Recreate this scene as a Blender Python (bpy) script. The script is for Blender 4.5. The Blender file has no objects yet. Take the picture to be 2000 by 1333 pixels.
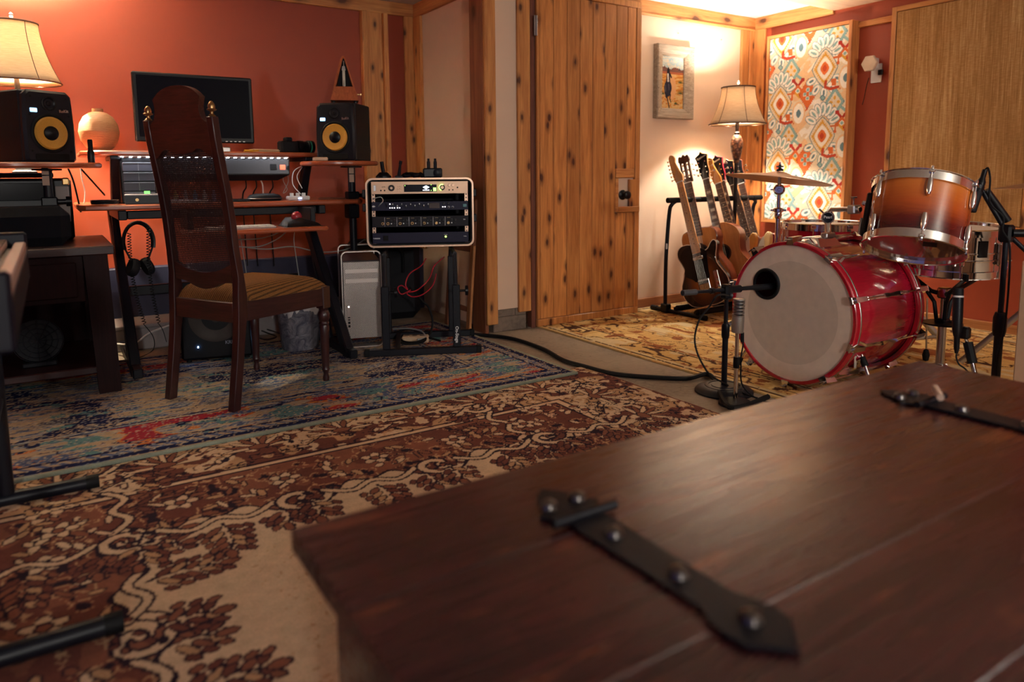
import bpy, math, random
import numpy as np
from mathutils import Vector, Matrix
random.seed(7)
SC = bpy.context.scene
COL = SC.collection
# ------------------------------------------------------------------ camera
CF, PCX, PCY = 1400.0, 1000.0, 517.0
PITCH, YAW, ROLL, CH = math.atan(171/1400), math.radians(32.7), math.radians(0.45), 0.88
f0 = Vector((math.sin(YAW), math.cos(YAW), 0)); r0 = Vector((math.cos(YAW), -math.sin(YAW), 0)); u0 = Vector((0, 0, 1))
FW = f0*math.cos(PITCH) - u0*math.sin(PITCH); up_ = u0*math.cos(PITCH) + f0*math.sin(PITCH)
RT = r0*math.cos(ROLL) - up_*math.sin(ROLL); UPV = up_*math.cos(ROLL) + r0*math.sin(ROLL)
CAM = Vector((0, 0, CH))
cd = bpy.data.cameras.new('camera'); cam = bpy.data.objects.new('camera', cd); COL.objects.link(cam)
M = Matrix((RT, UPV, -FW)).transposed().to_4x4(); M.translation = CAM
cam.matrix_world = M
cd.sensor_width = 36; cd.lens = CF/2000*36; cd.shift_y = (PCY-666.5)/2000
cd.clip_start = .05
cd.dof.use_dof = True; cd.dof.focus_distance = 3.1; cd.dof.aperture_fstop = 2.2
SC.camera = cam
SC.view_settings.view_transform = 'Standard'; SC.view_settings.look = 'None'
SC.view_settings.gamma = 1; SC.view_settings.exposure = 1.58; SC.view_settings.use_curve_mapping = False
W = bpy.data.worlds.new('world'); SC.world = W; W.use_nodes = True
W.node_tree.nodes['Background'].inputs[0].default_value = (.21, .19, .44, 1)
W.node_tree.nodes['Background'].inputs[1].default_value = .16
LAMP_COL = (1.0, .93, .80)
ROOM = dict(x0=-1.5, x1=4.38, yl=4.43, yd=3.55, xr=2.10, yf=3.42, zc=2.0, y0=-4.6)
L1P, L2P = 22, 92

def rayd(px, py):
    return FW + RT*((px-PCX)/CF) - UPV*((py-PCY)/CF)
def at(px, py, x=None, y=None, z=None, d=None, p0=None, n=None):
    r = rayd(px, py)
    if d is not None: return CAM + r*d
    if n is not None: return CAM + r*((Vector(p0)-CAM).dot(Vector(n))/r.dot(Vector(n)))
    i, v = [(i, v) for i, v in enumerate((x, y, z)) if v is not None][0]
    return CAM + r*((v-CAM[i])/r[i])
# ------------------------------------------------------------------ mesh helpers
class MB:
    def __init__(s): s.v = []; s.f = []; s.m = []
    def add(s, vs, fs, mi=0, M=None):
        o = len(s.v)
        s.v += [tuple(M @ Vector(p)) if M is not None else tuple(p) for p in vs]
        s.f += [tuple(i+o for i in f) for f in fs]; s.m += [mi]*len(fs); return s
    def box(s, a, b, mi=0, M=None):
        x0, y0, z0 = a; x1, y1, z1 = b
        v = [(x0,y0,z0),(x1,y0,z0),(x1,y1,z0),(x0,y1,z0),(x0,y0,z1),(x1,y0,z1),(x1,y1,z1),(x0,y1,z1)]
        return s.add(v, [(0,3,2,1),(4,5,6,7),(0,1,5,4),(1,2,6,5),(2,3,7,6),(3,0,4,7)], mi, M)
    def bbox(s, a, b, r=.004, mi=0, M=None):          # box with chamfered edges
        x0, y0, z0 = a; x1, y1, z1 = b; r = min(r, abs(x1-x0)/2.01, abs(y1-y0)/2.01, abs(z1-z0)/2.01)
        c = ((x0+x1)/2, (y0+y1)/2, (z0+z1)/2); h = ((x1-x0)/2, (y1-y0)/2, (z1-z0)/2)
        V = []; idx = {}
        for sx in (-1,1):
            for sy in (-1,1):
                for sz in (-1,1):
                    for k in range(3):
                        q = [h[0]-r, h[1]-r, h[2]-r]; q[k] = h[k]
                        idx[(sx,sy,sz,k)] = len(V); V.append((c[0]+sx*q[0], c[1]+sy*q[1], c[2]+sz*q[2]))
        F = []
        def fc(l): F.append([idx[k] for k in l])
        for sg in (-1,1):
            a4 = [(sg,-1,-1,0),(sg,1,-1,0),(sg,1,1,0),(sg,-1,1,0)]; fc(a4 if sg>0 else a4[::-1])
            a4 = [(-1,sg,-1,1),(1,sg,-1,1),(1,sg,1,1),(-1,sg,1,1)]; fc(a4[::-1] if sg>0 else a4)
            a4 = [(-1,-1,sg,2),(1,-1,sg,2),(1,1,sg,2),(-1,1,sg,2)]; fc(a4 if sg>0 else a4[::-1])
        for sa in (-1,1):
            for sb in (-1,1):
                l = [(sa,sb,-1,0),(sa,sb,1,0),(sa,sb,1,1),(sa,sb,-1,1)]; fc(l if sa*sb<0 else l[::-1])
                l = [(sa,-1,sb,0),(sa,1,sb,0),(sa,1,sb,2),(sa,-1,sb,2)]; fc(l if sa*sb>0 else l[::-1])
                l = [(-1,sa,sb,1),(1,sa,sb,1),(1,sa,sb,2),(-1,sa,sb,2)]; fc(l if sa*sb<0 else l[::-1])
                for sc in (-1,1):
                    l = [(sa,sb,sc,0),(sa,sb,sc,1),(sa,sb,sc,2)]; fc(l if sa*sb*sc>0 else l[::-1])
        return s.add(V, F, mi, M)
    def tube(s, pts, r, n=8, mi=0, M=None, cap=True, closed=False, sq=1.0):
        P = [Vector(p) for p in pts]; k = len(P); R = r if isinstance(r, (list, tuple)) else [r]*k
        V = []; F = []; nrm = None
        for i, p in enumerate(P):
            if closed: t = P[(i+1)%k] - P[i-1]
            else: t = P[min(i+1,k-1)] - P[max(i-1,0)]
            if t.length < 1e-9: t = Vector((0,0,1))
            t.normalize()
            if nrm is None:
                nrm = t.orthogonal() if abs(t.z) > .95 else Vector((0,0,1)).cross(t)
            nrm = (nrm - t*nrm.dot(t))
            if nrm.length < 1e-6: nrm = t.orthogonal()
            nrm.normalize(); b = t.cross(nrm)
            for j in range(n):
                a = 2*math.pi*(j+.5)/n
                V.append(tuple(p + nrm*(R[i]*math.cos(a)) + b*(R[i]*sq*math.sin(a))))
        m = k if closed else k-1
        for i in range(m):
            for j in range(n):
                a = i*n+j; b2 = i*n+(j+1)%n; i2 = (i+1)%k
                F.append((a, b2, i2*n+(j+1)%n, i2*n+j))
        if cap and not closed:
            F.append(tuple(range(n))[::-1]); F.append(tuple((k-1)*n+j for j in range(n)))
        return s.add(V, F, mi, M)
    def cyl(s, a, b, r, r2=None, n=20, mi=0, M=None, cap=True):
        return s.tube([a, b], [r, r if r2 is None else r2], n, mi, M, cap)
    def lathe(s, prof, n=32, mi=0, M=None, closed=False, mis=None):
        V = []; F = []; k = len(prof); ms = []
        for r, z in prof:
            for j in range(n):
                a = 2*math.pi*j/n; V.append((max(r, 1e-5)*math.cos(a), max(r, 1e-5)*math.sin(a), z))
        o = len(s.v)
        for i in range(k if closed else k-1):
            i2 = (i+1)%k
            for j in range(n):
                F.append((i*n+j, i*n+(j+1)%n, i2*n+(j+1)%n, i2*n+j)); ms.append(mis[i] if mis else mi)
        s.add(V, F, mi, M)
        s.m[-len(F):] = ms
        return s
    def ball(s, c, r, n=16, mi=0, M=None, sz=1.0, k=8):
        T = Matrix.Translation(Vector(c)); T = M @ T if M is not None else T
        return s.lathe([(r*math.sin(math.pi*i/k), -r*sz*math.cos(math.pi*i/k)) for i in range(k+1)], n, mi, T)
    def prism(s, out, z0, z1, mi=0, M=None, ch=0.0, mside=None):
        n = len(out); o2 = out
        if ch:
            o2 = inset(out, ch)
            V = [(x,y,z0) for x,y in o2] + [(x,y,z0+ch) for x,y in out] + [(x,y,z1-ch) for x,y in out] + [(x,y,z1) for x,y in o2]; L = 3
        else: V = [(x,y,z0) for x,y in out] + [(x,y,z1) for x,y in out]; L = 1
        area = sum(out[i][0]*out[(i+1)%n][1]-out[(i+1)%n][0]*out[i][1] for i in range(n))
        F = [tuple(range(n))[::-1], tuple(L*n+i for i in range(n))]
        for l in range(L):
            F += [(l*n+i, l*n+(i+1)%n, (l+1)*n+(i+1)%n, (l+1)*n+i) for i in range(n)]
        if area < 0: F = [f[::-1] for f in F]
        s.add(V, F, mi, M)
        if mside is not None:
            s.m[-(len(F)-2):] = [mside]*(len(F)-2)
        return s
    def build(s, name, mat=None, parent=None, M=None, ang=35, loc=None):
        me = bpy.data.meshes.new(name); me.from_pydata(s.v, [], s.f)
        mats = mat if isinstance(mat, (list, tuple)) else [mat]
        for m in mats:
            if m is not None: me.materials.append(m)
        me.polygons.foreach_set('material_index', [min(i, len(mats)-1) for i in s.m])
        me.validate(); me.update()
        if ang:
            me.polygons.foreach_set('use_smooth', [True]*len(me.polygons)); me.set_sharp_from_angle(angle=math.radians(ang))
        o = bpy.data.objects.new(name, me); COL.objects.link(o)
        if parent is not None: o.parent = parent
        if M is not None: o.matrix_local = M
        if loc is not None: o.location = loc
        return o
def inset(out, d):
    n = len(out); res = []
    area = sum(out[i][0]*out[(i+1)%n][1]-out[(i+1)%n][0]*out[i][1] for i in range(n)); sg = 1 if area > 0 else -1
    for i in range(n):
        a = Vector(out[i-1]); b = Vector(out[i]); c = Vector(out[(i+1)%n])
        t1 = (b-a); t2 = (c-b)
        n1 = Vector((-t1.y, t1.x)); n2 = Vector((-t2.y, t2.x))
        if n1.length > 1e-9: n1.normalize()
        if n2.length > 1e-9: n2.normalize()
        m = n1+n2
        if m.length < 1e-6: m = n1
        m.normalize(); k = max(m.dot(n1), .5)
        q = b + m*(sg*d/k); res.append((q.x, q.y))
    return res
def cr(pts, k=6, closed=False):                      # catmull-rom
    P = [Vector(p) for p in pts]; n = len(P); out = []
    for i in range(n if closed else n-1):
        a = P[(i-1)%n] if closed or i > 0 else P[0]; b = P[i]; c = P[(i+1)%n]; d = P[(i+2)%n] if closed or i+2 < n else P[-1]
        for j in range(k):
            t = j/k; out.append(tuple(.5*((2*b)+(c-a)*t+(2*a-5*b+4*c-d)*t*t+(3*b-a-3*c+d)*t**3)))
    if not closed: out.append(tuple(P[-1]))
    return out
def rrect(w, h, r, k=5, cx=0, cy=0):
    o = []
    for (sx, sy, a0) in ((1,1,0),(-1,1,90),(-1,-1,180),(1,-1,270)):
        for i in range(k+1):
            a = math.radians(a0+90*i/k); o.append((cx+sx*(w/2-r)+r*math.cos(a), cy+sy*(h/2-r)+r*math.sin(a)))
    return o
def circ(r, n=24, cx=0, cy=0): return [(cx+r*math.cos(2*math.pi*i/n), cy+r*math.sin(2*math.pi*i/n)) for i in range(n)]
def frame(o, z, x=None):                               # matrix with local z along z
    z = Vector(z).normalized(); x = Vector(x) if x is not None else (Vector((1,0,0)) if abs(z.x) < .9 else Vector((0,1,0)))
    x = (x - z*x.dot(z)).normalized(); y = z.cross(x)
    m = Matrix((x, y, z)).transposed().to_4x4(); m.translation = Vector(o); return m
TR = Matrix.Translation
def RX(a): return Matrix.Rotation(math.radians(a), 4, 'X')
def RY(a): return Matrix.Rotation(math.radians(a), 4, 'Y')
def RZ(a): return Matrix.Rotation(math.radians(a), 4, 'Z')
XZ = RX(90)                                            # outline drawn in x,z ; thickness toward -y
def tag(o, label, cat, group=None, kind=None):
    if label: o['label'] = label
    if cat: o['category'] = cat
    if group: o['group'] = group
    if kind: o['kind'] = kind
    return o
def thing(name, label, cat, loc=(0,0,0), rz=0, group=None, M=None):
    o = bpy.data.objects.new(name, None); COL.objects.link(o); o.empty_display_size = .05
    if M is not None: o.matrix_world = M
    else: o.location = loc; o.rotation_euler = (0, 0, math.radians(rz))
    return tag(o, label, cat, group)
def struct(name, mb, m, **k):
    o = mb.build(name, m, **k); o['kind'] = 'structure'; return o
def text(name, s, size, mat, parent, M, ext=.0006, bold=0, align='CENTER'):
    cu = bpy.data.curves.new(name, 'FONT'); cu.body = s; cu.size = size; cu.extrude = ext; cu.offset = bold
    cu.align_x = align; cu.align_y = 'CENTER'; cu.resolution_u = 2
    t = bpy.data.objects.new(name, cu); COL.objects.link(t)
    dg = bpy.context.evaluated_depsgraph_get(); me = bpy.data.meshes.new_from_object(t.evaluated_get(dg))
    bpy.data.objects.remove(t); o = bpy.data.objects.new(name, me); COL.objects.link(o)
    me.materials.clear(); me.materials.append(mat); o.parent = parent; o.matrix_local = M; return o
# ------------------------------------------------------------------ materials
def srgb(r, g, b):
    f = lambda c: (c/255/12.92) if c/255 <= .04045 else ((c/255+.055)/1.055)**2.4
    return (f(r), f(g), f(b))
class NT:
    def __init__(s, name):
        s.mat = bpy.data.materials.new(name); s.mat.use_nodes = True; s.t = s.mat.node_tree
        s.p = s.t.nodes['Principled BSDF']; s.out = s.t.nodes['Material Output']
    def n(s, typ, **k):
        nd = s.t.nodes.new(typ)
        for a, v in k.items():
            if a.startswith('i_'):
                key = a[2:]; key = int(key) if key.isdigit() else key
                nd.inputs[key].default_value = v
            else: setattr(nd, a, v)
        return nd
    def l(s, a, b): s.t.links.new(a, b)
    def coord(s, scale=(1,1,1), kind='Object', rot=(0,0,0), loc=(0,0,0)):
        tc = s.n('ShaderNodeTexCoord'); mp = s.n('ShaderNodeMapping'); s.l(tc.outputs[kind], mp.inputs[0])
        mp.inputs['Scale'].default_value = scale; mp.inputs['Rotation'].default_value = rot; mp.inputs['Location'].default_value = loc
        return mp.outputs[0]
    def ramp(s, fac, stops, interp='LINEAR'):
        r = s.n('ShaderNodeValToRGB'); cr_ = r.color_ramp; cr_.interpolation = interp
        while len(cr_.elements) < len(stops): cr_.elements.new(.5)
        for e, (p, c) in zip(cr_.elements, stops):
            e.position = p; e.color = (*c, 1) if len(c) == 3 else c
        s.l(fac, r.inputs[0]); return r.outputs[0]
    def mix(s, fac, a, b, mode='MIX'):
        m = s.n('ShaderNodeMix', data_type='RGBA', blend_type=mode)
        for v, i in ((fac, 0), (a, 6), (b, 7)):
            if isinstance(v, (int, float)): m.inputs[i].default_value = v
            elif isinstance(v, tuple): m.inputs[i].default_value = (*v, 1)
            else: s.l(v, m.inputs[i])
        return m.outputs[2]
    def noise(s, vec, scale, detail=3, rough=.5, dist=0):
        n = s.n('ShaderNodeTexNoise', i_Scale=scale, i_Detail=detail, i_Roughness=rough, i_Distortion=dist)
        if vec is not None: s.l(vec, n.inputs['Vector'])
        return n.outputs[0]
    def bump(s, h, strength=.2, dist=.002):
        b = s.n('ShaderNodeBump', i_Strength=strength, i_Distance=dist); s.l(h, b.inputs['Height']); s.l(b.outputs[0], s.p.inputs['Normal'])
    def col(s, c):
        if isinstance(c, tuple): s.p.inputs['Base Color'].default_value = (*c, 1)
        else: s.l(c, s.p.inputs['Base Color'])
    def set(s, **k):
        for a, v in k.items():
            key = a.replace('_', ' ')
            if isinstance(v, tuple) and len(v) == 3: v = (*v, 1)
            s.p.inputs[key].default_value = v
        return s.mat
def plain(name, c, rough=.5, metal=0, var=.12, vs=30, coat=0, bump=0, bs=200):
    if max(c) < .03: c = tuple(x*.55 for x in c)
    t = NT(name); v = t.coord()
    n = t.noise(v, vs, 3)
    t.col(t.mix(n, tuple(x*(1-var) for x in c), tuple(min(1, x*(1+var)) for x in c)))
    t.set(Roughness=rough, Metallic=metal, Coat_Weight=coat, Coat_Roughness=.08, Specular_IOR_Level=.28 if max(c) < .03 else .5)
    if bump: t.bump(t.noise(v, bs, 2), bump, .001)
    return t.mat
def wood(name, c1, c2, axis='Z', rough=.45, scale=1.0, knots=0, flat=0, knotcol=(.10,.03,.012), coat=0, island=0, bump=.08, fine=1.0):
    t = NT(name); k = {'X': (0.06,1,1), 'Y': (1,0.06,1), 'Z': (1,1,0.06)}[axis]
    off = None
    tc = t.n('ShaderNodeTexCoord'); vec = tc.outputs['Object']
    if island:
        g = t.n('ShaderNodeNewGeometry'); va = t.n('ShaderNodeVectorMath', operation='SCALE')
        cv = t.n('ShaderNodeCombineXYZ')
        for i in range(3): t.l(g.outputs['Random Per Island'], cv.inputs[i])
        t.l(cv.outputs[0], va.inputs[0]); va.inputs['Scale'].default_value = 37
        ad = t.n('ShaderNodeVectorMath', operation='ADD'); t.l(vec, ad.inputs[0]); t.l(va.outputs[0], ad.inputs[1]); vec = ad.outputs[0]
    def mp(sc):
        m = t.n('ShaderNodeMapping'); m.inputs['Scale'].default_value = sc; t.l(vec, m.inputs[0]); return m.outputs[0]
    g1 = t.noise(mp(tuple(v*scale for v in k)), 28*fine, 5, .6, 1.2)
    g2 = t.noise(mp(tuple(v*scale for v in k)), 110*fine, 3, .6, .3)
    f = t.mix(.35, g1, g2)
    mid = tuple((a+b)/2 for a, b in zip(c1, c2))
    c = t.ramp(f, [(.32, c1), (.5, mid), (.66, c2)])
    if island:
        h = t.n('ShaderNodeHueSaturation'); mr = t.n('ShaderNodeMapRange'); mr.inputs['To Min'].default_value = 1-island; mr.inputs['To Max'].default_value = 1+island
        t.l(g.outputs['Random Per Island'], mr.inputs[0]); t.l(mr.outputs[0], h.inputs['Value']); t.l(c, h.inputs['Color']); c = h.outputs[0]
    if knots:
        kk = {'X': (.45,1,1), 'Y': (1,.45,1), 'Z': (1,1,.45)}[axis]
        sx_ = t.n('ShaderNodeSeparateXYZ'); t.l(mp(kk), sx_.inputs[0]); cx2 = t.n('ShaderNodeCombineXYZ'); ad2 = t.n('ShaderNodeMath', operation='ADD')
        o3 = {'X': (0,1,2), 'Y': (1,0,2), 'Z': (2,0,1)}[axis]
        t.l(sx_.outputs[o3[0]], cx2.inputs[1]); t.l(sx_.outputs[o3[1]], ad2.inputs[0]); t.l(sx_.outputs[o3[2]], ad2.inputs[1]); t.l(ad2.outputs[0], cx2.inputs[0])
        vo = t.n('ShaderNodeTexVoronoi', i_Scale=knots, i_Randomness=1.0); vo.voronoi_dimensions = '2D'; t.l(cx2.outputs[0], vo.inputs['Vector'])
        dn = t.n('ShaderNodeMath', operation='ADD'); t.l(vo.outputs['Distance'], dn.inputs[0])
        nn = t.n('ShaderNodeMath', operation='MULTIPLY'); t.l(t.noise(mp(kk), 40, 2), nn.inputs[0]); nn.inputs[1].default_value = .10
        t.l(nn.outputs[0], dn.inputs[1])
        kf = t.ramp(dn.outputs[0], [(.10, (1,1,1)), (.135, (.55,.55,.55)), (.24, (0,0,0))])
        c = t.mix(kf, c, knotcol)
    t.col(c); t.set(Roughness=rough, Coat_Weight=coat, Coat_Roughness=.15)
    if bump: t.bump(f, bump, .002)
    return t.mat
def emit(name, c, s):
    t = NT(name); t.set(Base_Color=c, Emission_Color=c, Emission_Strength=s); return t.mat
def metal(name, c=(.75,.74,.73), rough=.12, var=.05):
    return plain(name, c, rough, 1.0, var, 12)
MT = {}
MT['chrome'] = metal('chrome', (.80,.78,.77), .10)
MT['steel'] = metal('brushed_steel', (.55,.53,.52), .32)
MT['brass'] = metal('aged_brass', (.45,.28,.12), .3, .3)
MT['black'] = plain('black_plastic', (.008,.008,.012), .35)
MT['blackmat'] = plain('black_matte', (.010,.010,.015), .6, bump=.1)
MT['blackmetal'] = plain('black_powder_coat', (.012,.013,.022), .42, 0, .2)
MT['rubber'] = plain('black_rubber', (.006,.006,.008), .7)
MT['white'] = plain('white_plastic', (.75,.74,.72), .4)
MT['greycable'] = plain('grey_cable', (.35,.37,.36), .5)
MT['redcable'] = plain('red_cable', (.45,.01,.03), .45)
MT['cream_paint'] = None
CEDAR1, CEDAR2 = srgb(170,98,48), srgb(222,158,92)
MT['cedarZ'] = wood('cedar_vertical', CEDAR1, CEDAR2, 'Z', .5, knots=9.0, island=.12)
MT['cedarX'] = wood('cedar_lengthwise', CEDAR1, CEDAR2, 'X', .5, knots=5.0, island=.1)
MT['cedarY'] = wood('cedar_crosswise', CEDAR1, CEDAR2, 'Y', .5, knots=5.0, island=.1)
MT['door'] = wood('knotty_cedar_planks', srgb(168,98,46), srgb(222,152,86), 'Z', .42, knots=7.6, flat=1, island=.14, knotcol=srgb(82,38,22))
def paint(name, c, rough=.55):
    t = NT(name); v = t.coord(); n = t.noise(v, 3, 4, .6)
    t.col(t.mix(n, tuple(x*.93 for x in c), tuple(min(1, x*1.05) for x in c))); t.set(Roughness=rough)
    t.bump(t.noise(v, 160, 3), .12, .001); return t.mat
MT['red'] = paint('terracotta_paint', srgb(156,66,40), .5)
MT['cream'] = paint('cream_paint', srgb(228,198,172), .6)
MT['ceil'] = paint('ceiling_white', srgb(225,222,215), .8)
def concrete(name, c, dark):
    t = NT(name); v = t.coord()
    n1 = t.noise(v, 2.2, 6, .65, .4); n2 = t.noise(v, 45, 4, .6)
    f = t.mix(.3, n1, n2)
    c_ = t.ramp(f, [(.3, dark), (.5, c), (.72, tuple(x*1.25 for x in c))])
    cr1 = t.n('ShaderNodeTexVoronoi', feature='DISTANCE_TO_EDGE', i_Scale=1.3); 
    ad = t.n('ShaderNodeVectorMath', operation='ADD'); nn = t.n('ShaderNodeTexNoise', i_Scale=4); t.l(v, nn.inputs['Vector']); t.l(v, ad.inputs[0]); t.l(nn.outputs['Color'], ad.inputs[1]); t.l(ad.outputs[0], cr1.inputs['Vector'])
    k = t.ramp(cr1.outputs[0], [(0, (.4,.4,.4)), (.005, (0,0,0))])
    t.col(t.mix(k, c_, tuple(x*.35 for x in dark))); t.set(Roughness=.75); t.bump(f, .3, .004); return t.mat
MT['conc'] = concrete('concrete_floor', srgb(150,132,112), srgb(105,88,72))
MT['block'] = concrete('concrete_block', srgb(128,112,98), srgb(80,68,60))
# ------------------------------------------------------------------ lamps (light comes from the two shaded lamps, two globe lamps out of frame and a strip of leds)
def shade_mat():
    t = NT('linen_shade'); v = t.coord()
    w1 = t.n('ShaderNodeTexNoise', i_Scale=60, i_Detail=2); m1 = t.coord((30,30,400)); t.l(m1, w1.inputs['Vector']); w1.inputs['Scale'].default_value = 1
    c = t.mix(w1.outputs[0], srgb(190,160,128), srgb(226,204,174))
    tr = t.n('ShaderNodeBsdfTranslucent'); df = t.n('ShaderNodeBsdfDiffuse'); mx = t.n('ShaderNodeMixShader'); mx.inputs[0].default_value = .095
    t.l(c, tr.inputs[0]); t.l(c, df.inputs[0]); t.l(df.outputs[0], mx.inputs[1]); t.l(tr.outputs[0], mx.inputs[2]); t.l(mx.outputs[0], t.out.inputs[0])
    return t.mat
MT['shade'] = shade_mat()
MT['shadetrim'] = plain('shade_binding', srgb(92,58,42), .7)
MT['pole'] = plain('dark_bronze_pole', (.022,.012,.010), .32, .6)
def urn_mat():
    t = NT('hammered_bronze'); v = t.coord(); vo = t.n('ShaderNodeTexVoronoi', i_Scale=55.0); t.l(v, vo.inputs['Vector'])
    t.col(t.ramp(vo.outputs[0], [(0, srgb(150,110,85)), (.45, srgb(90,55,42)), (.8, srgb(40,22,18))])); t.set(Roughness=.4, Metallic=.3)
    t.bump(vo.outputs[0], .8, .004); return t.mat
MT['urn'] = urn_mat()
def make_shade(parent, zb, h, rb, rt, nseg=6):
    # bell shade, sides bow inward, panels between bound ribs
    N = 48; K = 10; mb = MB(); V = []; F = []
    def rad(t): return rb + (rt-rb)*(1-(1-t)**1.75)
    for i in range(K+1):
        t = i/K; r = rad(t)
        for j in range(N):
            a = 2*math.pi*j/N; u = (j % (N//nseg))/(N//nseg); rr = r*(1-.035*math.sin(math.pi*u))
            V.append((rr*math.cos(a), rr*math.sin(a), zb+h*t))
    for i in range(K):
        for j in range(N): F.append((i*N+j, i*N+(j+1)%N, (i+1)*N+(j+1)%N, (i+1)*N+j))
    mb.add(V, F); o = mb.build('lamp_shade', MT['shade'], parent, ang=60)
    so = o.modifiers.new('thick', 'SOLIDIFY'); so.thickness = .0016
    tm = MB()
    for t, w in ((0, .004), (1, .004)):
        tm.tube([(rad(t)*1.005*math.cos(2*math.pi*j/40), rad(t)*1.005*math.sin(2*math.pi*j/40), zb+h*t) for j in range(40)], w, 6, closed=True)
    for s in range(nseg):
        a = 2*math.pi*s/nseg
        tm.tube([(rad(i/8)*1.006*math.cos(a), rad(i/8)*1.006*math.sin(a), zb+h*i/8) for i in range(9)], .0016, 5)
    tm.build('shade_binding', MT['shadetrim'], o)
    hp = MB()                                           # harp and finial
    ht = zb+h+.012
    hp.tube([(0,.02,zb+.02),(0,.045,zb+h*.5),(0,.02,ht-.01),(0,0,ht)], .0018, 5).tube([(0,-.02,zb+.02),(0,-.045,zb+h*.5),(0,-.02,ht-.01),(0,0,ht)], .0018, 5)
    for a in (0, 120, 240):
        hp.cyl((0,0,ht-.01), (rt*math.cos(math.radians(a)), rt*math.sin(math.radians(a)), zb+h-.002), .0015, n=5)
    hp.build('harp', MT['chrome'], parent)
    MB().lathe([(0,ht),(.006,ht),(.004,ht+.008),(.010,ht+.016),(.011,ht+.024),(.006,ht+.032),(0,ht+.036)], 12).build('finial', MT['chrome'], parent)
def bulb(parent, z, power, r=.032, col=None):
    A = 4*math.pi*r*r; m = emit('bulb_glow_%d' % int(power), col or LAMP_COL, power/(math.pi*A))
    MB().ball((0,0,z), r, 12, sz=1.15, k=8).build('bulb', m, parent)
    MB().cyl((0,0,z-r*1.15-.03), (0,0,z-r*1.15+.004), .014, n=12).build('bulb_socket', MT['brass'], parent)

FL = at(1440, 243, y=3.20)
fl = thing('floor_lamp', 'tall floor lamp with linen bell shade, lit in the corner behind the guitar rack', 'lamp', (FL.x, FL.y, 0))
zb = FL.z
make_shade(fl, zb, .235, .178, .105)
bulb(fl, zb+.150, 23)
MB().cyl((0,0,.03), (0,0,zb-.24), .0125, n=16).build('pole', MT['pole'], fl)
MB().lathe([(0,zb-.255),(.016,zb-.25),(.020,zb-.24),(.018,zb-.235),(.026,zb-.215),(.036,zb-.17),(.040,zb-.13),(.037,zb-.10),(.026,zb-.075),(.02,zb-.068),(.0,zb-.066)], 28).build('urn', MT['urn'], fl)
MB().lathe([(0,zb-.07),(.016,zb-.066),(.019,zb-.055),(.010,zb-.046),(.012,zb-.01),(.012,zb+.05),(0,zb+.05)], 20).build('neck', MT['pole'], fl)
MB().lathe([(0,.035),(.018,.06),(.024,.04),(.05,.03),(.12,.022),(.138,.012),(.14,0),(0,0)], 36).build('base', MT['pole'], fl)

TLb = at(54, 338, y=4.05)
tl = thing('table_lamp', 'brightly lit table lamp with tan bell shade behind the left speaker, cut by the frame', 'lamp', (TLb.x-.01, TLb.y, TLb.z))
h0 = 1.328-TLb.z
make_shade(tl, h0, .265, .175, .10)
bulb(tl, h0+.19, 66, col=(1.0,.86,.62))
MB().cyl((0,0,.05), (0,0,h0+.06), .011, n=16).build('pole', MT['pole'], tl)
MB().lathe([(0,0),(.068,0),(.068,.006),(.05,.014),(.042,.045),(.040,.055),(.018,.062),(0,.064)], 4, M=RZ(45)).build('base', plain('grey_base', (.055,.055,.065), .5), tl, ang=20)
# two more lamps of the room, out of frame: one right of the drums, one far behind the camera
def globe_lamp(label, x, y, z, r, power, col):
    t = thing('globe_lamp', label, 'lamp', (x, y, 0))
    MB().ball((0,0,z), r, 20, k=12).build('glowing_globe', emit('globe_glow_%d' % int(power), col, power/(math.pi*4*math.pi*r*r)), t)
    MB().cyl((0,0,.02),(0,0,z-r+.005),.012,n=12).build('pole', MT['pole'], t)
    MB().lathe([(0,.03),(.04,.028),(.13,.018),(.14,0),(0,0)], 28).build('base', MT['pole'], t)
globe_lamp('round globe lamp on a pole at the drum end of the room', 2.45, -1.1, 1.45, .09, L1P, (1.0,.94,.84))
globe_lamp('round globe lamp on a pole far behind the camera', -.7, -4.0, 1.55, .14, L2P, (1.0,.96,.90))
# ------------------------------------------------------------------ room shell
R = ROOM; x0, x1, yl, yd, xr, yf, zc, y0 = (R[k] for k in ('x0','x1','yl','yd','xr','yf','zc','y0'))
struct('floor', MB().box((x0,y0,-.1),(x1+.1,yl+.1,0)), MT['conc'])
struct('ceiling', MB().box((x0,y0,zc),(x1+.1,yl+.1,zc+.1)), MT['ceil'])
struct('wall_back', MB().box((x0,yl,.40),(xr+.1,yl+.1,zc)), MT['red'])
struct('trim_1', MB().bbox((x0,yl-.055,0),(xr,yl+.1,.405),.006), plain('painted_ledge', srgb(38,38,66), .6, bump=.2, bs=60))
struct('trim_18', MB().bbox((x0,4.12,.0),(xr-.3,yl-.056,.115),.006).bbox((x0,4.115,.115),(xr-.3,yl-.056,.135),.004), plain('pale_ledge', srgb(150,140,140), .6, bump=.2, bs=60))
struct('wall_left', MB().box((x0-.1,1.6,0),(x0,yl,zc)), MT['red'])
struct('wall_recess', MB().box((xr,yf+.1,0),(xr+.1,yl,zc)), MT['cream'])
struct('wall_door', MB().box((xr,yd,0),(x1,yd+.1,zc)).box((xr-.06,yf,.13),(2.30,yd,zc)), MT['cream'])
struct('wall_front', MB().box((x0,y0-.1,0),(x1+.1,y0,zc)), plain('dim_far_wall', (.02,.012,.010), .9))
struct('wall_right', MB().box((x1,y0,0),(x1+.1,yd,zc)), MT['red'])
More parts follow.
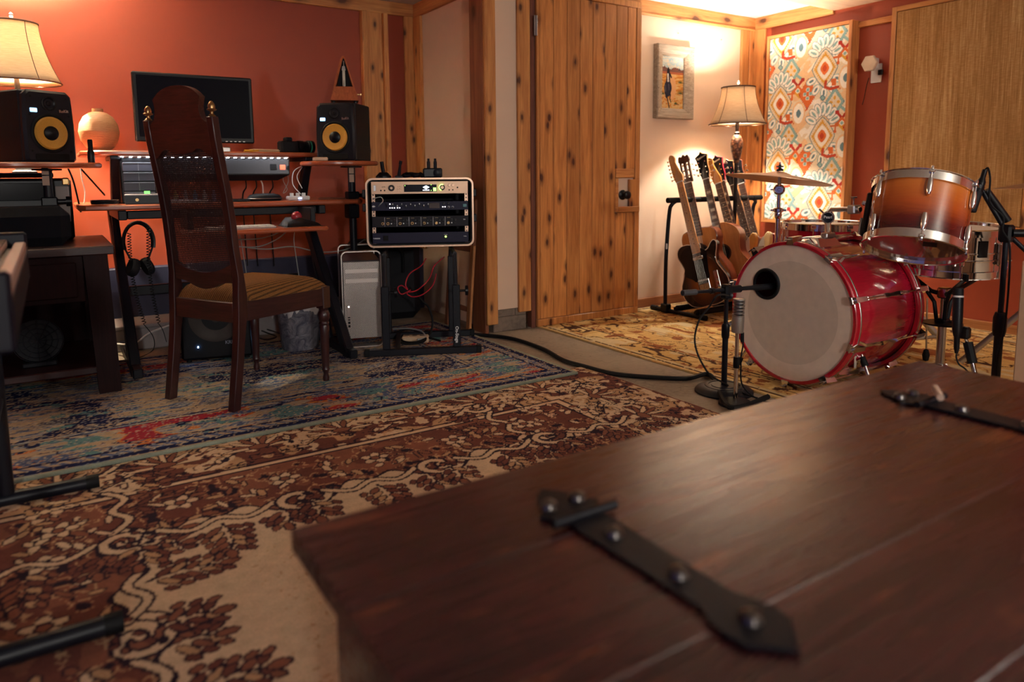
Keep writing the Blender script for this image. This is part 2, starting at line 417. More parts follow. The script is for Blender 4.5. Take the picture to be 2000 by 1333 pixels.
# block foundation showing under the cream wall, mortar joints modelled as gaps
fb = MB().box((xr-.03,yf+.012,0),(2.295,yd,.128))
for (a, b, z_, z2) in ((-.03,.118,.086,.128),(.12,.195,.086,.128),(-.03,.195,0,.084)):
    fb.bbox((xr+a+.001,yf+.004,z_),(xr+b-.001,yf+.03,z2),.003)
struct('trim_2', fb, MT['block'])
# cedar trim round the top of every wall
struct('trim_3', MB().bbox((x0,yl-.02,1.92),(xr,yl,zc),.003), MT['cedarX'])
struct('trim_4', MB().bbox((xr-.02,yf,1.915),(xr,yl-.02,zc),.003), MT['cedarY'])
struct('trim_5', MB().bbox((2.10,yf-.02,1.935),(3.14,yf,zc),.003), MT['cedarX'])
struct('trim_6', MB().bbox((3.14,yd-.022,1.915),(x1,yd,zc),.003).bbox((3.14,yd-.03,1.908),(x1-.022,yd,1.918),.002), MT['cedarX'])
struct('trim_7', MB().bbox((x1-.02,y0,1.935),(x1,2.905,zc),.003).bbox((x1-.022,2.915,1.915),(x1,yd-.022,zc),.003), MT['cedarY'])
# double post on the terracotta wall
pa = at(706, 25, y=yl-.04).x; pb = at(757, 30, y=yl-.04).x
struct('trim_8', MB().bbox((pa,yl-.045,.41),(pa+.035,yl,1.92),.003).bbox((pa+.037,yl-.02,.41),(pb-.033,yl,1.92),.002).bbox((pb-.031,yl-.045,.41),(pb,yl,1.92),.003), MT['cedarZ'])
struct('trim_9', MB().bbox((xr-.085,yl-.02,.41),(xr-.021,yl,1.92),.003).bbox((xr-.02,yl-.115,.41),(xr,yl,1.915),.003), MT['cedarZ'])
# end boards of the partition
struct('trim_10', MB().bbox((xr-.085,yf,.0),(xr-.062,yf+.14,1.95),.003), wood('cedar_shaded_board', srgb(120,66,44), srgb(160,100,66), 'Z', .5, knots=5))  # side-facing board; its shade is put into a darker cedar colour
struct('trim_11', MB().bbox((xr-.082,yf-.022,.052),(xr-.012,yf,1.95),.004), MT['cedarZ'])
# door frame: left jamb board, dark rebate with hinge, head
struct('trim_12', MB().bbox((2.232,yf-.02,.105),(2.315,yf,1.95),.003), MT['cedarZ'])
struct('trim_13', MB().bbox((2.322,yf-.012,0),(2.352,yf+.03,1.935),.002), wood('cedar_rebate', srgb(98,52,40), srgb(140,84,64), 'Z', .5, island=.05))
struct('trim_14', MB().box((2.30,yf-.004,0),(3.14,yd,.004)), MT['block'])
# baseboards
struct('baseboard_door', MB().bbox((3.14,yd-.022,0),(x1,yd,.062),.003), wood('cedar_baseboard', srgb(130,76,44), srgb(172,112,70), 'X', .5))
struct('baseboard_right', MB().bbox((x1-.022,y0,0),(x1,yd-.03,.055),.003), wood('cedar_baseboard_side', srgb(150,88,44), srgb(196,130,76), 'Y', .5))
struct('trim_15', MB().bbox((x1-.15,yd-.02,.06),(x1-.105+.03,yd,1.91),.003).bbox((x1-.07,yd-.022,.06),(x1-.022,yd,1.915),.003).bbox((x1-.02,yd-.11,.055),(x1,yd,1.915),.003), MT['cedarZ'])
# picture rail between the two acoustic panels
za = at(1700, 44, x=x1-.02).z
struct('trim_16', MB().bbox((x1-.022,1.2,za-.018),(x1,3.40,za+.018),.003), MT['cedarY'])
# dropped beam boxed in by the ceiling corner
struct('trim_17', MB().bbox((2.9,2.55,1.93),(x1-.03,2.90,2.0),.004), wood('beam_board', srgb(205,165,135), srgb(232,196,165), 'X', .5, knots=3))
# ------------------------------------------------------------------ door
dy = yf-.035
D = thing('door_1', None, None, (2.349, dy, 0)); D['kind'] = 'structure'
dw = 3.132-2.349; npl = 9
pl = MB(); edges = [0, .052, .155, .255, .352, .448, .542, .632, .7, .742]
edges = [0, .020, .116, .212, .307, .402, .494, .584, .672, .742]
for i in range(9):
    a, b = edges[i]+.001, edges[i+1]-.001
    if i < 7: pl.bbox((a,0,.052),(b,.02,1.895),.003)
    else: pl.bbox((a,0,.052),(b,.02,.655),.003).bbox((a,0,.925),(b,.02,1.895),.003)
pl.build('plank_panel', MT['door'], D)
MB().bbox((0,-.002,.008),(dw,.02,.050),.003).bbox((0,-.002,1.897),(dw,.02,1.934),.003).bbox((.744,-.002,.05),(dw,.02,.66),.003).bbox((.744,-.002,.86),(dw,.02,1.897),.003).bbox((.70,-.003,.69),(dw,.018,.86),.003).build('door_rail', MT['door'], D)
MB().bbox((.585,-.005,.87),(.735,.02,.925),.003).bbox((.605,-.005,.657),(dw,.02,.692),.003).bbox((.585,-.002,.66),(.610,.02,.868),.003).build('knob_surround', MT['cedarX'], D)
MB().box((.008,.021,.01),(dw-.004,.05,1.93)).build('door_core', MT['cream'], D)
kn = at(1219, 381, y=dy) - Vector((2.349, dy, 0))
MB().lathe([(0,0),(.030,0),(.031,.006),(.020,.012),(.011,.016),(.011,.028),(.022,.034),(.026,.046),(.024,.056),(.012,.062),(0,.063)], 24, M=TR((kn.x,.018,kn.z)) @ RX(90)).build('door_knob', MT['black'], D)
hg = MB(); 
for k in range(5): hg.cyl((.002-.008,-.008,1.66+.022*k),(.002-.008,-.008,1.68+.022*k),.005,n=10)
hg.bbox((-.02,-.004,1.66),(.0,-.001,1.77),.001)
hg.build('hinge', MT['steel'], D)
# ------------------------------------------------------------------ woven designs painted into colour attributes of fine grids
RNG = np.random.RandomState(11)
def vnoise(w, h, cw, chh, seed=0, octaves=3):
    rs = np.random.RandomState(seed); out = np.zeros((h, w)); amp = 1; tot = 0
    for o in range(octaves):
        gw, gh = int(w/cw)+3, int(h/chh)+3; g = rs.rand(gh, gw)
        xs = np.arange(w)/cw; ys = np.arange(h)/chh; xi = xs.astype(int); yi = ys.astype(int)
        fx = xs-xi; fy = ys-yi; fx = fx*fx*(3-2*fx); fy = fy*fy*(3-2*fy)
        a = g[yi][:, xi]; b = g[yi][:, xi+1]; c = g[yi+1][:, xi]; d = g[yi+1][:, xi+1]
        out += amp*((a*(1-fx)+b*fx)*(1-fy[:, None]) + (c*(1-fx)+d*fx)*fy[:, None]); tot += amp
        amp *= .5; cw = max(cw/2, 1.01); chh = max(chh/2, 1.01)
    return out/tot
class Art:                                              # raster in metres, y up
    def __init__(s, x0, y0, x1, y1, px):
        s.x0, s.y0, s.px = x0, y0, px; s.w = int(round((x1-x0)/px))+1; s.h = int(round((y1-y0)/px))+1
        s.x1 = x0+(s.w-1)*px; s.y1 = y0+(s.h-1)*px
        s.X, s.Y = np.meshgrid(x0+np.arange(s.w)*px, y0+np.arange(s.h)*px); s.c = np.zeros((s.h, s.w, 3))
    def win(s, cx, cy, r):
        i0 = max(0, int((cx-r-s.x0)/s.px)); i1 = min(s.w, int((cx+r-s.x0)/s.px)+2)
        j0 = max(0, int((cy-r-s.y0)/s.px)); j1 = min(s.h, int((cy+r-s.y0)/s.px)+2)
        if i0 >= i1 or j0 >= j1: return None
        return slice(j0, j1), slice(i0, i1)
    def ell(s, cx, cy, a, b, ang=0, col=(0,0,0), out=None, ow=.006, p=2.0):
        r = max(a, b)+ow; w = s.win(cx, cy, r)
        if w is None: return
        dx = s.X[w]-cx; dy = s.Y[w]-cy; c, q = math.cos(ang), math.sin(ang); u = np.abs(dx*c+dy*q); v = np.abs(-dx*q+dy*c)
        if out is not None: s.c[w][((u/(a+ow))**p+(v/(b+ow))**p) < 1] = out
        s.c[w][((u/a)**p+(v/b)**p) < 1] = col
    def stroke(s, pts, wd, col):
        for i in range(len(pts)-1):
            (ax, ay), (bx, by) = pts[i][:2], pts[i+1][:2]; L = math.hypot(bx-ax, by-ay); w = s.win((ax+bx)/2, (ay+by)/2, L/2+wd)
            if w is None: continue
            dx = s.X[w]-ax; dy = s.Y[w]-ay; t = np.clip((dx*(bx-ax)+dy*(by-ay))/max(L*L, 1e-9), 0, 1)
            s.c[w][np.hypot(dx-t*(bx-ax), dy-t*(by-ay)) < wd/2] = col
    def poly(s, pts, col):
        xs = [p[0] for p in pts]; ys = [p[1] for p in pts]; cx, cy = (min(xs)+max(xs))/2, (min(ys)+max(ys))/2
        w = s.win(cx, cy, max(max(xs)-min(xs), max(ys)-min(ys))/2+s.px)
        if w is None: return
        X, Y = s.X[w], s.Y[w]; ins = np.zeros(X.shape, bool); n = len(pts)
        for i in range(n):
            x1_, y1_ = pts[i][:2]; x2_, y2_ = pts[(i+1)%n][:2]
            if y1_ == y2_: continue
            ins ^= ((Y > min(y1_, y2_)) & (Y <= max(y1_, y2_)) & (X < (x2_-x1_)*(Y-y1_)/(y2_-y1_)+x1_))
        s.c[w][ins] = col
    def mesh(s, name, mat, M=None, thick=.009, parent=None):
        # grid sheet plus a slab beneath it, one mesh
        n = s.w*s.h; co = np.zeros((n, 3)); co[:, 0] = s.X.ravel(); co[:, 1] = s.Y.ravel(); co[:, 2] = thick
        idx = np.arange(n).reshape(s.h, s.w)
        q = np.stack([idx[:-1, :-1], idx[:-1, 1:], idx[1:, 1:], idx[1:, :-1]], -1).reshape(-1, 4)
        rim = np.concatenate([idx[0, :], idx[1:, -1], idx[-1, -2::-1], idx[-2:0:-1, 0]]); k = len(rim)
        low = co[rim].copy(); low[:, 2] = 0; lo = n+np.arange(k)
        sd = np.stack([rim, lo, np.roll(lo, -1), np.roll(rim, -1)], -1)
        co = np.vstack([co, low]); q = np.vstack([q, sd]); col = np.vstack([s.c.reshape(-1, 3), s.c.reshape(-1, 3)[rim]*.7])
        me = bpy.data.meshes.new(name); me.vertices.add(len(co)); me.vertices.foreach_set('co', co.ravel())
        me.loops.add(q.size); me.polygons.add(len(q)); me.loops.foreach_set('vertex_index', q.ravel().astype(np.int32))
        me.polygons.foreach_set('loop_start', np.arange(len(q), dtype=np.int32)*4); me.update(calc_edges=True); me.validate()
        a = me.color_attributes.new('weave', 'FLOAT_COLOR', 'POINT'); rgba = np.ones((len(co), 4)); rgba[:, :3] = col
        a.data.foreach_set('color', rgba.ravel()); me.materials.append(mat)
        o = bpy.data.objects.new(name, me); COL.objects.link(o)
        if parent is not None: o.parent = parent
        if M is not None: o.matrix_local = M
        return o
def weave(name, rough=.95, fs=(600, 600, 1), amt=.35, bump=.5, sheen=.0, spec=.1):
    t = NT(name); at_ = t.n('ShaderNodeAttribute', attribute_name='weave'); v = t.coord()
    n1 = t.noise(v, 260, 2, .7); n2 = t.noise(v, 30, 4, .7)
    m = t.mix(.5, n1, n2); r = t.ramp(m, [(.3, (1-amt,)*3), (.7, (1+amt*.6,)*3)])
    t.col(t.mix(1.0, at_.outputs['Color'], r, 'MULTIPLY')); t.set(Roughness=rough, Sheen_Weight=sheen, Specular_IOR_Level=spec); t.bump(n1, bump, .002); return t.mat
def side_maps(A, xL, xR, yT, yB=None):
    eT = yT-A.Y; eL = A.X-xL; eR = xR-A.X; st = [eT, eL, eR]; ss = [A.X, A.Y, A.Y]
    if yB is not None: st.append(A.Y-yB); ss.append(A.X)
    E_ = np.min(st, 0); k = np.argmin(st, 0); S_ = np.choose(k, ss); return E_, S_
# ---- brown floral rug
def brown_rug():
    xL, xR, yT = -.62, 2.02, 2.60; A = Art(-.62, .15, 2.02, 2.54, .0046)
    cream, tan, brn, rust, drk = srgb(210,180,148), srgb(186,146,110), srgb(112,66,56), srgb(136,86,68), srgb(46,32,44)
    E_, S_ = side_maps(A, xL, xR, yT); w, h = A.w, A.h
    A.c[:] = cream
    n0 = vnoise(w, h, 9, 9, 3, 3); n1 = vnoise(w, h, 16, 16, 4, 2)
    band = (E_ < .40); A.c[band] = tan; A.c[band & (n1 > .54)] = brn; A.c[band & (np.abs(n0-.5) < .035)] = drk; A.c[band & (n0 > .66)] = cream
    for a, b, c in ((0,.012,brn),(.385,.395,drk),(.40,.415,cream),(.42,.43,drk)): A.c[(E_ >= a) & (E_ < b)] = c
    sc = .70+.035*np.sin(S_*2*math.pi/.42)+.02*np.sin(S_*2*math.pi/.14)
    g = (E_ >= .43) & (E_ < sc); A.c[g] = brn; A.c[g & (n1 > .56)] = rust; A.c[g & (np.abs(n0-.42) < .022)] = tan; A.c[g & (n0 < .3)] = drk
    A.c[(E_ >= sc) & (E_ < sc+.012)] = drk
    def place(side):
        if side == 'T': return (lambda s, e: (s, yT-e)), 0, (xL+.3, xR-.3)
        if side == 'L': return (lambda s, e: (xL+e, s)), math.pi/2, (.2, yT-.3)
        return (lambda s, e: (xR-e, s)), -math.pi/2, (.2, yT-.3)
    rs = random.Random(5)
    for sd in 'LRT':
        f, a0, (s0, s1) = place(sd)
        def P(pts): return [f(*p) for p in pts]
        def leaf(s, e, da, L, Wd, c, o=drk, ow=.005):
            x, y = f(s, e)
            ang = {'T': -da, 'L': da+math.pi/2, 'R': -da-math.pi/2}[sd] if False else None
            v = f(s+math.cos(da)*.01, e+math.sin(da)*.01); ang = math.atan2(v[1]-y, v[0]-x)
            A.ell(x+math.cos(ang)*L, y+math.sin(ang)*L, L, Wd, ang, c, o, ow)
        s = s0; i = 0
        while s < s1:
            # outer border: fan blossoms and squiggly stems on a spotted ground
            for k in range(9):
                a = math.pi*(k/8); leaf(s, .25, -a, .055, .009, (cream, rust)[k % 2], drk, .0045)
            A.ell(*f(s, .245), .03, .018, a0, rust, drk)
            for q in range(11):
                ss, ee = s+.14+rs.uniform(-.07,.07), rs.uniform(.05,.37)
                A.ell(*f(ss, ee), .03, .022, rs.random()*3, cream, None)
                leaf(ss, ee, rs.uniform(0,6.3), .014, .006, rs.choice([drk, rust, brn]), drk, .003)
            st = cr([(s+.14-.07*math.cos(k*.9), .08+k*.045) for k in range(7)], 4); A.stroke(P(st), .007, drk)
            for k in range(6):
                leaf(s+.14+rs.uniform(-.05,.05), .10+k*.045, rs.uniform(0,6.3), .017, .008, cream, drk, .004)
            # ground: cream outlined cartouches
            for k in range(14):
                leaf(s+rs.uniform(-.14,.14), rs.uniform(.46,.66), rs.uniform(0,6.3), rs.uniform(.012,.028), rs.uniform(.006,.011), rs.choice([cream, tan, rust, cream]), drk, .004)
            for k in range(5):
                a = k*2*math.pi/5; leaf(s, .55, a, .022, .013, cream, drk, .004)
            A.ell(*f(s, .55), .012, .012, 0, rust, drk)
            s += .28; i += 1
        s = s0
        while s < s1:
            # scroll edge of the border
            sp = [(s+(.085-.0085*k)*math.cos(k*.8), .70+(.075-.0075*k)*math.sin(k*.8)) for k in range(10)]
            sp = cr(sp, 4); A.stroke(P(sp), .036, drk); A.stroke(P(sp), .020, cream)
            ln = cr([(s+.07, .69), (s+.14, .735), (s+.21, .70), (s+.28, .735), (s+.35, .69)], 5); A.stroke(P(ln), .03, drk); A.stroke(P(ln), .016, cream)
            for k in range(9): leaf(s+.03+rs.uniform(-.05,.05), .70+rs.uniform(-.05,.05), rs.uniform(0,6.3), .010, .006, rs.choice([rust, drk, brn]), drk, .004)
            # sprigs reaching into the plain field
            for off, Ls in ((.21, .15), (.02, .10), (.36, .09)):
                st = cr([(s+off, .74), (s+off+.015, .74+Ls*.5), (s+off-.01, .74+Ls)], 4); A.stroke(P(st), .009, drk)
                nn = int(Ls/.028)
                for k in range(nn):
                    e = .76+Ls*k/nn
                    for sg in (-1, 1):
                        leaf(s+off+sg*.008, e, math.pi/2-sg*rs.uniform(.6,1.0), rs.uniform(.018,.030)*(1-.06*k), .009, rs.choice([rust, brn, tan]), drk, .0045)
                        leaf(s+off+sg*.05*(1-k/nn*.5), e+.01, math.pi/2-sg*.5, .014, .008, rs.choice([rust, brn]), drk, .004)
                leaf(s+off-.01, .74+Ls, math.pi/2, .02, .011, rust, drk, .005)
            s += .42
    A.c[(E_ > .93) & (vnoise(w, h, 2, 2, 9, 1) > .93)] = tan
    return A
A = brown_rug(); BR = A.mesh('floral_rug', weave('floral_rug_pile', amt=.30))
tag(BR, 'cream and red-brown floral rug with a plain centre, lying in front of the blue one', 'rug')
# ---- blue distressed rug laid over it
def blue_rug():
    xL, xR, yB, yT = -.95, 1.915, 2.45, 3.86; A = Art(-.95, 2.45, 1.915, 3.86, .0055); w, h = A.w, A.h
    sand, mist, blue, navy, red, org, teal = srgb(178,152,124), srgb(150,150,150), srgb(84,96,128), srgb(26,30,68), srgb(165,48,62), srgb(200,118,58), srgb(92,132,134)
    eT = yT-A.Y; eB = A.Y-yB; eR = xR-A.X; eL = A.X-xL; E_ = np.minimum(np.minimum(eT, eB), np.minimum(eR, eL))
    st = vnoise(w, h, 14, 2.2, 21, 3); b = vnoise(w, h, 46, 22, 22, 4); b2 = vnoise(w, h, 24, 9, 23, 3); f = vnoise(w, h, 2, 1.3, 24, 2); c3 = vnoise(w, h, 30, 11, 25, 2); c4 = vnoise(w, h, 22, 8, 27, 2)
    A.c[:] = sand; A.c[st > .54] = mist; A.c[(st > .62) & (f > .4)] = blue
    fld = E_ > .36
    A.c[fld & (b > .56) & (f+st*.4 > .55)] = navy; A.c[fld & (np.abs(b-.46) < .012) & (f > .35)] = blue; A.c[fld & (b2 < .36) & (f > .5)] = srgb(120,112,112)
    A.c[fld & (b2 > .66) & (f > .45)] = teal
    bd = (E_ > .10) & (E_ < .325)
    A.c[bd & (c3 > .57) & (f > .30)] = org; A.c[bd & (c3 > .62) & (c4 > .5) & (f > .25)] = red; A.c[bd & (c4 < .40) & (f > .35)] = blue; A.c[bd & (c3 < .33) & (f > .3)] = teal
    A.c[bd & (np.abs(c4-.5) < .02)] = navy
    for a, b_, c, th in ((.02,.05,navy,.25),(.05,.085,sand,.5),(.085,.10,navy,.35),(.325,.335,navy,.25),(.35,.36,navy,.3)):
        m = (E_ > a) & (E_ < b_) & (f > th); A.c[m] = c
    k = (E_ > .05) & (E_ < .085) & (np.sin((A.X+A.Y)*2*math.pi/.045) > .1); A.c[k] = blue
    A.c[E_ < .016] = srgb(150,158,140)
    spk = vnoise(w, h, 1.6, 1.1, 30, 1); A.c[(spk > .86) & (E_ > .016)] = srgb(190,172,148); A.c[(spk < .10) & (E_ > .016)] = srgb(50,56,92)
    return A
A = blue_rug(); BL = A.mesh('distressed_rug', weave('distressed_rug_pile', amt=.3), M=TR((0,0,.0095)), thick=.010)
tag(BL, 'faded navy blue and beige patterned rug with pale bound edge under the desk', 'rug')
# ---- ochre rug under the drums
def ochre_rug():
    xL, xR, yB, yT = 2.36, 4.35, .55, 3.48; A = Art(xL, yB, xR, yT, .0075); w, h = A.w, A.h
    och, gold, dk, pale, rst = srgb(208,164,100), srgb(224,186,122), srgb(84,52,34), srgb(214,186,140), srgb(150,88,48)
    E_ = np.minimum(np.minimum(A.X-xL, xR-A.X), np.minimum(A.Y-yB, yT-A.Y))
    a = vnoise(w, h, 10, 16, 41, 2); b = vnoise(w, h, 26, 26, 42, 3); f = vnoise(w, h, 2, 2, 43, 1)
    A.c[:] = och; A.c[b > .56] = gold; A.c[np.abs(a-.5) < .022] = dk; A.c[(np.abs(b-.48) < .012)] = rst; A.c[(a > .68)] = pale; A.c[(a < .27)] = rst
    for p, q, c in ((0,.02,gold),(.02,.035,dk),(.035,.06,pale),(.20,.215,dk),(.225,.24,rst),(.42,.43,dk),(.45,.46,rst)): A.c[(E_ >= p) & (E_ < q) & (f > .25)] = c
    A.c[(E_ > .07) & (E_ < .19) & (np.abs(a-.5) < .05)] = dk
    return A
A = ochre_rug(); OR = A.mesh('ochre_rug', weave('ochre_rug_pile', amt=.28))
tag(OR, 'worn golden ochre rug with dark squiggle pattern under the drum kit', 'rug')
# ------------------------------------------------------------------ acoustic panel with ikat fabric
def ikat(W_, H_):
    A = Art(0, 0, W_, H_, .0034)
    lin, wht, org, drk, teal, slate, gold, peach, rst = srgb(226,212,186), srgb(242,238,228), srgb(212,112,62), srgb(186,74,50), srgb(140,178,178), srgb(104,132,142), srgb(216,162,66), srgb(230,194,150), srgb(176,60,50)
    n = vnoise(A.w, A.h, 22, 22, 61, 3); A.c[:] = lin; A.c[n > .62] = peach; A.c[n < .36] = wht
    kx, ky = .333/310, .434/370
    def dia(x, y, a, b, c, rag=0):
        if rag:
            pts = []; N = 9
            for q in range(4):
                c0 = [(a,0),(0,b),(-a,0),(0,-b)][q]; c1 = [(0,b),(-a,0),(0,-b),(a,0)][q]
                for k in range(N):
                    for t, s_ in ((k/N, 1.0), ((k+.5)/N, 1+rag)): pts.append((x+(c0[0]+(c1[0]-c0[0])*t)*s_, y+(c0[1]+(c1[1]-c0[1])*t)*s_))
            A.poly(pts, c)
        else: A.ell(x, y, a, b, 0, c, p=1.25)
    cells = []
    for i in range(-1, 4):
        for j in range(-3, 6): cells.append((i*310+90, j*370+(i%2)*200+12))
    def at_(cx, cy, dx, dy): return (cx+dx)*kx, H_-(cy+dy)*ky
    for cx, cy in cells:                               # broad bands
        x, y = at_(cx, cy, 180, 120); A.stroke([(x-.07, y-.06), (x+.05, y+.05), (x+.09, y+.05)], .045, peach); A.stroke([(x-.08, y+.0), (x+.02, y+.09)], .012, org); A.stroke([(x+.02,y-.10),(x+.10,y-.02)], .016, wht); A.stroke([(x-.10,y-.09),(x-.02,y-.15)], .018, teal); 
        x, y = at_(cx, cy, 90, -75); A.stroke([(x-.05, y+.06), (x+.06, y-.05)], .03, gold)
    for cx, cy in cells:
        x, y = at_(cx, cy, 0, 0)
        for k in range(7):                              # scalloped flower crown
            a = math.radians(25+k*21.6); px_, py_ = x+.095*math.cos(a), y+.055+.12*math.sin(a)
            A.ell(px_, py_, .046, .027, a, slate, p=2); A.ell(px_, py_, .042, .023, a, wht); A.ell(px_, py_, .026, .008, a, teal)
        for k in range(5):                              # lower petals
            a = math.radians(200+k*35); px_, py_ = x+.10*math.cos(a), y-.03+.125*math.sin(a)
            A.ell(px_, py_, .040, .026, a, teal); A.ell(px_, py_, .035, .021, a, wht); A.ell(px_, py_, .018, .008, a, slate)
        dia(x, y, .094, .126, slate); dia(x, y, .088, .119, lin); dia(x, y, .072, .098, gold, .2); dia(x, y, .058, .078, lin); A.ell(x, y, .052, .068, 0, wht, p=1.4); A.ell(x, y, .032, .042, 0, org, p=1.4); A.ell(x, y, .016, .021, 0, drk, p=1.5)
        x, y = at_(cx, cy, 75, 190)                    # blue diamond with four petals
        dia(x, y, .068, .094, slate, .1); dia(x, y, .062, .086, teal); dia(x, y, .046, .064, lin, .08)
        for dx, dy in ((.026,0),(-.026,0),(0,.028),(0,-.028)): A.ell(x+dx, y+dy, .013, .010, 0 if dx else 1.57, gold, p=1.6)
        x, y = at_(cx, cy, 140, 65); A.ell(x, y, .050, .080, 0, peach); A.ell(x, y, .040, .066, 0, wht); A.ell(x, y, .019, .028, 0, slate, p=1.5)
        x, y = at_(cx, cy, 200, -40)                   # red diamond with four blue squares
        dia(x, y, .066, .098, drk, .14); dia(x, y, .058, .088, org)
        for dx, dy in ((.022,0),(-.022,0),(0,.028),(0,-.028)): A.ell(x+dx, y+dy, .0125, .0125, 0, wht, p=5); A.ell(x+dx, y+dy, .010, .010, 0, teal, p=5)
        x, y = at_(cx, cy, 128, -90)                   # stepped cross
        for a in (.8, 2.34, 3.94, 5.48):
            A.stroke([(x, y), (x+.05*math.cos(a), y+.055*math.sin(a))], .018, rst if a < 3 else org); A.ell(x+.05*math.cos(a), y+.055*math.sin(a), .014, .012, 0, rst if a < 3 else org, p=5)
        A.ell(x, y-.03, .014, .014, .78, wht, p=5); A.ell(x, y-.03, .010, .010, .78, teal, p=5)
        x, y = at_(cx, cy, 62, 82)                     # block with tail
        A.ell(x, y, .020, .022, 0, org, p=8); A.stroke([(x-.055, y+.01), (x-.058, y-.025), (x-.02, y-.04), (x+.035, y-.032)], .018, drk); A.ell(x-.025, y-.012, .014, .014, 0, wht, p=3)
        x, y = at_(cx, cy, -5, 160); A.ell(x, y, .016, .018, .78, slate, p=5); A.ell(x, y, .010, .011, .78, teal, p=5)
        x, y = at_(cx, cy, 75, -25); A.stroke([(x-.02, y+.03), (x+.014, y+.03), (x+.014, y)], .012, org); A.ell(x+.012, y-.006, .011, .011, 0, org)
        x, y = at_(cx, cy, 235, 95); A.ell(x, y, .012, .024, 0, gold, p=6)
    m = vnoise(A.w, A.h, 1.5, 1.5, 66, 1); A.c *= (.93+.14*m)[..., None]
    return A
def wall_panel(name, label, y_l, y_r, zb_, zt_, xf, fabric, art=None, fw=.022, split=0):
    # stands on the right wall: local x runs from the left edge toward the camera, local z up
    w_, h_ = y_l-y_r, zt_-zb_; dp = x1-xf
    p = thing(name, label, 'panel', M=Matrix.Translation((xf, y_l, zb_)) @ RZ(-90))   # local x -> world -y, local y -> world +x
    MB().bbox((0,0,0),(fw,dp-.003,h_),.002).build('side_board', wood(name+'_board_a', CEDAR1, CEDAR2, 'Z', .5, knots=6), p)
    MB().bbox((w_-fw,0,0),(w_,dp-.003,h_),.002).build('side_board', bpy.data.materials[name+'_board_a'], p)
    MB().bbox((fw,0,h_-fw),(w_-fw,dp-.003,h_),.002).build('end_board', wood(name+'_board_b', CEDAR1, CEDAR2, 'X', .5, knots=6), p); MB().bbox((fw,0,0),(w_-fw,dp-.003,fw),.002).build('end_board', bpy.data.materials[name+'_board_b'], p)
    if art is not None:
        a = art(w_-2*fw-.006, h_-2*fw-.006)
        a.mesh('fabric', fabric, M=TR((fw+.003,.006,fw+.003)) @ RX(90), thick=.0, parent=p)
        MB().box((fw,.012,fw),(w_-fw,dp-.01,h_-fw)).build('backing', MT['blackmat'], p)
    else:
        MB().bbox((fw+.002,.004,fw+.002),(w_-fw-.002,dp-.01,h_-fw-.002),.004).build('fabric', fabric, p)
    return p
q = [at(1498,72,x=4.30), at(1680,37,x=4.30), at(1487,434,x=4.30)]
wall_panel('acoustic_panel', 'cedar framed wall panel covered in orange and teal ikat fabric', 3.372, 2.735, .545, 1.84, 4.295, weave('ikat_fabric', amt=.12, bump=.2, fs=(300,300,1)), ikat)
def burlap():
    t = NT('burlap_fabric'); m = t.coord((90, 90, 3.2)); a = t.noise(m, 1.6, 3, .6); b = t.noise(t.coord((30, 30, 300)), 1, 2, .6); c = t.noise(t.coord((8,8,.7)), 1.2, 2)
    f = t.mix(.35, a, b); f2 = t.mix(.3, f, c)
    t.col(t.ramp(f2, [(.32, srgb(140,96,54)), (.5, srgb(180,134,82)), (.66, srgb(216,176,124))])); t.set(Roughness=.9, Specular_IOR_Level=.15); t.bump(f, .6, .003); return t.mat
wall_panel('acoustic_panel', 'large wall panel of plain golden burlap, right of the patterned one', 2.485, 1.70, .565, 1.862, 4.295, burlap(), None, .028)
# ------------------------------------------------------------------ hexagonal wifi point on its outlet
h = at(1697, 124, x=4.30); ho = thing('wifi_extender', 'cream hexagonal plug-in device on the red wall between the two panels', 'device', M=TR((4.32, h.y, h.z)) @ RZ(-90))
MB().prism(circ(.052, 6), 0, .022, ch=.004, M=RX(90) @ TR((0,0,-.0)) ).build('hexagon_body', plain('ivory_plastic', srgb(214,190,165), .4), ho, ang=20)
MB().bbox((-.018,.0,-.03),(.022,.055,.035),.004).build('plug', MT['white'], ho)
oy = at(1712, 140, x=4.375)
ol = tag(MB().prism(rrect(.07,.115,.006), 0, .006, ch=.001, M=TR((4.379,oy.y,oy.z-.01)) @ RZ(-90) @ RX(90)).build('outlet_plate', MT['white']), 'white outlet plate behind the hexagonal plug-in device', 'outlet')
MB().bbox((-.018,-.022,-.05),(.012,-.006,-.018),.003).build('adapter', MT['black'], ho, M=TR((.045,.055,-.02)))
pw = [at(1697,152,x=4.34), at(1692,170,x=4.36), at(1688,190,x=4.365), at(1684,205,x=4.37)]
tag(MB().tube(cr(pw,5), .0022, 6).build('thin_cable', MT['black']), 'thin black cord hanging from the outlet down behind the patterned panel', 'cord')
# ------------------------------------------------------------------ framed horse painting on the cream wall
pa = at(1284, 84, y=yd-.035); pb = at(1356, 98, y=yd-.035); pc = at(1277, 230, y=yd-.035)
pw_, ph_ = pb.x-pa.x, pa.z-pc.z
pt = thing('framed_painting', 'small painting of a galloping dark horse in a weathered grey frame', 'painting', (pa.x, yd, pc.z))
def frame_prof(w_, h_):
    mb = MB(); lv = [(0,-.002),(0,-.040),(.006,-.046),(.014,-.044),(.058,-.020),(.062,-.020),(.070,-.014),(.070,-.004)]
    V = [];
    for d_, y_ in lv: V += [(d_,y_,d_),(w_-d_,y_,d_),(w_-d_,y_,h_-d_),(d_,y_,h_-d_)]
    F = []
    for i in range(len(lv)-1):
        for j in range(4): a, b = i*4+j, i*4+(j+1)%4; F.append((a, b, b+4, a+4))
    return mb.add(V, F)
frame_prof(pw_, ph_).build('frame', wood('weathered_frame', srgb(120,100,84), srgb(190,170,148), 'X', .6, 2.5), pt, ang=20)
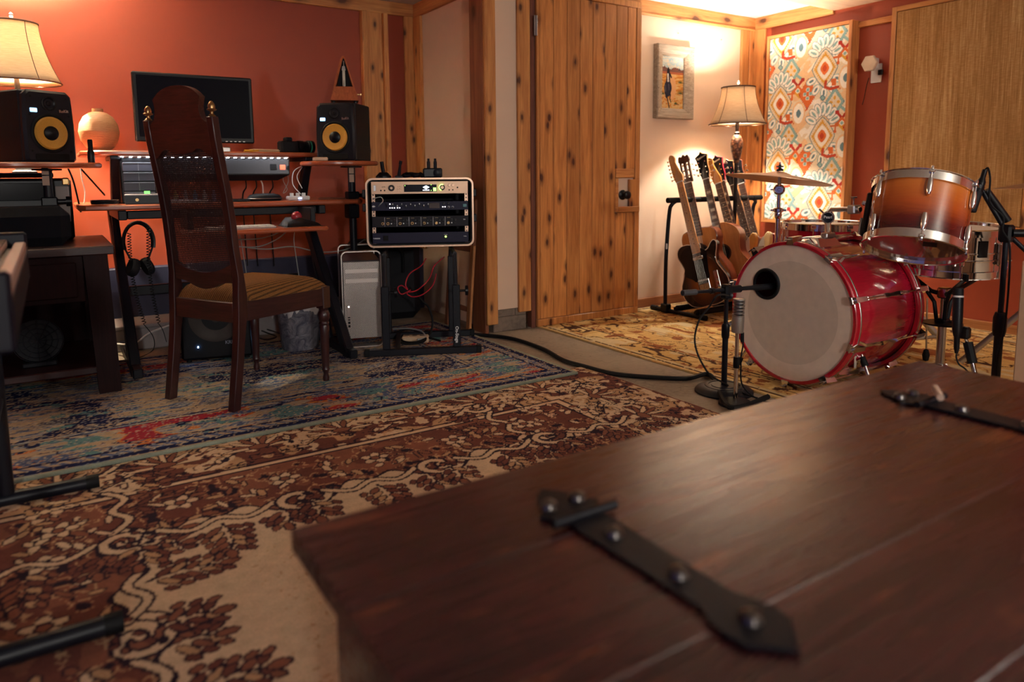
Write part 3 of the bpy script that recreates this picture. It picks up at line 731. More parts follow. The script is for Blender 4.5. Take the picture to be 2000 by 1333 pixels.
def horse(w_, h_):
    A = Art(0, 0, w_, h_, .0016); n = vnoise(A.w, A.h, 26, 5, 70, 3); n2 = vnoise(A.w, A.h, 8, 4, 71, 3); v = A.Y/h_
    A.c[:] = srgb(206,150,78); A.c[n > .55] = srgb(190,120,50); A.c[n < .38] = srgb(214,176,120); A.c[(v < .3) & (n2 > .55)] = srgb(206,168,118)
    sky = v > .74; A.c[sky] = srgb(168,192,200); A.c[sky & (n > .5)] = srgb(206,206,196); A.c[sky & (n2 > .62)] = srgb(220,205,180)
    hor = .74+.02*np.sin(A.X*60)+.03*n2; A.c[(v > .70) & (v < hor+.015)] = srgb(110,72,66); A.c[(v > .66) & (v <= .70)] = srgb(168,92,60)
    u = w_; k = h_
    A.poly([(.10*u,.76*k),(.14*u,.82*k),(.18*u,.76*k)], srgb(96,62,60)); A.poly([(.74*u,.74*k),(.8*u,.785*k),(.86*u,.74*k)], srgb(70,60,66))
    A.ell(.50*u, .40*k, .16*u, .22*k, 0, srgb(214,160,112))
    g = srgb(48,62,40)
    for cx, cy, s_ in ((.85,.50,1.0),(.86,.30,1.3),(.06,.27,.8),(.66,.10,.6)):
        for i in range(10): a = math.pi*(i/9); A.stroke([(cx*u, cy*k), ((cx+.11*s_*math.cos(a))*u, (cy+.055*s_*math.sin(a))*k)], .003, (g, srgb(86,98,56))[i%2])
    A.stroke([(.6*u,.095*k),(.8*u,.09*k)], .005, srgb(110,80,60))
    hc, hd, hl = srgb(44,42,56), srgb(26,24,36), srgb(96,90,104)
    A.ell(.30*u,.40*k,.165*u,.135*k,0,hc); A.ell(.29*u,.32*k,.14*u,.09*k,0,hc); A.poly([(.20*u,.5*k),(.40*u,.5*k),(.38*u,.62*k),(.24*u,.62*k)],hc)
    A.stroke([(.19*u,.44*k),(.20*u,.32*k)],.006,hl); A.stroke([(.33*u,.47*k),(.35*u,.36*k)],.005,hl)
    A.ell(.31*u,.615*k,.075*u,.085*k,0,hc); A.poly([(.24*u,.67*k),(.26*u,.75*k),(.30*u,.68*k)],hd); A.poly([(.31*u,.68*k),(.36*u,.75*k),(.38*u,.66*k)],hd)
    A.stroke([(.28*u,.70*k),(.31*u,.77*k),(.34*u,.70*k)],.012,hd); A.stroke([(.38*u,.66*k),(.44*u,.60*k)],.012,hd)
    A.stroke([(.29*u,.655*k),(.30*u,.56*k)],.011,srgb(225,220,214)); A.ell(.305*u,.53*k,.045*u,.025*k,0,srgb(200,180,176))
    A.stroke([(.24*u,.26*k),(.30*u,.16*k),(.37*u,.02*k)],.009,hd); A.stroke([(.42*u,.27*k),(.39*u,.20*k),(.44*u,.13*k)],.008,hd); A.stroke([(.20*u,.30*k),(.23*u,.22*k)],.012,hc)
    return A
A = horse(pw_-.132, ph_-.132); A.mesh('canvas', weave('oil_canvas', .6, amt=.12, bump=.3), M=TR((.066,-.008,.066)) @ RX(90), thick=.0, parent=pt)
for i, (px_, py_) in enumerate(((1324, 65), (1408, 78))):
    e = at(px_, py_, y=yd-.001); tag(MB().cyl((e.x,yd-.012,e.z),(e.x,yd+.004,e.z),.0035,n=8).build('nail', MT['steel']), ('small nail in the cream wall just above the painting','small nail in the cream wall above the floor lamp')[i], 'nail')
# ------------------------------------------------------------------ studio desk
MT['lam'] = wood('cherry_laminate', srgb(150,70,42), srgb(190,98,60), 'X', .28, 2.2, coat=.2)
MT['lamedge'] = wood('cherry_edge', srgb(150,62,34), srgb(190,90,52), 'X', .32, 3)
DT = .771
desk = thing('studio_desk', 'cherry topped two-tier studio desk on black slanted metal legs', 'desk', (.75, 3.9, 0))
DI = TR((-.75, -3.9, 0))
def slab(out, z, th, name, ch=.006, mat=None): return MB().prism(out, z-th, z, 0, DI, ch).build(name, mat or MT['lam'], desk, ang=30)
slab([(.10,4.25),(.10,3.66),(.13,3.62),(.24,3.60),(1.28,3.60),(1.36,3.61),(1.40,3.65),(1.40,4.25)], DT, .024, 'desktop')
slab(rrect(.62,.27,.03,4,.80,3.455), .655, .020, 'keyboard_tray')
slab([(.13,4.16),(.13,3.86),(.20,3.77),(.28,3.75),(1.14,3.75),(1.20,3.77),(1.25,3.84),(1.25,4.16)], 1.015, .022, 'upper_shelf')
wr = cr([(1.13,3.56),(1.11,3.62),(1.13,3.78),(1.42,3.80),(1.475,3.72),(1.465,3.58),(1.30,3.50)], 4, True)
slab(wr, .968, .022, 'speaker_shelf')
wl = cr([(-.20,3.50),(-.24,3.70),(-.15,3.80),(.13,3.80),(.20,3.70),(.18,3.57),(.02,3.49)], 4, True)
slab(wl, .955, .022, 'speaker_shelf')
def pt_(mb, px, py, **k): return at(px, py, **k)
for nm, xx, foot, tp in (('r', 1.175, (685,702), (603,440)), ('l', .27, (270,760), (222,432))):
    F0 = at(*foot, x=xx, z=None); F1 = at(*tp, x=xx)
    mb = MB()
    u = (F1-F0).normalized(); L = (F1-F0).length
    mb.bbox((-.022,-.034,0),(.022,.034,L+.1),.006, M=DI @ frame(F0, u, (1,0,0)))
    mb.build('leg_frame', MT['blackmetal'], desk)
    MB().bbox((xx-.02,F0.y-.05,.019),(xx+.02,F0.y+.80,.062),.005, M=DI).build('foot_bar', MT['blackmetal'], desk)
    MB().bbox((xx-.018,3.63,DT-.07),(xx+.018,4.20,DT-.026),.004, M=DI).build('side_rail', MT['blackmetal'], desk)
    A0 = Vector((xx,3.98,DT+.001)); A1 = Vector((xx-.01*0,3.84,.992))
    w_ = (A1-A0).normalized()
    MB().bbox((-.020,-.028,0),(.020,.028,(A1-A0).length),.005, M=DI @ frame(A0, w_, (1,0,0))).bbox((xx-.022,3.80,.975),(xx+.022,4.12,.992),.003, M=DI).build('upper_bracket', MT['blackmetal'], desk)
    MB().tube([(xx,F0.y+.30,.05),(xx,F0.y+.62,DT-.05)], .018, 6, M=DI).build('rear_leg', MT['blackmetal'], desk)
MB().bbox((.29,4.02,.30),(1.155,4.05,.35),.004, M=DI).build('stretcher', MT['blackmetal'], desk)
MB().bbox((.29,3.66,DT-.068),(1.155,3.69,DT-.03),.004, M=DI).build('front_rail', MT['blackmetal'], desk)
for xx in (.52, 1.07):
    MB().bbox((xx-.012,3.45,.657),(xx+.012,3.66,DT-.03),.003, M=DI).build('tray_bracket', MT['blackmetal'], desk)
for (px, tx, sh) in ((686, 1.302, .946), (93, 0.0, .933)):
    y_ = 3.655; X = at(px, 330, y=y_).x if tx > 1 else .0
    po = MB().cyl((X,y_,.50 if tx > 1 else .60),(X,y_,sh-.004),.019,n=16, M=DI).lathe([(0,sh-.012),(.055,sh-.010),(.055,sh-.003),(0,sh-.003)],20, M=DI @ TR((X,y_,0))).build('shelf_pole', MT['blackmetal'], desk)
    MB().bbox((X-.028,y_-.028,DT-.10),(X+.028,y_+.05,DT-.028),.005, M=DI).bbox((X-.03,y_-.03,DT+.001),(X+.03,y_+.03,DT+.04),.005, M=DI).cyl((X+.03,y_-.01,DT+.02),(X+.075,y_-.01,DT+.02),.010,n=10, M=DI).cyl((X+.06,y_-.01,DT+.02),(X+.08,y_-.01,DT+.02),.022,n=12, M=DI).build('clamp', MT['black'], po)
    MB().box((X-.0195,y_-.0205,.86),(X+.006,y_-.0185,.90), M=DI).box((X-.0195,y_-.0205,.905),(X+.006,y_-.0185,.94), M=DI).build('rating_sticker', plain('sticker_tan', srgb(170,140,120), .6), po)
def dull(m, s=.12, r=None):
    p = m.node_tree.nodes['Principled BSDF']; p.inputs['Specular IOR Level'].default_value = s
    if r: p.inputs['Roughness'].default_value = r
    return m
# ------------------------------------------------------------------ studio monitors
MT['cone'] = plain('yellow_aramid', srgb(206,150,58), .45, 0, .15, 200, bump=.2, bs=500)
MT['ledblue'] = emit('led_blue_white', (.35,.65,1.0), 5)
def speaker(label, x, y, z, rz, mirror):
    t = thing('studio_speaker', label, 'speaker', (x, y, z), rz, 'pair of studio speakers')
    w_, d_, h_ = .205, .235, .290
    MB().bbox((-w_/2+.004,-d_/2+.03,0),(w_/2-.004,d_/2,h_),.006).build('cabinet', MT['blackmat'], t)
    out = [(-w_/2+.012,0),(w_/2-.012,0),(w_/2,.012),(w_/2,h_*.55),(w_/2-.006,h_-.02),(w_/2-.026,h_),(-w_/2+.026,h_),(-w_/2+.006,h_-.02),(-w_/2,h_*.55),(-w_/2,.012)]
    MB().prism(out, 0, .034, ch=.010, M=TR((0,-d_/2+.031,.0)) @ XZ).build('front_baffle', plain('speaker_baffle', (.016,.017,.026), .38), t)
    yf_ = -d_/2-.003
    wf = TR((0,yf_,.118)) @ RX(90)
    MB().lathe([(.078,-.002),(.080,.003),(.074,.006),(.068,.003),(.066,.001)], 40, M=wf).build('woofer_surround', MT['rubber'], t)
    MB().lathe([(.067,.003),(.062,.010),(.057,.009),(.029,.002)], 40, M=wf).build('woofer_cone', [MT['cone']], t)
    MB().lathe([(.030,.001),(.028,.007),(.018,.012),(0,.014)], 24, M=wf).build('dust_cap', MT['black'], t)
    tf = TR((0,yf_,.238)) @ RX(90)
    MB().lathe([(.030,-.001),(.030,.003),(.024,.004),(.016,-.002),(.013,-.004)], 28, M=tf).lathe([(.013,-.003),(.009,.003),(0,.004)], 20, M=tf).build('tweeter', MT['black'], t)
    MB().prism(rrect(.135,.026,.006,3), 0, .002, M=TR((0,yf_,.022)) @ RX(90)).build('bass_port', plain('port_void', (.002,.002,.003), .8), t)
    for sx, zz in ((-.07,.262),(.07,.262),(-.078,.045),(.078,.045),(-.078,.19),(.078,.19)):
        MB().cyl((sx,yf_-.002,zz),(sx,yf_+.003,zz),.004,n=8).build('screw', MT['rubber'], t)
    MB().prism(rrect(.028,.017,.003,3), 0, .0015, M=TR((-.062,yf_-.0005,.208)) @ RX(90)).build('badge_window', emit('badge_glow', (.25,.55,1.0), .7), t)
    text('logo', 'KRK', .012, emit('logo_white', (.8,.92,1), 1.8), t, TR((-.062,yf_-.003,.208)) @ RX(90), bold=.0006)
    text('model_script', 'RoKit', .016, MT['steel'], t, TR((.058,yf_-.002,.210)) @ RX(90) @ RZ(4), bold=.0006)
    return t
speaker('black studio speaker with yellow cone under the metronome, right of the desk', 1.315, 3.655, .968, -42, 0)
speaker('black studio speaker with yellow cone in front of the lit table lamp, left edge', -.035, 3.64, .955, 30, 1)
# metronome
mt = thing('metronome', 'wooden pyramid metronome standing open on the right speaker', 'metronome', (1.315, 3.63, 1.2585), -20); mt.scale = (1.12,)*3
MT['mwood'] = wood('metronome_mahogany', srgb(142,70,38), srgb(186,100,60), 'Z', .35, 4, coat=.3)
def taper(mb, b, t_, z0, z1, mi=0, cy=0, M=None):
    V = [(-b,-b+cy,z0),(b,-b+cy,z0),(b,b+cy,z0),(-b,b+cy,z0),(-t_,-t_+cy,z1),(t_,-t_+cy,z1),(t_,t_+cy,z1),(-t_,t_+cy,z1)]
    return mb.add(V, [(0,3,2,1),(4,5,6,7),(0,1,5,4),(1,2,6,5),(2,3,7,6),(3,0,4,7)], mi, M)
def lerp(a, b, t): return a+(b-a)*t
hb, htp, HM = .062, .010, .205
def hw(z): return lerp(hb, htp, (z-.012)/(HM-.012))
mb = MB(); taper(mb, hb, hw(.075), .012, .075)
mb.build('lower_body', MT['mwood'], mt)
mb = MB()
for sx in (-1, 1):                                      # open upper body: two cheeks and a back
    V = []
    for z in (.075, HM):
        h = hw(z); V += [(sx*h,-h,z),(sx*(h-.007),-h,z),(sx*(h-.007),h,z),(sx*h,h,z)]
    mb.add(V, [(0,1,2,3),(7,6,5,4),(0,4,5,1),(1,5,6,2),(2,6,7,3),(3,7,4,0)])
h0_, h1_ = hw(.075), hw(HM)
mb.add([(-h0_,h0_-.006,.075),(h0_,h0_-.006,.075),(h0_,h0_,.075),(-h0_,h0_,.075),(-h1_,h1_-.004,HM),(h1_,h1_-.004,HM),(h1_,h1_,HM),(-h1_,h1_,HM)], [(0,3,2,1),(4,5,6,7),(0,1,5,4),(1,2,6,5),(2,3,7,6),(3,0,4,7)])
taper(mb, htp+.001, .004, HM, HM+.012)
mb.build('upper_body', MT['mwood'], mt)
mb = MB(); mb.add([(-.030,-.024,.076),(.030,-.024,.076),(.006,-.004,HM-.003),(-.006,-.004,HM-.003)], [(0,1,2,3)]); mb.build('scale_backplate', plain('dark_felt', (.012,.008,.010), .8), mt)
so = mt.children[-1].modifiers.new('s', 'SOLIDIFY'); so.thickness = .003
MB().tube([(0,-.034,.076),(.001,-.012,HM-.012)], .0022, 6).build('pendulum', MT['steel'], mt)
taper(MB(), .009, .006, .150, .168, M=TR((0,-.018,0))).build('sliding_weight', MT['steel'], mt)
MB().box((-.006,-.030,.078),(.006,-.027,.150)).build('tempo_scale', plain('scale_ivory', srgb(200,190,170), .5), mt)
MB().cyl((hb-.004,0,.045),(hb+.012,0,.045),.003,n=8).bbox((hb+.010,-.010,.040),(hb+.014,.010,.050),.001).build('winding_key', MT['brass'], mt)
for sx in (-1,1):
    for sy in (-1,1): MB().lathe([(0,0),(.008,0),(.009,.006),(.006,.013),(0,.013)], 10, M=TR((sx*.048,sy*.048,0))).build('foot', MT['black'], mt)
# ------------------------------------------------------------------ things on the shelves and desktop
ms = thing('computer_monitor', 'large dark computer monitor switched off, standing behind the carved chair', 'monitor', (.668, 4.06, 1.0155))
zb_, zt_ = .055, .398; hwid = .285
MB().bbox((-hwid,-.018,zb_),(hwid,.022,zt_),.006).build('casing', MT['black'], ms)
MB().prism(rrect(hwid*2-.034,zt_-zb_-.040,.002,2), 0, .0015, M=TR((0,-.018,(zb_+zt_)/2+.004)) @ RX(90)).build('screen', dull(plain('dark_screen', (.004,.003,.010), .35), .06), ms)
for k in range(5): MB().box((hwid-.06-.022*k,-.0195,zb_+.006),(hwid-.05-.022*k,-.0175,zb_+.009)).build('button', MT['steel'], ms)
MB().bbox((-.03,.02,.01),(.03,.05,.24),.006).build('neck', MT['black'], ms)
MB().prism(rrect(.26,.17,.03), 0, .010, ch=.003).build('stand_base', MT['black'], ms)
va = at(193, 252, y=3.93)
t = thing('wooden_vase', 'round turned wooden vase with short neck, right of the left speaker', 'vase', (va.x, 3.93, 1.015))
def vase_mat():
    q = NT('turned_ash'); v = q.coord((1,1,2.2)); n = q.noise(v, 9, 4, .6, 1.8)
    w_ = q.n('ShaderNodeTexWave', i_Scale=26, i_Distortion=4.0, i_Detail=2); w_.bands_direction = 'Z'; q.l(v, w_.inputs['Vector'])
    q.col(q.ramp(q.mix(.5, n, w_.outputs[0]), [(.25, srgb(190,134,92)), (.5, srgb(218,168,122)), (.75, srgb(140,86,54))])); q.set(Roughness=.45); return q.mat
MT['vase'] = vase_mat()
MB().lathe([(0,0),(.035,0),(.058,.018),(.078,.05),(.085,.088),(.0855,.092),(.0845,.096),(.079,.128),(.062,.160),(.038,.178),(.024,.183),(.023,.198),(.017,.198),(.016,.182),(0,.17)], 48).build('vase_body', MT['vase'], t)
b = at(166, 309, z=.956)
t = thing('spray_bottle', 'slim black bottle standing between the left speaker and the wooden vase', 'bottle', (.165, 3.62, .955))
MB().lathe([(0,0),(.013,0),(.014,.004),(.014,.045),(.010,.055),(.009,.060)], 16).build('bottle_body', MT['black'], t)
MB().lathe([(.009,.058),(.010,.060),(.010,.095),(.008,.10),(0,.10)], 16).build('cap', MT['rubber'], t)
# camera with lens lying on the upper shelf
cm = thing('camera', 'black camera with stubby lens lying on the right end of the upper shelf', 'camera', (at(565,291,y=3.86).x, 3.86, 1.015), 12)
MB().bbox((-.055,-.025,0),(.045,.03,.062),.008).bbox((-.025,-.02,.060),(.012,.022,.082),.006).build('camera_body', MT['blackmat'], cm)
MB().lathe([(0,.044),(.031,.044),(.033,.05),(.033,.075),(.030,.078),(.030,.10),(.034,.104),(.034,.135),(.030,.138),(.028,.130),(0,.126)], 28, M=TR((0,0,.034)) @ RY(90)).build('lens', MT['black'], cm)
MB().lathe([(.0345,.112),(.0345,.118)], 28, M=TR((0,0,.034)) @ RY(90)).build('lens_ring', plain('teal_ring', srgb(40,150,120), .4), cm)
pp = MB(); 
for k, (dx, dz, a) in enumerate(((0,0,4),(.004,.006,-3),(-.004,.012,6))):
    pp.bbox((-.065,-.04,0),(.065,.04,.005),.002, M=TR((dx,0,dz)) @ RZ(a))
tag(pp.build('envelopes', plain('cream_paper', srgb(206,176,140), .8), loc=(at(518,293,y=3.85).x,3.86,1.0155)), 'small pile of cream envelopes on the upper shelf left of the camera', 'envelopes')
t = at(474, 290, y=3.83)
tag(MB().tube([(0,0,.006),(.045,.01,.006)], .006, 10).tube([(.045,.01,.006),(.075,.018,.009)], .004, 8).build('marker_pen', plain('yellow_pen', srgb(226,160,40), .4), loc=(t.x,3.80,1.0155)), 'yellow marker pen beside the cream envelopes', 'pen')
t = at(440, 289, y=3.85); tag(MB().bbox((-.028,-.02,0),(.028,.02,.026),.004).build('card_reader', MT['steel'], loc=(t.x,3.88,1.0155)), 'small grey box on the shelf below the monitor edge', 'box')
t = at(622, 308, z=.968); tag(MB().bbox((-.034,-.022,0),(.034,.022,.018),.004).build('small_tin', plain('tin_cream', srgb(205,170,140), .4), loc=(1.165,3.60,.9685)), 'small cream tin on the right speaker shelf, left of the speaker', 'tin')
# led bar and the metal unit beneath the upper shelf
lb = thing('led_light_bar', 'strip of cold white leds glowing under the upper shelf', 'light', (.68, 3.775, .992))
MB().box((-.40,-.010,-.005),(.375,.010,-.0005)).build('strip_base', MT['white'], lb)
lm = emit('led_cold_white', (.82,.90,1.0), 14)
for k in range(22):
    x_ = -.385+.0355*k; MB().bbox((x_-.006,-.011,-.008),(x_+.006,.006,-.0045),.001).build('led', lm, lb)
un = thing('rack_power_unit', 'long low metal unit with brushed front and red rocker switch under the led strip', 'device', (.68, 3.80, .872))
MB().add([(-.385,0,.112),(.385,0,.112),(.385,.22,.112),(-.385,.22,.112),(-.385,0,.03),(.385,0,.03),(.385,.22,.03),(-.385,.22,.03),(-.36,.03,0),(.33,.03,0),(.33,.2,0),(-.36,.2,0)], [(0,1,2,3),(0,4,5,1),(1,5,6,2),(2,6,7,3),(3,7,4,0),(4,8,9,5),(5,9,10,6),(6,10,11,7),(7,11,8,4),(8,11,10,9)]).build('chassis', MT['black'], un, ang=20)
MB().bbox((-.383,-.004,.034),(.38,.001,.108),.001).build('brushed_face', plain('brushed_face', (.06,.06,.07), .24, .9, .2, 60), un)
MB().bbox((.335,-.010,.055),(.362,-.003,.080),.002).build('rocker_switch', emit('red_rocker', (1,.10,.05), .9), un)
MB().bbox((.285,-.007,.052),(.318,-.003,.084),.002).build('power_inlet', MT['black'], un)
# small parts drawers
dr = thing('parts_drawers', 'small dark storage tower with see-through drawers, left on the desktop', 'drawers', (.36, 3.86, DT))
MB().bbox((-.075,-.06,0),(.075,.08,.20),.004).build('cabinet', MT['black'], dr)
gl = NT('smoky_plastic'); gl.set(Base_Color=(.10,.10,.13), Roughness=.2, Alpha=1.0)
for k in range(4):
    d_ = MB().bbox((-.066,-.072,.012+.046*k),(.066,-.058,.052+.046*k),.003).build('drawer', gl.mat, dr)
    MB().bbox((-.064,-.076,.048+.046*k),(.064,-.070,.052+.046*k),.001).bbox((-.001,-.0735,.014+.046*k),(.001,-.0715,.048+.046*k),.0005).build('drawer_rim', plain('drawer_rim_grey', (.25,.25,.28), .4), d_)
pa_ = thing('headphone_amplifier', 'small silver box with a green lit knob on the desktop left of the chair', 'device', (.36, 3.69, DT), -8)
MB().bbox((-.07,-.055,0),(.085,.055,.046),.003).build('case', plain('silver_case', (.30,.27,.28), .4, .6), pa_)
MB().bbox((-.068,-.057,.003),(.083,-.054,.040),.001).build('front_plate', MT['black'], pa_)
MB().cyl((.02,-.0,.046),(.02,-.0,.058),.012,n=16).build('volume_knob', emit('green_knob', (.15,.8,.12), .8), pa_)
MB().cyl((-.02,-.058,.02),(-.02,-.064,.02),.007,n=12).build('jack', MT['brass'], pa_)
co = at(215, 402, z=DT+.01)
tag(MB().tube([(.055*math.cos(a*.5)*(1+.08*math.sin(a)), .045*math.sin(a*.5)*(1+.05*math.cos(a*1.3)), .005+.0045*(a//12.5)) for a in range(0, 50)], .003, 6).build('coiled_cable', MT['black'], loc=(.21,3.71,DT)), 'black cable coiled on the left corner of the desktop', 'cable')
def lay(name, label, cat, px, py, w_, d_, h_, mat, rz=0, y=None, z=DT, r=.003):
    p = at(px, py, z=z) if y is None else Vector((at(px, py, y=y).x, y, z))
    o = MB().bbox((-w_/2,-d_/2,0),(w_/2,d_/2,h_),r).build(name, mat, M=TR((p.x, p.y, z+.0005)) @ RZ(rz)); return tag(o, label, cat)
hc = thing('hard_case', 'zipped black oval case lying on the desktop right of the chair', 'case', (at(517,388,y=3.72).x, 3.72, DT+.0005), -6)
MB().lathe([(0,0),(.9,0),(1.0,.25),(1.0,.35),(.85,.8),(.5,1),(0,1)], 32, M=Matrix.Diagonal((.085,.055,.036,1))).build('case_shell', MT['blackmat'], hc, ang=60)
MB().tube([(.0855*math.cos(i*math.pi/16), .0555*math.sin(i*math.pi/16), .012) for i in range(32)], .0014, 5, closed=True).build('zip', MT['steel'], hc)
lay('tablet', 'thin black tablet on the desktop just right of the chair post', 'tablet', 458, 388, .12, .14, .010, MT['black'], y=3.74)
lay('wallet', 'flat brown leather wallet near the right end of the desktop', 'wallet', 648, 385, .13, .06, .008, plain('brown_leather', srgb(120,66,44), .5), y=3.74)
hb_ = thing('usb_hub', 'white desktop hub with a tiny blue light, cables plugged in', 'hub', (at(582,386,y=3.72).x, 3.72, DT+.0005), -5)
MB().bbox((-.055,-.03,0),(.055,.03,.020),.004).build('hub_case', MT['white'], hb_)
MB().bbox((-.004,-.0315,.006),(.012,-.0295,.011),.0005).build('status_light', emit('hub_led', (.3,.5,1), 5), hb_)
for k in range(3): MB().bbox((-.04+.03*k,-.008,.018),(-.022+.03*k,.006,.036),.002).build('plug', MT['white'], hb_)
kb = thing('computer_keyboard', 'slim white keyboard on the pull-out tray behind the chair', 'keyboard', (.73, 3.45, .6555))
MB().bbox((-.15,-.055,0),(.15,.055,.008),.003).build('keyboard_base', plain('aluminium', (.6,.58,.56), .4, .3), kb)
mb = MB()
for r_ in range(5):
    for c_ in range(15): mb.bbox((-.144+.0192*c_,-.050+.0200*r_,.008),(-.128+.0192*c_,-.034+.0200*r_,.0115),.001)
o = mb.build('keys', MT['white'], kb); o['kind'] = 'stuff'
tb = thing('trackball_mouse', 'black trackball mouse with a red ball at the right end of the tray', 'mouse', (1.0, 3.44, .6555), 8)
V = []
MB().add([(-.085,-.055,0),(.085,-.055,0),(.085,.055,0),(-.085,.055,0),(-.075,-.04,.020),(.078,-.045,.012),(.075,.045,.016),(-.05,.045,.042),(-.01,-.02,.040),(.02,.04,.042)], [(0,3,2,1),(0,1,5,4),(1,2,6,5),(2,3,7,9,6),(3,0,4,7),(4,8,9,7),(4,5,8),(5,6,9,8)]).build('mouse_body', MT['black'], tb, ang=50)
MB().ball((-.008,.012,.044), .026, 20).build('ball', plain('red_ball', srgb(150,40,50), .12), tb)
lay('notepad', 'pale notepad on the desktop behind the cane back of the chair', 'notepad', 365, 385, .17, .12, .012, plain('pale_paper', (.6,.58,.56), .8), y=3.76)
for k in range(6):
    o = MB().lathe([(0,0),(.011,0),(.011,.035),(.006,.042),(.006,.055),(0,.056)], 12).build('paint_bottle', plain('bottle_tint_%d' % k, [(.25,.4,.6),(.6,.5,.2),(.5,.5,.55),(.2,.35,.6),(.6,.6,.62),(.3,.3,.5)][k], .2), loc=(.49+.045*k, 3.95, DT)); tag(o, 'little tinted bottle in a row on the desktop, seen through the cane chair back', 'bottle', 'bottles behind the chair back')
# ------------------------------------------------------------------ dark side table and the gear on it
MT['dkwood'] = wood('dark_walnut', srgb(24,8,10), srgb(40,16,16), 'Z', .6, 2); dull(MT['dkwood'], .15)
MT['dkwoodX'] = wood('dark_walnut_top', srgb(34,14,15), srgb(60,30,30), 'X', .4, 2)
sx1, sy0 = .195, 3.27
st = thing('side_table', 'dark walnut side table with drawer and lower shelf, at the left edge', 'table', (-.22, 3.6, 0)); SI = TR((.22,-3.6,0))
MB().bbox((-.62,sy0,.585),(sx1+.01,3.945,.62),.004, M=SI).build('tabletop', MT['dkwoodX'], st)
for (a, b) in ((sx1-.10, sy0+.01), (-.60, sy0+.01), (sx1-.10, 3.85), (-.60, 3.85)):
    mb = MB(); V = [(a+.0,b,.585),(a+.085,b,.585),(a+.085,b+.085,.585),(a,b+.085,.585),(a+.02,b+.0,.019),(a+.10 if a > 0 else a+.085,b,.019),(a+.10 if a > 0 else a+.085,b+.085,.019),(a+.02,b+.085,.019)]
    mb.add(V, [(0,1,2,3),(7,6,5,4),(0,4,5,1),(1,5,6,2),(2,6,7,3),(3,7,4,0)], 0, SI).build('leg', MT['dkwood'], st)
MB().bbox((-.52,sy0+.02,.40),(sx1-.10,sy0+.045,.585),.003, M=SI).bbox((sx1-.06,sy0+.09,.42),(sx1-.04,3.88,.585),.003, M=SI).build('apron', MT['dkwood'], st)
d_ = MB().bbox((-.30,sy0+.008,.42),(.07,sy0+.022,.56),.004, M=SI).build('drawer_front', MT['dkwood'], st)
MB().lathe([(0,0),(.006,0),(.005,.008),(.009,.014),(.008,.018),(0,.02)], 14, M=SI @ TR((-.115,sy0+.008,.49)) @ RX(90)).build('drawer_knob', MT['steel'], d_)
MB().bbox((-.55,sy0+.03,.10),(sx1-.03,3.90,.13),.004, M=SI).build('lower_shelf', MT['dkwoodX'], st)
MB().bbox((-.55,3.89,.13),(sx1-.05,3.905,.585),.002, M=SI).build('back_panel', MT['dkwood'], st)
fa = thing('floor_fan', 'black round fan grille barely visible on the shelf of the side table', 'fan', (-.08, 3.45, .1305))
mb = MB()
for r_ in (.03,.05,.07,.088): mb.tube([(r_*math.cos(i*math.pi/12), -.02, .105+r_*math.sin(i*math.pi/12)) for i in range(24)], .0014, 5, closed=True)
for i in range(12): a = i*math.pi/6; mb.tube([(0,-.022,.105),(.088*math.cos(a),-.02,.105+.088*math.sin(a))], .0012, 5)
o = mb.build('grille', MT['blackmetal'], fa); MB().cyl((0,-.015,.105),(0,.05,.105),.085,.06,n=24).build('housing', MT['blackmat'], fa); MB().bbox((-.06,-.03,0),(.06,.06,.02),.004).build('foot', MT['blackmat'], fa)
am = thing('covered_amplifier', 'amplifier under a black cloth cover on the side table', 'amplifier', (-.17, 3.5, .6205))
mb = MB(); mb.bbox((-.34,-.13,0),(.235,.16,.155),.035); mb.build('cloth_cover', plain('black_cloth', (.004,.004,.009), .95, bump=.5, bs=40), am)
rk = thing('receiver', 'black hi-fi receiver with pale side label behind the covered amplifier', 'receiver', (-.17, 3.81, .6205))
MB().bbox((-.33,-.10,0),(.255,.13,.27),.012).build('case', MT['black'], rk)
MB().bbox((-.30,-.105,.175),(.19,-.10,.25),.002).build('front_glass', plain('black_gloss', (.006,.006,.010), .12), rk)
MB().bbox((.195,-.106,.08),(.245,-.099,.235),.002).build('side_label', plain('label_grey', srgb(150,140,135), .6), rk)
MB().bbox((.22,-.104,.238),(.25,-.08,.272),.006).build('corner_cap', MT['brass'], rk)
bs_ = at(54, 340, y=4.05)
mb = MB().bbox((-.30,-.05,.0),(.12,.30,.022),.003)
for a in (-.28, .09): mb.bbox((a,-.04,-.30),(a+.02,-.02,.0),.002).bbox((a,.26,-.30),(a+.02,.28,.0),.002)
ls = thing('lamp_shelf', 'narrow black metal shelf that carries the table lamp behind the speaker', 'shelf', (bs_.x, bs_.y-.05, TLb.z-.0225))
MB().bbox((-.30,-.05,0),(.10,.20,.022),.003).build('shelf_board', dull(plain('matt_black_shelf', (.004,.004,.006), .95), .0), ls)
for a, b in ((-.29,-.04),(.07,-.04),(-.29,.17),(.07,.17)): MB().bbox((a,b,-(TLb.z-.0225)+.001),(a+.02,b+.02,0),.002).build('leg', MT['blackmetal'], ls)
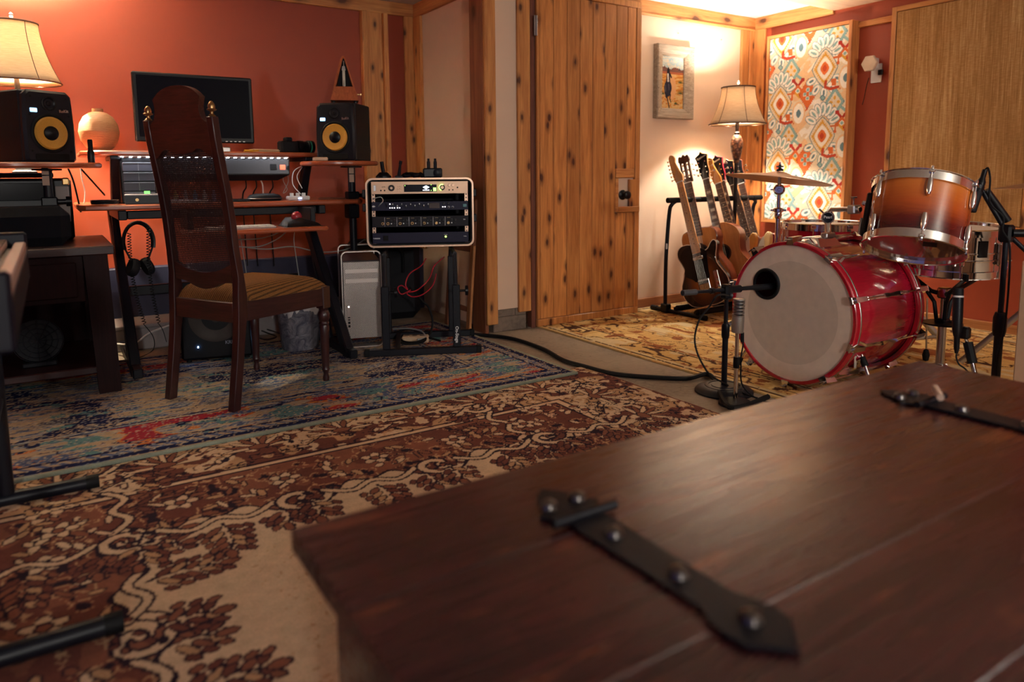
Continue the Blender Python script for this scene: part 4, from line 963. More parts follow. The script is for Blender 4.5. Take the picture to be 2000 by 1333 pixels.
# ------------------------------------------------------------------ digital piano at the left edge, on its stand
pk = at(38, 462, z=.70); P0 = at(20,965,z=.03); P1 = at(180,940,z=.03); P2 = at(230,1215,z=.03)
dp = thing('stage_piano', 'black stage piano seen end on at the left edge, above its stand feet', 'piano', (0, 1.9, 0))
ZP = .72
MB().bbox((-.46,-.57,ZP-.10),(-.058,.37,ZP-.012),.010).build('piano_case', plain('piano_black', (.006,.007,.02), .5), dp)
MB().bbox((-.33,-.55,ZP-.011),(-.100,.36,ZP+.010),.002).build('key_bed', plain('keys_ivory', srgb(190,160,150), .4), dp)
mb = MB()
for k in range(38): mb.box((-.33,-.55+.0238*k,ZP+.008),(-.100,-.5485+.0238*k,ZP+.0110))
o = mb.build('key_gaps', MT['rubber'], dp); o['kind'] = 'stuff'
MB().bbox((-.086,-.565,ZP-.03),(-.060,.36,ZP+.002),.004).build('key_slip', plain('slip_tan', srgb(170,140,130), .45), dp)
for a, b in ((.365,.395),(-.60,-.572)): MB().bbox((-.46,a,ZP-.10),(-.058,b,ZP+.026),.006).build('end_cheek', plain('cheek_black', (.006,.007,.02), .45), dp)
ks = thing('piano_stand', 'black tubular stand with two rubber ended feet on the rugs, left edge', 'stand', (-.2, 1.9, 0)); KI = TR((.2,-1.9,0))
for yy, z_ in ((P0.y-.02, .024), (P2.y, .0295)):
    MB().tube([(-.50,yy,z_),(.05,yy,z_)], .019, 14, M=KI).build('foot_tube', MT['blackmetal'], ks)
    MB().tube([(.03,yy,z_),(.062,yy,z_)], [.0205,.0205], 14, M=KI).build('rubber_cap', MT['rubber'], ks)
    MB().tube([(-.52,yy,z_),(-.48,yy,z_)], .0205, 14, M=KI).build('rubber_cap', MT['rubber'], ks)
    MB().tube([(-.155,yy,.04),(-.155,yy,ZP-.101)], .019, 14, M=KI).build('upright', MT['blackmetal'], ks)
    MB().tube([(-.42,yy,.04),(-.42,yy,ZP-.101)], .019, 14, M=KI).build('upright', MT['blackmetal'], ks)
    MB().bbox((-.45,yy-.02,ZP-.124),(-.11,yy+.02,ZP-.1015),.003, M=KI).build('support_arm', MT['blackmetal'], ks)
MB().tube([(-.155,P2.y,.3),(-.155,P0.y-.02,.3)], .014, 12, M=KI).build('cross_tube', MT['blackmetal'], ks)
# ------------------------------------------------------------------ carved high-back chair with cane panel
def cane_mat():
    t = NT('dark_cane'); t.set(Base_Color=(.022,.010,.012), Roughness=.5); return t.mat
MT['chair'] = wood('dark_oak', srgb(30,12,13), srgb(76,38,35), 'X', .34, 2.4, coat=.25, fine=1.4)
MT['chairZ'] = wood('dark_oak_upright', srgb(34,14,16), srgb(62,30,30), 'Z', .34, 2.4, coat=.25)
MT['cane'] = cane_mat()
FB = at(463, 812, z=0); FA = at(330, 790, z=0); phi = 30
ch = thing('dining_chair', 'dark oak high-backed chair with cane panel and striped brown seat', 'chair', ((FA.x+FB.x)/2, (FA.y+FB.y)/2, .0205), phi-90)
hwd = .176
def sy(z): return cr_interp([(0,-.0),(.18,.028),(.36,.052),(.45,.055),(.7,.035),(1.08,-.02)], z)
def cr_interp(tab, z):
    for (z0, y0_), (z1, y1_) in zip(tab, tab[1:]):
        if z <= z1: t = (z-z0)/(z1-z0); t = t*t*(3-2*t)*.5+t*.5; return y0_+(y1_-y0_)*t
    return tab[-1][1]
def stile(sx):
    mb = MB(); Z = [0,.09,.18,.27,.36,.42,.5,.6,.7,.8,.9,1.0,1.08]; V = []; F = []
    for z in Z:
        y_ = sy(z); a = .0155 if z > .5 else .0165; b = .017 if z < .3 else (.022 if z < .5 else .0145); x_ = sx*(hwd-.006*(z > .5)); lat = .0
        V += [(x_-a,y_-b,z),(x_+a,y_-b,z),(x_+a,y_+b,z),(x_-a,y_+b,z)]
    for i in range(len(Z)-1):
        for j in range(4): F.append((i*4+j, i*4+(j+1)%4, i*4+4+(j+1)%4, i*4+4+j))
    F += [(3,2,1,0), tuple(len(V)-4+k for k in range(4))]
    o = mb.add(V, F).build('rear_post', MT['chairZ'], ch, ang=25)
    m = o.modifiers.new('b', 'BEVEL'); m.width = .003; m.segments = 2; m.limit_method = 'ANGLE'; return o
for sx in (-1, 1):
    o = stile(sx); zf = 1.08; x_ = sx*(hwd-.006); y_ = sy(zf)
    MB().lathe([(0,0),(.012,0),(.013,.003),(.007,.008),(.0055,.014),(.007,.018),(.016,.022),(.017,.025),(.012,.028),(.0125,.036),(.010,.045),(.005,.052),(0,.054)], 20, M=TR((x_,y_,zf))).build('acorn_finial', MT['brass'], o)
# crest rail (outline in x,z), follows the lean
def lean_prism(out, th, name, mat, oy=0, parent=None):
    mb = MB(); n = len(out); V = [(x,sy(z)+oy-th/2,z) for x,z in out]+[(x,sy(z)+oy+th/2,z) for x,z in out]
    F = [tuple(range(n)), tuple(n+i for i in range(n))[::-1]]+[(i,n+i,n+(i+1)%n,(i+1)%n) for i in range(n)]
    return mb.add(V, F).build(name, mat, parent or ch, ang=40)
r_ = []
e = .155
top = cr([(-e,1.062),(-.146,1.064),(-.128,1.078),(-.118,1.105),(-.119,1.130),(-.126,1.152)], 4)[:-1]+cr([(-.126,1.152),(-.09,1.178),(-.045,1.193),(0,1.197),(.045,1.193),(.09,1.178),(.126,1.152)], 4)[:-1]+cr([(.126,1.152),(.119,1.130),(.118,1.105),(.128,1.078),(.146,1.064),(e,1.062)], 4)
bot = cr([(e,.935),(.135,.945),(.105,.966),(.078,.970),(.052,.958),(.0,.952),(-.052,.958),(-.078,.970),(-.105,.966),(-.135,.945),(-e,.935)], 4)
lean_prism(top+bot, .024, 'crest_rail', MT['chair'])
bt = cr([(e,.545),(.09,.520),(0,.508),(-.09,.520),(-e,.545)], 5)+cr([(-e,.475),(-.10,.470),(-.05,.452),(0,.444),(.05,.452),(.10,.470),(e,.475)], 4)
lean_prism(bt, .022, 'lower_back_rail', MT['chair'])
# woven cane: fine strips in two directions plus diagonals, kept inside the opening
mb = MB(); pit = .0072
def strip(p, q, w_, oy):
    n_ = max(2, int((Vector((q[0],q[1]))-Vector((p[0],p[1]))).length/.08)+1); L = []; d_ = Vector((q[0]-p[0], q[1]-p[1])).normalized(); nx, nz = -d_.y*w_/2, d_.x*w_/2
    V = []
    for i in range(n_+1):
        t = i/n_; x_, z_ = p[0]+(q[0]-p[0])*t, p[1]+(q[1]-p[1])*t
        V += [(x_-nx, sy(z_-nz)+oy, z_-nz), (x_+nx, sy(z_+nz)+oy, z_+nz)]
    mb.add(V, [(2*i, 2*i+1, 2*i+3, 2*i+2) for i in range(n_)])
x_ = -.150
while x_ <= .151: strip((x_,.50), (x_,.972), .0036, .0); x_ += pit
z_ = .505
while z_ <= .972: strip((-.152,z_), (.152,z_), .0036, .0012); z_ += pit
o = mb.build('cane_panel', MT['cane'], ch, ang=0); so = o.modifiers.new('s', 'SOLIDIFY'); so.thickness = .0012
# seat frame
fd = .475
MB().bbox((-.158,.035,.325),(.158,.057,.402),.003).build('rear_rail', MT['chair'], ch)
for sx in (-1,1):
    V = [(sx*.186,.06,.33),(sx*.168,.06,.33),(sx*.205,fd,.33),(sx*.225,fd,.33),(sx*.186,.06,.402),(sx*.168,.06,.402),(sx*.205,fd,.402),(sx*.225,fd,.402)]
    f_ = [(0,3,2,1),(4,5,6,7),(0,1,5,4),(1,2,6,5),(2,3,7,6),(3,0,4,7)]
    MB().add(V, f_ if sx < 0 else [q[::-1] for q in f_]).build('side_rail', wood('dark_oak_side', srgb(36,16,18), srgb(62,32,32), 'Y', .34, 2.4, coat=.25) if sx < 0 else bpy.data.materials['dark_oak_side'], ch, ang=20)
MB().bbox((-.20,fd-.02,.33),(.20,fd+.005,.402),.003).build('front_rail', MT['chair'], ch)
for sx in (-1,1):
    l_ = MB().bbox((-.022,-.022,.315),(.022,.022,.408),.003).lathe([(.013,0),(.014,.015),(.010,.03),(.013,.04),(.017,.05),(.0145,.058),(.016,.08),(.020,.20),(.0215,.235),(.019,.243),(.022,.25),(.019,.258),(.024,.27),(.026,.285),(.022,.298),(.018,.305),(.021,.315),(0,.316)], 24)
    l_.add([(.013*math.cos(a*math.pi/6),.013*math.sin(a*math.pi/6),0) for a in range(12)], [tuple(range(12))[::-1]])
    l_.build('front_leg', MT['chairZ'], ch, loc=(sx*.205,fd-.008,0))
def stripes():
    t = NT('striped_corduroy'); v = t.coord(); m = t.n('ShaderNodeMapping'); t.l(v, m.inputs[0])
    w_ = t.n('ShaderNodeTexWave', i_Scale=31, i_Distortion=.5, i_Detail=2); w_.bands_direction = 'X'; t.l(m.outputs[0], w_.inputs['Vector'])
    n = t.noise(v, 220, 2)
    c = t.ramp(w_.outputs[0], [(.25, srgb(40,22,18)), (.45, srgb(98,60,32)), (.7, srgb(150,100,52)), (.9, srgb(110,70,38))])
    t.col(t.mix(.25, c, t.mix(n, srgb(60,36,26), srgb(200,150,90)))); t.set(Roughness=.9, Specular_IOR_Level=.1); t.bump(w_.outputs[0], .5, .004); return t.mat
mb = MB(); N = 22; V = []; F = []
for j in range(N+1):
    for i in range(N+1):
        u, v_ = i/N*2-1, j/N; hw_ = .178+.045*v_; x_ = u*hw_; y_ = .045+(fd-.035)*v_
        if v_ < .13: x_ = max(-.155, min(.155, x_)) if abs(x_) > .155 else x_
        e_ = min(1-abs(u), min(v_, 1-v_)*2); hgt = .402+.052*(1-(1-min(1, e_*2.6))**2.6)+.008*math.sin(math.pi*v_)*(1-u*u)
        V.append((x_, y_, hgt))
for j in range(N):
    for i in range(N): a = j*(N+1)+i; F.append((a, a+1, a+N+2, a+N+1))
k0 = len(V); V += [(p[0], p[1], .3985) for p in V[:k0]]
F += [tuple(k0+q for q in f[::-1]) for f in F]
rim = [i for i in range(N+1)]+[j*(N+1)+N for j in range(1,N+1)]+[N*(N+1)+i for i in range(N-1,-1,-1)]+[j*(N+1) for j in range(N-1,0,-1)]
F += [(rim[i], k0+rim[i], k0+rim[(i+1)%len(rim)], rim[(i+1)%len(rim)]) for i in range(len(rim))]
mb.add(V, F).build('seat_cushion', stripes(), ch, ang=50)
# ------------------------------------------------------------------ aluminium computer tower
def mesh_metal():
    t = NT('perforated_aluminium'); v = t.coord()
    vs = t.n('ShaderNodeTexVoronoi', i_Scale=165.0, i_Randomness=0.0); vs.feature = 'F1'; m = t.n('ShaderNodeMapping'); m.inputs['Rotation'].default_value = (0, math.radians(45), 0); m.inputs['Scale'].default_value = (1, .0, 1); t.l(v, m.inputs[0]); t.l(m.outputs[0], vs.inputs['Vector'])
    c = t.ramp(vs.outputs[0], [(.0, (.02,.018,.02)), (.34, (.03,.028,.03)), (.40, (.62,.56,.52))])
    t.col(c); t.set(Roughness=.38, Metallic=.55); return t.mat
ma = at(672, 681, z=0.02); mbp = at(745, 676, z=0.02)
mc = thing('computer_tower', 'silver aluminium computer tower with perforated front and loop handles beneath the desk', 'computer', (ma.x, ma.y, .020), -17)
W_, D_, H_ = .200, .46, .40; z0_ = .045
al = plain('anodised_aluminium', (.60,.54,.50), .33, .6, .06)
MB().bbox((.004,.01,z0_),(W_-.004,D_-.01,z0_+H_),.004).build('case_body', plain('case_side_dark', (.16,.15,.18), .35, .7), mc)
MB().bbox((.008,.002,z0_+.002),(W_-.008,.012,z0_+H_-.004),.002).build('perforated_front', mesh_metal(), mc)
for k in range(2): MB().bbox((.018,-.002,z0_+H_-.062-.05*k),(W_-.018,.003,z0_+H_-.040-.05*k),.001).build('drive_door', al, mc)
pn = MB().bbox((.022,-.001,z0_+.055),(.040,.003,z0_+.175),.001).build('port_panel', plain('port_plate', (.40,.33,.30), .4, .4), mc)
for k, (a, b) in enumerate(((.062,.074),(.080,.092),(.098,.104),(.110,.116))): MB().box((.025,-.0025,z0_+a),(.036,-.0008,z0_+b)).build('port', MT['rubber'], pn)
MB().cyl((.031,-.001,z0_+.168),(.031,-.003,z0_+.168),.003,n=10).build('power_light', emit('power_white', (1,.95,.9), 4), pn)
for y_ in (.006, D_-.012):                               # handles / feet: looped sheet at front and back
    o_ = rrect(W_, H_+.095, .028, 6); i_ = rrect(W_-.010, H_+.085, .024, 6); V = [(x+W_/2,y_-.004,z+z0_+H_/2+.002) for x,z in o_]+[(x+W_/2,y_-.004,z+z0_+H_/2+.002) for x,z in i_]; n = len(o_)
    V += [(x, y+.05 if y_ < .1 else y-.05, z) for x,y,z in V]
    F = []
    for i in range(n):
        j = (i+1)%n; F += [(i,j,n+j,n+i),(2*n+i,3*n+i,3*n+j,2*n+j),(i,2*n+i,2*n+j,j),(n+i,n+j,3*n+j,3*n+i)]
    MB().add(V, F).build('handle_loop', al, mc)
# ------------------------------------------------------------------ rack case on stand
ra = Vector((1.329,3.398,0)); RZa = -24.5
rack = thing('rack_case', 'silver edged rack case holding four audio units, beside the desk', 'rack', (1.322, 3.401, .532), RZa)
RW, RH, RD = .538, .348, .40
def ring(o_, i_, y0_, y1_, M=None):
    n = len(o_); V = [(x,y0_,z) for x,z in o_]+[(x,y0_,z) for x,z in i_]+[(x,y1_,z) for x,z in o_]+[(x,y1_,z) for x,z in i_]; F = []
    for i in range(n):
        j = (i+1)%n; F += [(i,j,n+j,n+i),(2*n+i,3*n+i,3*n+j,2*n+j),(i,2*n+i,2*n+j,j),(n+i,n+j,3*n+j,3*n+i)]
    return MB().add(V, F, 0, M)
cx_, cz_ = RW/2, RH/2
gold = plain('champagne_aluminium', srgb(222,184,156), .34, .45, .05)
ring(rrect(RW,RH,.035,6,cx_,cz_), rrect(RW-.018,RH-.018,.028,6,cx_,cz_), 0, .030).build('front_rim', gold, rack)
ring(rrect(RW-.006,RH-.006,.032,6,cx_,cz_), rrect(RW-.03,RH-.03,.024,6,cx_,cz_), .030, RD).build('shell', MT['blackmat'], rack)
MB().bbox((.012,RD-.01,.012),(RW-.012,RD,RH-.012),.004).build('back_lid', MT['blackmat'], rack)
ux0, uw = (RW-.4826)/2, .4826
for xa in (ux0, ux0+uw-.018):
    o = MB().bbox((xa,.014,.018),(xa+.018,.022,RH-.018),.001).build('rack_rail', gold, rack)
    for k in range(18): MB().cyl((xa+.009,.0135,.028+.0168*k),(xa+.009,.0145,.028+.0168*k),.0035,n=10).build('rail_hole', MT['rubber'], o)
for s_, zz in ((-1,.27),(-1,.20),(1,.27),(1,.14)):
    X = 0 if s_ < 0 else RW
    MB().bbox((X-.02 if s_ < 0 else X+.001,.05,zz-.02),(X-.001 if s_ < 0 else X+.02,.10,zz+.02),.004).build('latch', MT['blackmetal'], rack)
R6 = rack.matrix_basis
def unit(name, label, z_, h_, mat, cat='audio unit'):
    u = thing(name, label, cat, M=Matrix.Translation((1.322,3.401,.532)) @ RZ(RZa) @ TR((ux0,.006,z_)))
    MB().bbox((0,0,0),(uw,.007,h_),.001).build('faceplate', mat, u); MB().bbox((.02,.007,.002),(uw-.02,.26,h_-.002),.002).build('chassis', MT['black'], u); return u
def knob(u, x_, z_, r, mat, d_=.014, nm='knob'):
    return MB().lathe([(r,0),(r*.95,d_*.8),(r*.8,d_),(0,d_)], 20, M=TR((x_,0,z_)) @ RX(90)).build(nm, mat, u)
navy = dull(plain('navy_faceplate', (.010,.009,.034), .45), .2)
u1 = unit('audio_interface', 'champagne gold top unit of the rack with a lit display and green ringed dial', .268, .062, plain('gold_faceplate', srgb(216,178,148), .38, .35, .04))
MB().bbox((.162,-.002,.010),(.325,.002,.046),.001).build('display', plain('display_black', (.006,.006,.01), .15), u1)
for k in range(2): MB().box((.308+.008*k,-.0025,.013),(.314+.008*k,-.0018,.030)).build('level_meter', emit('meter_green', (.25,1,.1), 2.2), u1)
for a, b in ((.166,.040),(.296,.043),(.296,.015)): MB().box((a,-.0026,b),(a+.003,-.0018,b+.003)).build('indicator', emit('meter_green', (.25,1,.1), 2.2), u1)
MB().add([(.256,-.0026,.032),(.272,-.0026,.041),(.288,-.0026,.032),(.272,-.0026,.023)], [(3,2,1,0)]).build('display_emblem', emit('emblem_blue_white', (.62,.78,1), 3), u1)
text('emblem_letters', 'UA', .009, MT['black'], u1, TR((.272,-.0030,.032)) @ RX(90), bold=.0003)
MB().box((.256,-.0027,.016),(.288,-.0018,.019)).build('emblem_line', emit('emblem_white', (.85,.9,1), 3), u1)
knob(u1, .100, .030, .016, MT['black']); knob(u1, .100, .030, .007, gold, .018)
knob(u1, .352, .031, .015, MT['black']); knob(u1, .352, .031, .009, gold, .018)
MB().tube([(.352+.0145*math.cos(a),-.012,.031+.0145*math.sin(a)) for a in [math.radians(70+i*14) for i in range(14)]], .0018, 5).build('green_ring', emit('ring_green', (.45,1,.1), 3), u1)
for i in range(2):
    for j in range(3): MB().bbox((.128+.012*i,-.004,.012+.012*j),(.136+.012*i,.001,.018+.012*j),.001).build('button', gold, u1)
    knob(u1, .388+.018*i, .042, .007, gold, .010); knob(u1, .388+.018*i, .018, .0035, MT['rubber'], .003, 'jack'); knob(u1, .048+.018*i, .018, .004, MT['rubber'], .003, 'jack')
knob(u1, .430, .030, .004, MT['rubber'], .006); text('nameplate', 'apollo', .008, MT['rubber'], u1, TR((.062,-.001,.036)) @ RX(90))
MB().bbox((.012,-.003,.016),(.024,.001,.044),.001).build('emblem_plate', MT['steel'], u1)
u2 = unit('audio_preamp', 'dark blue second unit of the rack with a loop of cable plugged in', .185, .044, navy)
lw = emit('led_white_small', (1,.95,.9), 2.5)
for k in range(5): MB().box((.088+.011*k+(.004 if k > 2 else 0),-.001,.012),(.0925+.011*k+(.004 if k > 2 else 0),.0005,.016)).build('led', lw, u2)
for x_, z_ in ((.088,.031),(.352,.014),(.363,.014)): MB().box((x_,-.001,z_),(x_+.0045,.0005,z_+.004)).build('led', lw, u2)
for k in range(9): knob(u2, .105+.022*k, .030-.008*(k%2), .006, MT['black'], .010); MB().box((.104+.022*k,-.0105,.030-.008*(k%2)),(.106+.022*k,-.0098,.036-.008*(k%2))).build('pointer', MT['steel'], u2)
MB().bbox((.285,-.002,.010),(.338,.001,.036),.001).build('meter_grid', plain('meter_brown', (.06,.035,.03), .5), u2)
for k in range(2): MB().tube([(.384+.020*k+.005*math.cos(a*.63),-.002,.014+.005*math.sin(a*.63)) for a in range(10)], .001, 5, closed=True).build('jack_ring', MT['steel'], u2); knob(u2, .36+.022*k, .033, .006, MT['black'], .01)
MB().lathe([(0,0),(.008,0),(.008,.001),(0,.001)], 20, M=TR((.010,-.0,.022)) @ RX(90) @ Matrix.Diagonal((1,.55,1,1))).build('maker_badge', MT['white'], u2)
MB().bbox((.455,-.002,.014),(.475,.001,.030),.001).build('teal_badge', plain('teal_badge', srgb(50,110,120), .4), u2)
MB().tube(cr([(.035,-.002,.022),(.04,-.03,.030),(.058,-.035,.050),(.050,-.03,.068),(.025,-.02,.066),(.008,-.005,.058)], 6), .0022, 6).build('patch_cable', MT['greycable'], u2)
MB().tube(cr([(.075,-.002,.018),(.075,-.028,.026),(.066,-.03,.052),(.040,-.02,.062),(.015,.02,.06)], 6), .0018, 6).build('patch_cable', MT['blackmetal'], u2)
u3 = unit('channel_strip', 'dark third unit of the rack with a row of gold jack sockets', .102, .054, dull(plain('strip_faceplate', (.018,.014,.024), .5), .2))
for k in range(7):
    x_ = .052 if k == 0 else .078+.0605*(k-1)
    if k: MB().box((x_-.0165,-.001,.004),(x_-.0155,.0005,.050)).build('divider', MT['steel'], u3); MB().box((x_-.006,-.001,.044),(x_+.010,.0005,.0455)).build('caption_line', plain('caption_tan', (.5,.4,.2), .5), u3)
    q = knob(u3, x_, .018, .0075, MT['brass'], .004, 'jack_socket'); MB().cyl((x_,-.0042,.018),(x_,-.0036,.018),.0042,n=12).build('socket_hole', MT['rubber'] if k < 5 else MT['brass'], q)
    for j in range(2):
        if k: knob(u3, x_+.017+.017*j, .034, .0058, MT['black'], .009); knob(u3, x_+.017+.017*j, .018, .0032, MT['steel'] if j == 0 else MT['black'], .005)
text('mark', 'ISA', .008, MT['steel'], u3, TR((.462,-.001,.034)) @ RX(90))
u4 = unit('power_conditioner', 'dark navy bottom unit of the rack with one green light', .020, .054, navy)
text('maker_name', 'FURMAN', .0085, MT['steel'], u4, TR((.020,-.001,.026)) @ RX(90), bold=.0003)
MB().bbox((.052,-.002,.014),(.078,.001,.040),.001).build('front_socket', MT['rubber'], u4)
MB().cyl((.366,-.002,.030),(.366,.001,.030),.004,n=12).build('power_light', emit('power_green', (.45,1,.05), 6), u4)
text('caption', 'POWER', .005, MT['steel'], u4, TR((.366,-.001,.040)) @ RX(90)); text('model_mark', 'M-8x', .007, MT['steel'], u4, TR((.465,-.001,.030)) @ RX(90))
# the stand
rs_ = thing('rack_stand', 'black floor stand with white lettering that carries the rack case', 'stand', (1.322, 3.401, .0205), RZa)
fz = .0
fl_ = RZ(-RZa) ; f0_ = at(717,690,z=.035); f1_ = at(935,683,z=.035); Minv = (Matrix.Translation((1.322,3.401,.0205)) @ RZ(RZa)).inverted()
a_, b_ = Minv @ f0_, Minv @ f1_
yb_ = (a_.y+b_.y)/2
for yy in (yb_, yb_+.38):
    a_.x += .075*(yy > yb_)
    MB().bbox((a_.x,yy-.016,.0),(b_.x,yy+.016,.032),.003).build('foot_bar', MT['blackmetal'], rs_)
    for xx in (a_.x, b_.x): MB().bbox((xx-.012,yy-.018,-.0005),(xx+.014,yy+.018,.034),.003).build('end_cap', MT['rubber'], rs_)
for k, px in enumerate((757, 888)):
    e = Minv @ at(px, 660, p0=Vector((1.322,3.401,0)), n=(RZ(RZa) @ Vector((0,1,0))))
    xx = e.x
    MB().bbox((xx-.018,yb_-.014,.032),(xx+.018,yb_+.014,.34),.003).build('post', MT['blackmetal'], rs_)
    MB().bbox((xx-.018,yb_+.366,.032),(xx+.018,yb_+.394,.44),.003).build('post', MT['blackmetal'], rs_)
    MB().tube([(xx,yb_,.30),(xx,yb_+.06,.486)], .011, 10).tube([(xx,yb_+.05,.486),(xx,yb_+.38,.486)], .011, 10).tube([(xx,yb_+.38,.40),(xx,yb_+.38,.486)], .011, 10).build('support_arm', MT['blackmetal'], rs_)
    MB().cyl((xx+.018,yb_,.31),(xx+.05,yb_,.31),.006,n=8).cyl((xx+.045,yb_,.31),(xx+.058,yb_,.31),.024,n=14).build('clamp_knob', MT['black'], rs_)
MB().bbox((a_.x+.06,yb_+.02,.012),(a_.x+.085,yb_+.37,.030),.002).build('spacer_bar', MT['blackmetal'], rs_)
text('maker_lettering', 'On-Stage', .022, MT['white'], rs_, TR((xx,yb_-.0148,.095)) @ RX(90) @ RZ(-90), bold=.0006)
# bits and pieces lying on top of the rack case
def topo(px, py, d=.15): return Matrix.Translation((1.322,3.401,.532)) @ RZ(RZa)
TM = topo(0,0)
t = thing('clip_stand', 'black clamp bracket with two short posts lying on the rack case', 'clamp', M=TM @ TR((.335,.20,RH)))
MB().bbox((-.045,-.035,0),(.055,.035,.05),.006).build('clamp_body', MT['black'], t)
for dx in (-.015,.02): MB().tube([(dx,0,.05),(dx,0,.085)], .009, 10).tube([(dx,0,.085),(dx,0,.10)], .006, 10).build('post', MT['blackmetal'], t)
MB().lathe([(0,0),(.022,0),(.022,.012),(.012,.016),(0,.016)], 16, M=TR((.03,-.036,.025)) @ RX(90)).build('knob', MT['blackmetal'], t)
t = thing('microphone_clip', 'small upright black microphone clip on the left of the rack case', 'clip', M=TM @ TR((.165,.16,RH)))
MB().bbox((-.02,-.012,0),(.02,.012,.012),.003).tube([(0,0,.01),(.008,0,.07)], [.010,.006], 10).tube([(.008,0,.07),(.012,0,.088)], [.009,.008], 10).build('clip', MT['black'], t)
t = thing('cable_tangle', 'tangle of black connectors and short leads on top of the rack case', 'cables', M=TM @ TR((.24,.20,RH)))
rs2 = random.Random(3); pts = [(rs2.uniform(-.06,.06), rs2.uniform(-.05,.05), .007+.02*rs2.random()) for _ in range(16)]
MB().tube(cr(pts, 5), .005, 6).build('leads', MT['rubber'], t)
for dx in (-.05, 0, .04): MB().tube([(dx,-.03,.009),(dx+.03,-.01,.012)], .009, 10).build('connector', MT['blackmetal'], t)
t = thing('headphone_hook', 'black bent bracket behind the right speaker shelf', 'bracket', M=TM @ TR((.085,.19,RH)))
MB().lathe([(0,0),(.04,0),(.04,.010),(.02,.03),(0,.03)], 16).tube([(0,0,.03),(-.004,0,.05),(-.008,0,.085)], .010, 10).build('bracket', MT['black'], t)
# folded tray table leaning on the partition
ft = thing('folding_table', 'folded wooden tray table leaning against the partition behind the rack', 'table', (1.955, 3.49, .0))
MT['ftw'] = wood('tray_table_wood', srgb(112,64,44), srgb(150,92,62), 'Z', .4, 2, coat=.2)
sh_ = Matrix.Shear if False else None
LN = RY(4.5)
MB().bbox((-.010,.0,.46),(.010,.30,.76),.006, M=LN).build('table_panel', MT['ftw'], ft)
MB().bbox((-.020,-.02,.002),(-.004,.02,.50),.003, M=LN).build('leg', wood('tray_leg_wood', srgb(160,98,58), srgb(196,134,84), 'Z', .4, 2), ft)
MB().bbox((-.020,.24,.002),(-.004,.28,.50),.003, M=LN).build('leg', MT['ftw'], ft)
MB().bbox((-.018,.02,.12),(-.006,.24,.15),.003, M=LN).build('leg_brace', MT['ftw'], ft)
# ------------------------------------------------------------------ waste bin, subwoofer, power strips, cables
bn = at(588, 693, z=.02)
wb = thing('waste_bin', 'dark waste bin lined with a crumpled white bag under the desk', 'bin', (1.03, 3.62, .0205))
def binmat():
    t = NT('bag_over_bin'); v = t.coord(); n = t.noise(v, 18, 4, .6, 2.0); t.col(t.ramp(n, [(.35,(.06,.06,.09)),(.65,(.22,.21,.24))])); t.set(Roughness=.35); t.bump(n, .8, .01); return t.mat
MB().lathe([(0,0),(.088,0),(.092,.01),(.112,.235),(.108,.235),(.09,.012),(0,.012)], 28).build('bin_body', binmat(), wb)
mb = MB(); V = []; F = []; N = 40; rr_ = random.Random(2)
prof = [(.098,.17),(.113,.215),(.118,.245),(.112,.262),(.102,.24),(.092,.15)]
jit = [[rr_.uniform(-.005,.006) for _ in range(N)] for _ in prof]
for k, (r_, z_) in enumerate(prof):
    for j in range(N):
        a = 2*math.pi*j/N; q = r_+jit[k][j]+.004*math.sin(a*5+k); V.append((q*math.cos(a), q*math.sin(a), z_+(jit[k][j]*1.5 if k in (0,3) else 0)+.012*math.sin(a*3)*(k == 0)))
for k in range(len(prof)-1):
    for j in range(N): F.append((k*N+j, k*N+(j+1)%N, (k+1)*N+(j+1)%N, (k+1)*N+j))
bagm = plain('thin_white_bag', (.55,.52,.52), .4, 0, .2, 30, bump=.4, bs=60)
MB().add(V, F).build('bag_rim', bagm, wb, ang=60)
MB().add([(-.118,-.02,.25),(-.135,-.03,.22),(-.14,-.01,.17),(-.128,.01,.16),(-.120,.01,.20),(-.13,-.015,.24)], [(0,1,5),(1,2,3,4,5),(0,5,4)]).build('bag_tail', bagm, wb, ang=60)
wb.children[-1].modifiers.new('s','SOLIDIFY').thickness = .003
s0_ = at(355,712,z=.02); s1_ = at(496,700,z=.02)
an = math.degrees(math.atan2(s1_.y-s0_.y, s1_.x-s0_.x))
sw = thing('subwoofer', 'black cube subwoofer with a blue light on the rug behind the chair legs', 'subwoofer', (s0_.x, s0_.y, .0205), an)
sw_w = (s1_-s0_).length
MB().bbox((0,.0,.012),(sw_w,.32,.33),.012).build('cabinet', MT['black'], sw)
MB().lathe([(.12,0),(.12,.004),(.10,.006),(.09,.002),(.04,-.002),(0,.004)], 36, M=TR((sw_w*.5,.0,.215)) @ RX(90)).build('woofer', plain('sub_cone', (.03,.018,.012), .6), sw)
MB().lathe([(0,0),(.003,0),(.003,.003),(0,.004)], 12, M=TR((.075,-.001,.075)) @ RX(90)).build('power_light', emit('sub_led', (.25,.55,1), 60), sw)
text('logo', 'KRK', .022, plain('logo_grey', (.20,.22,.28), .4), sw, TR((.215,-.002,.088)) @ RX(90), bold=.0006)
for a in (.03, sw_w-.03):
    for b in (.03,.29): MB().cyl((a,b,0),(a,b,.013),.012,n=10).build('foot', MT['rubber'], sw)
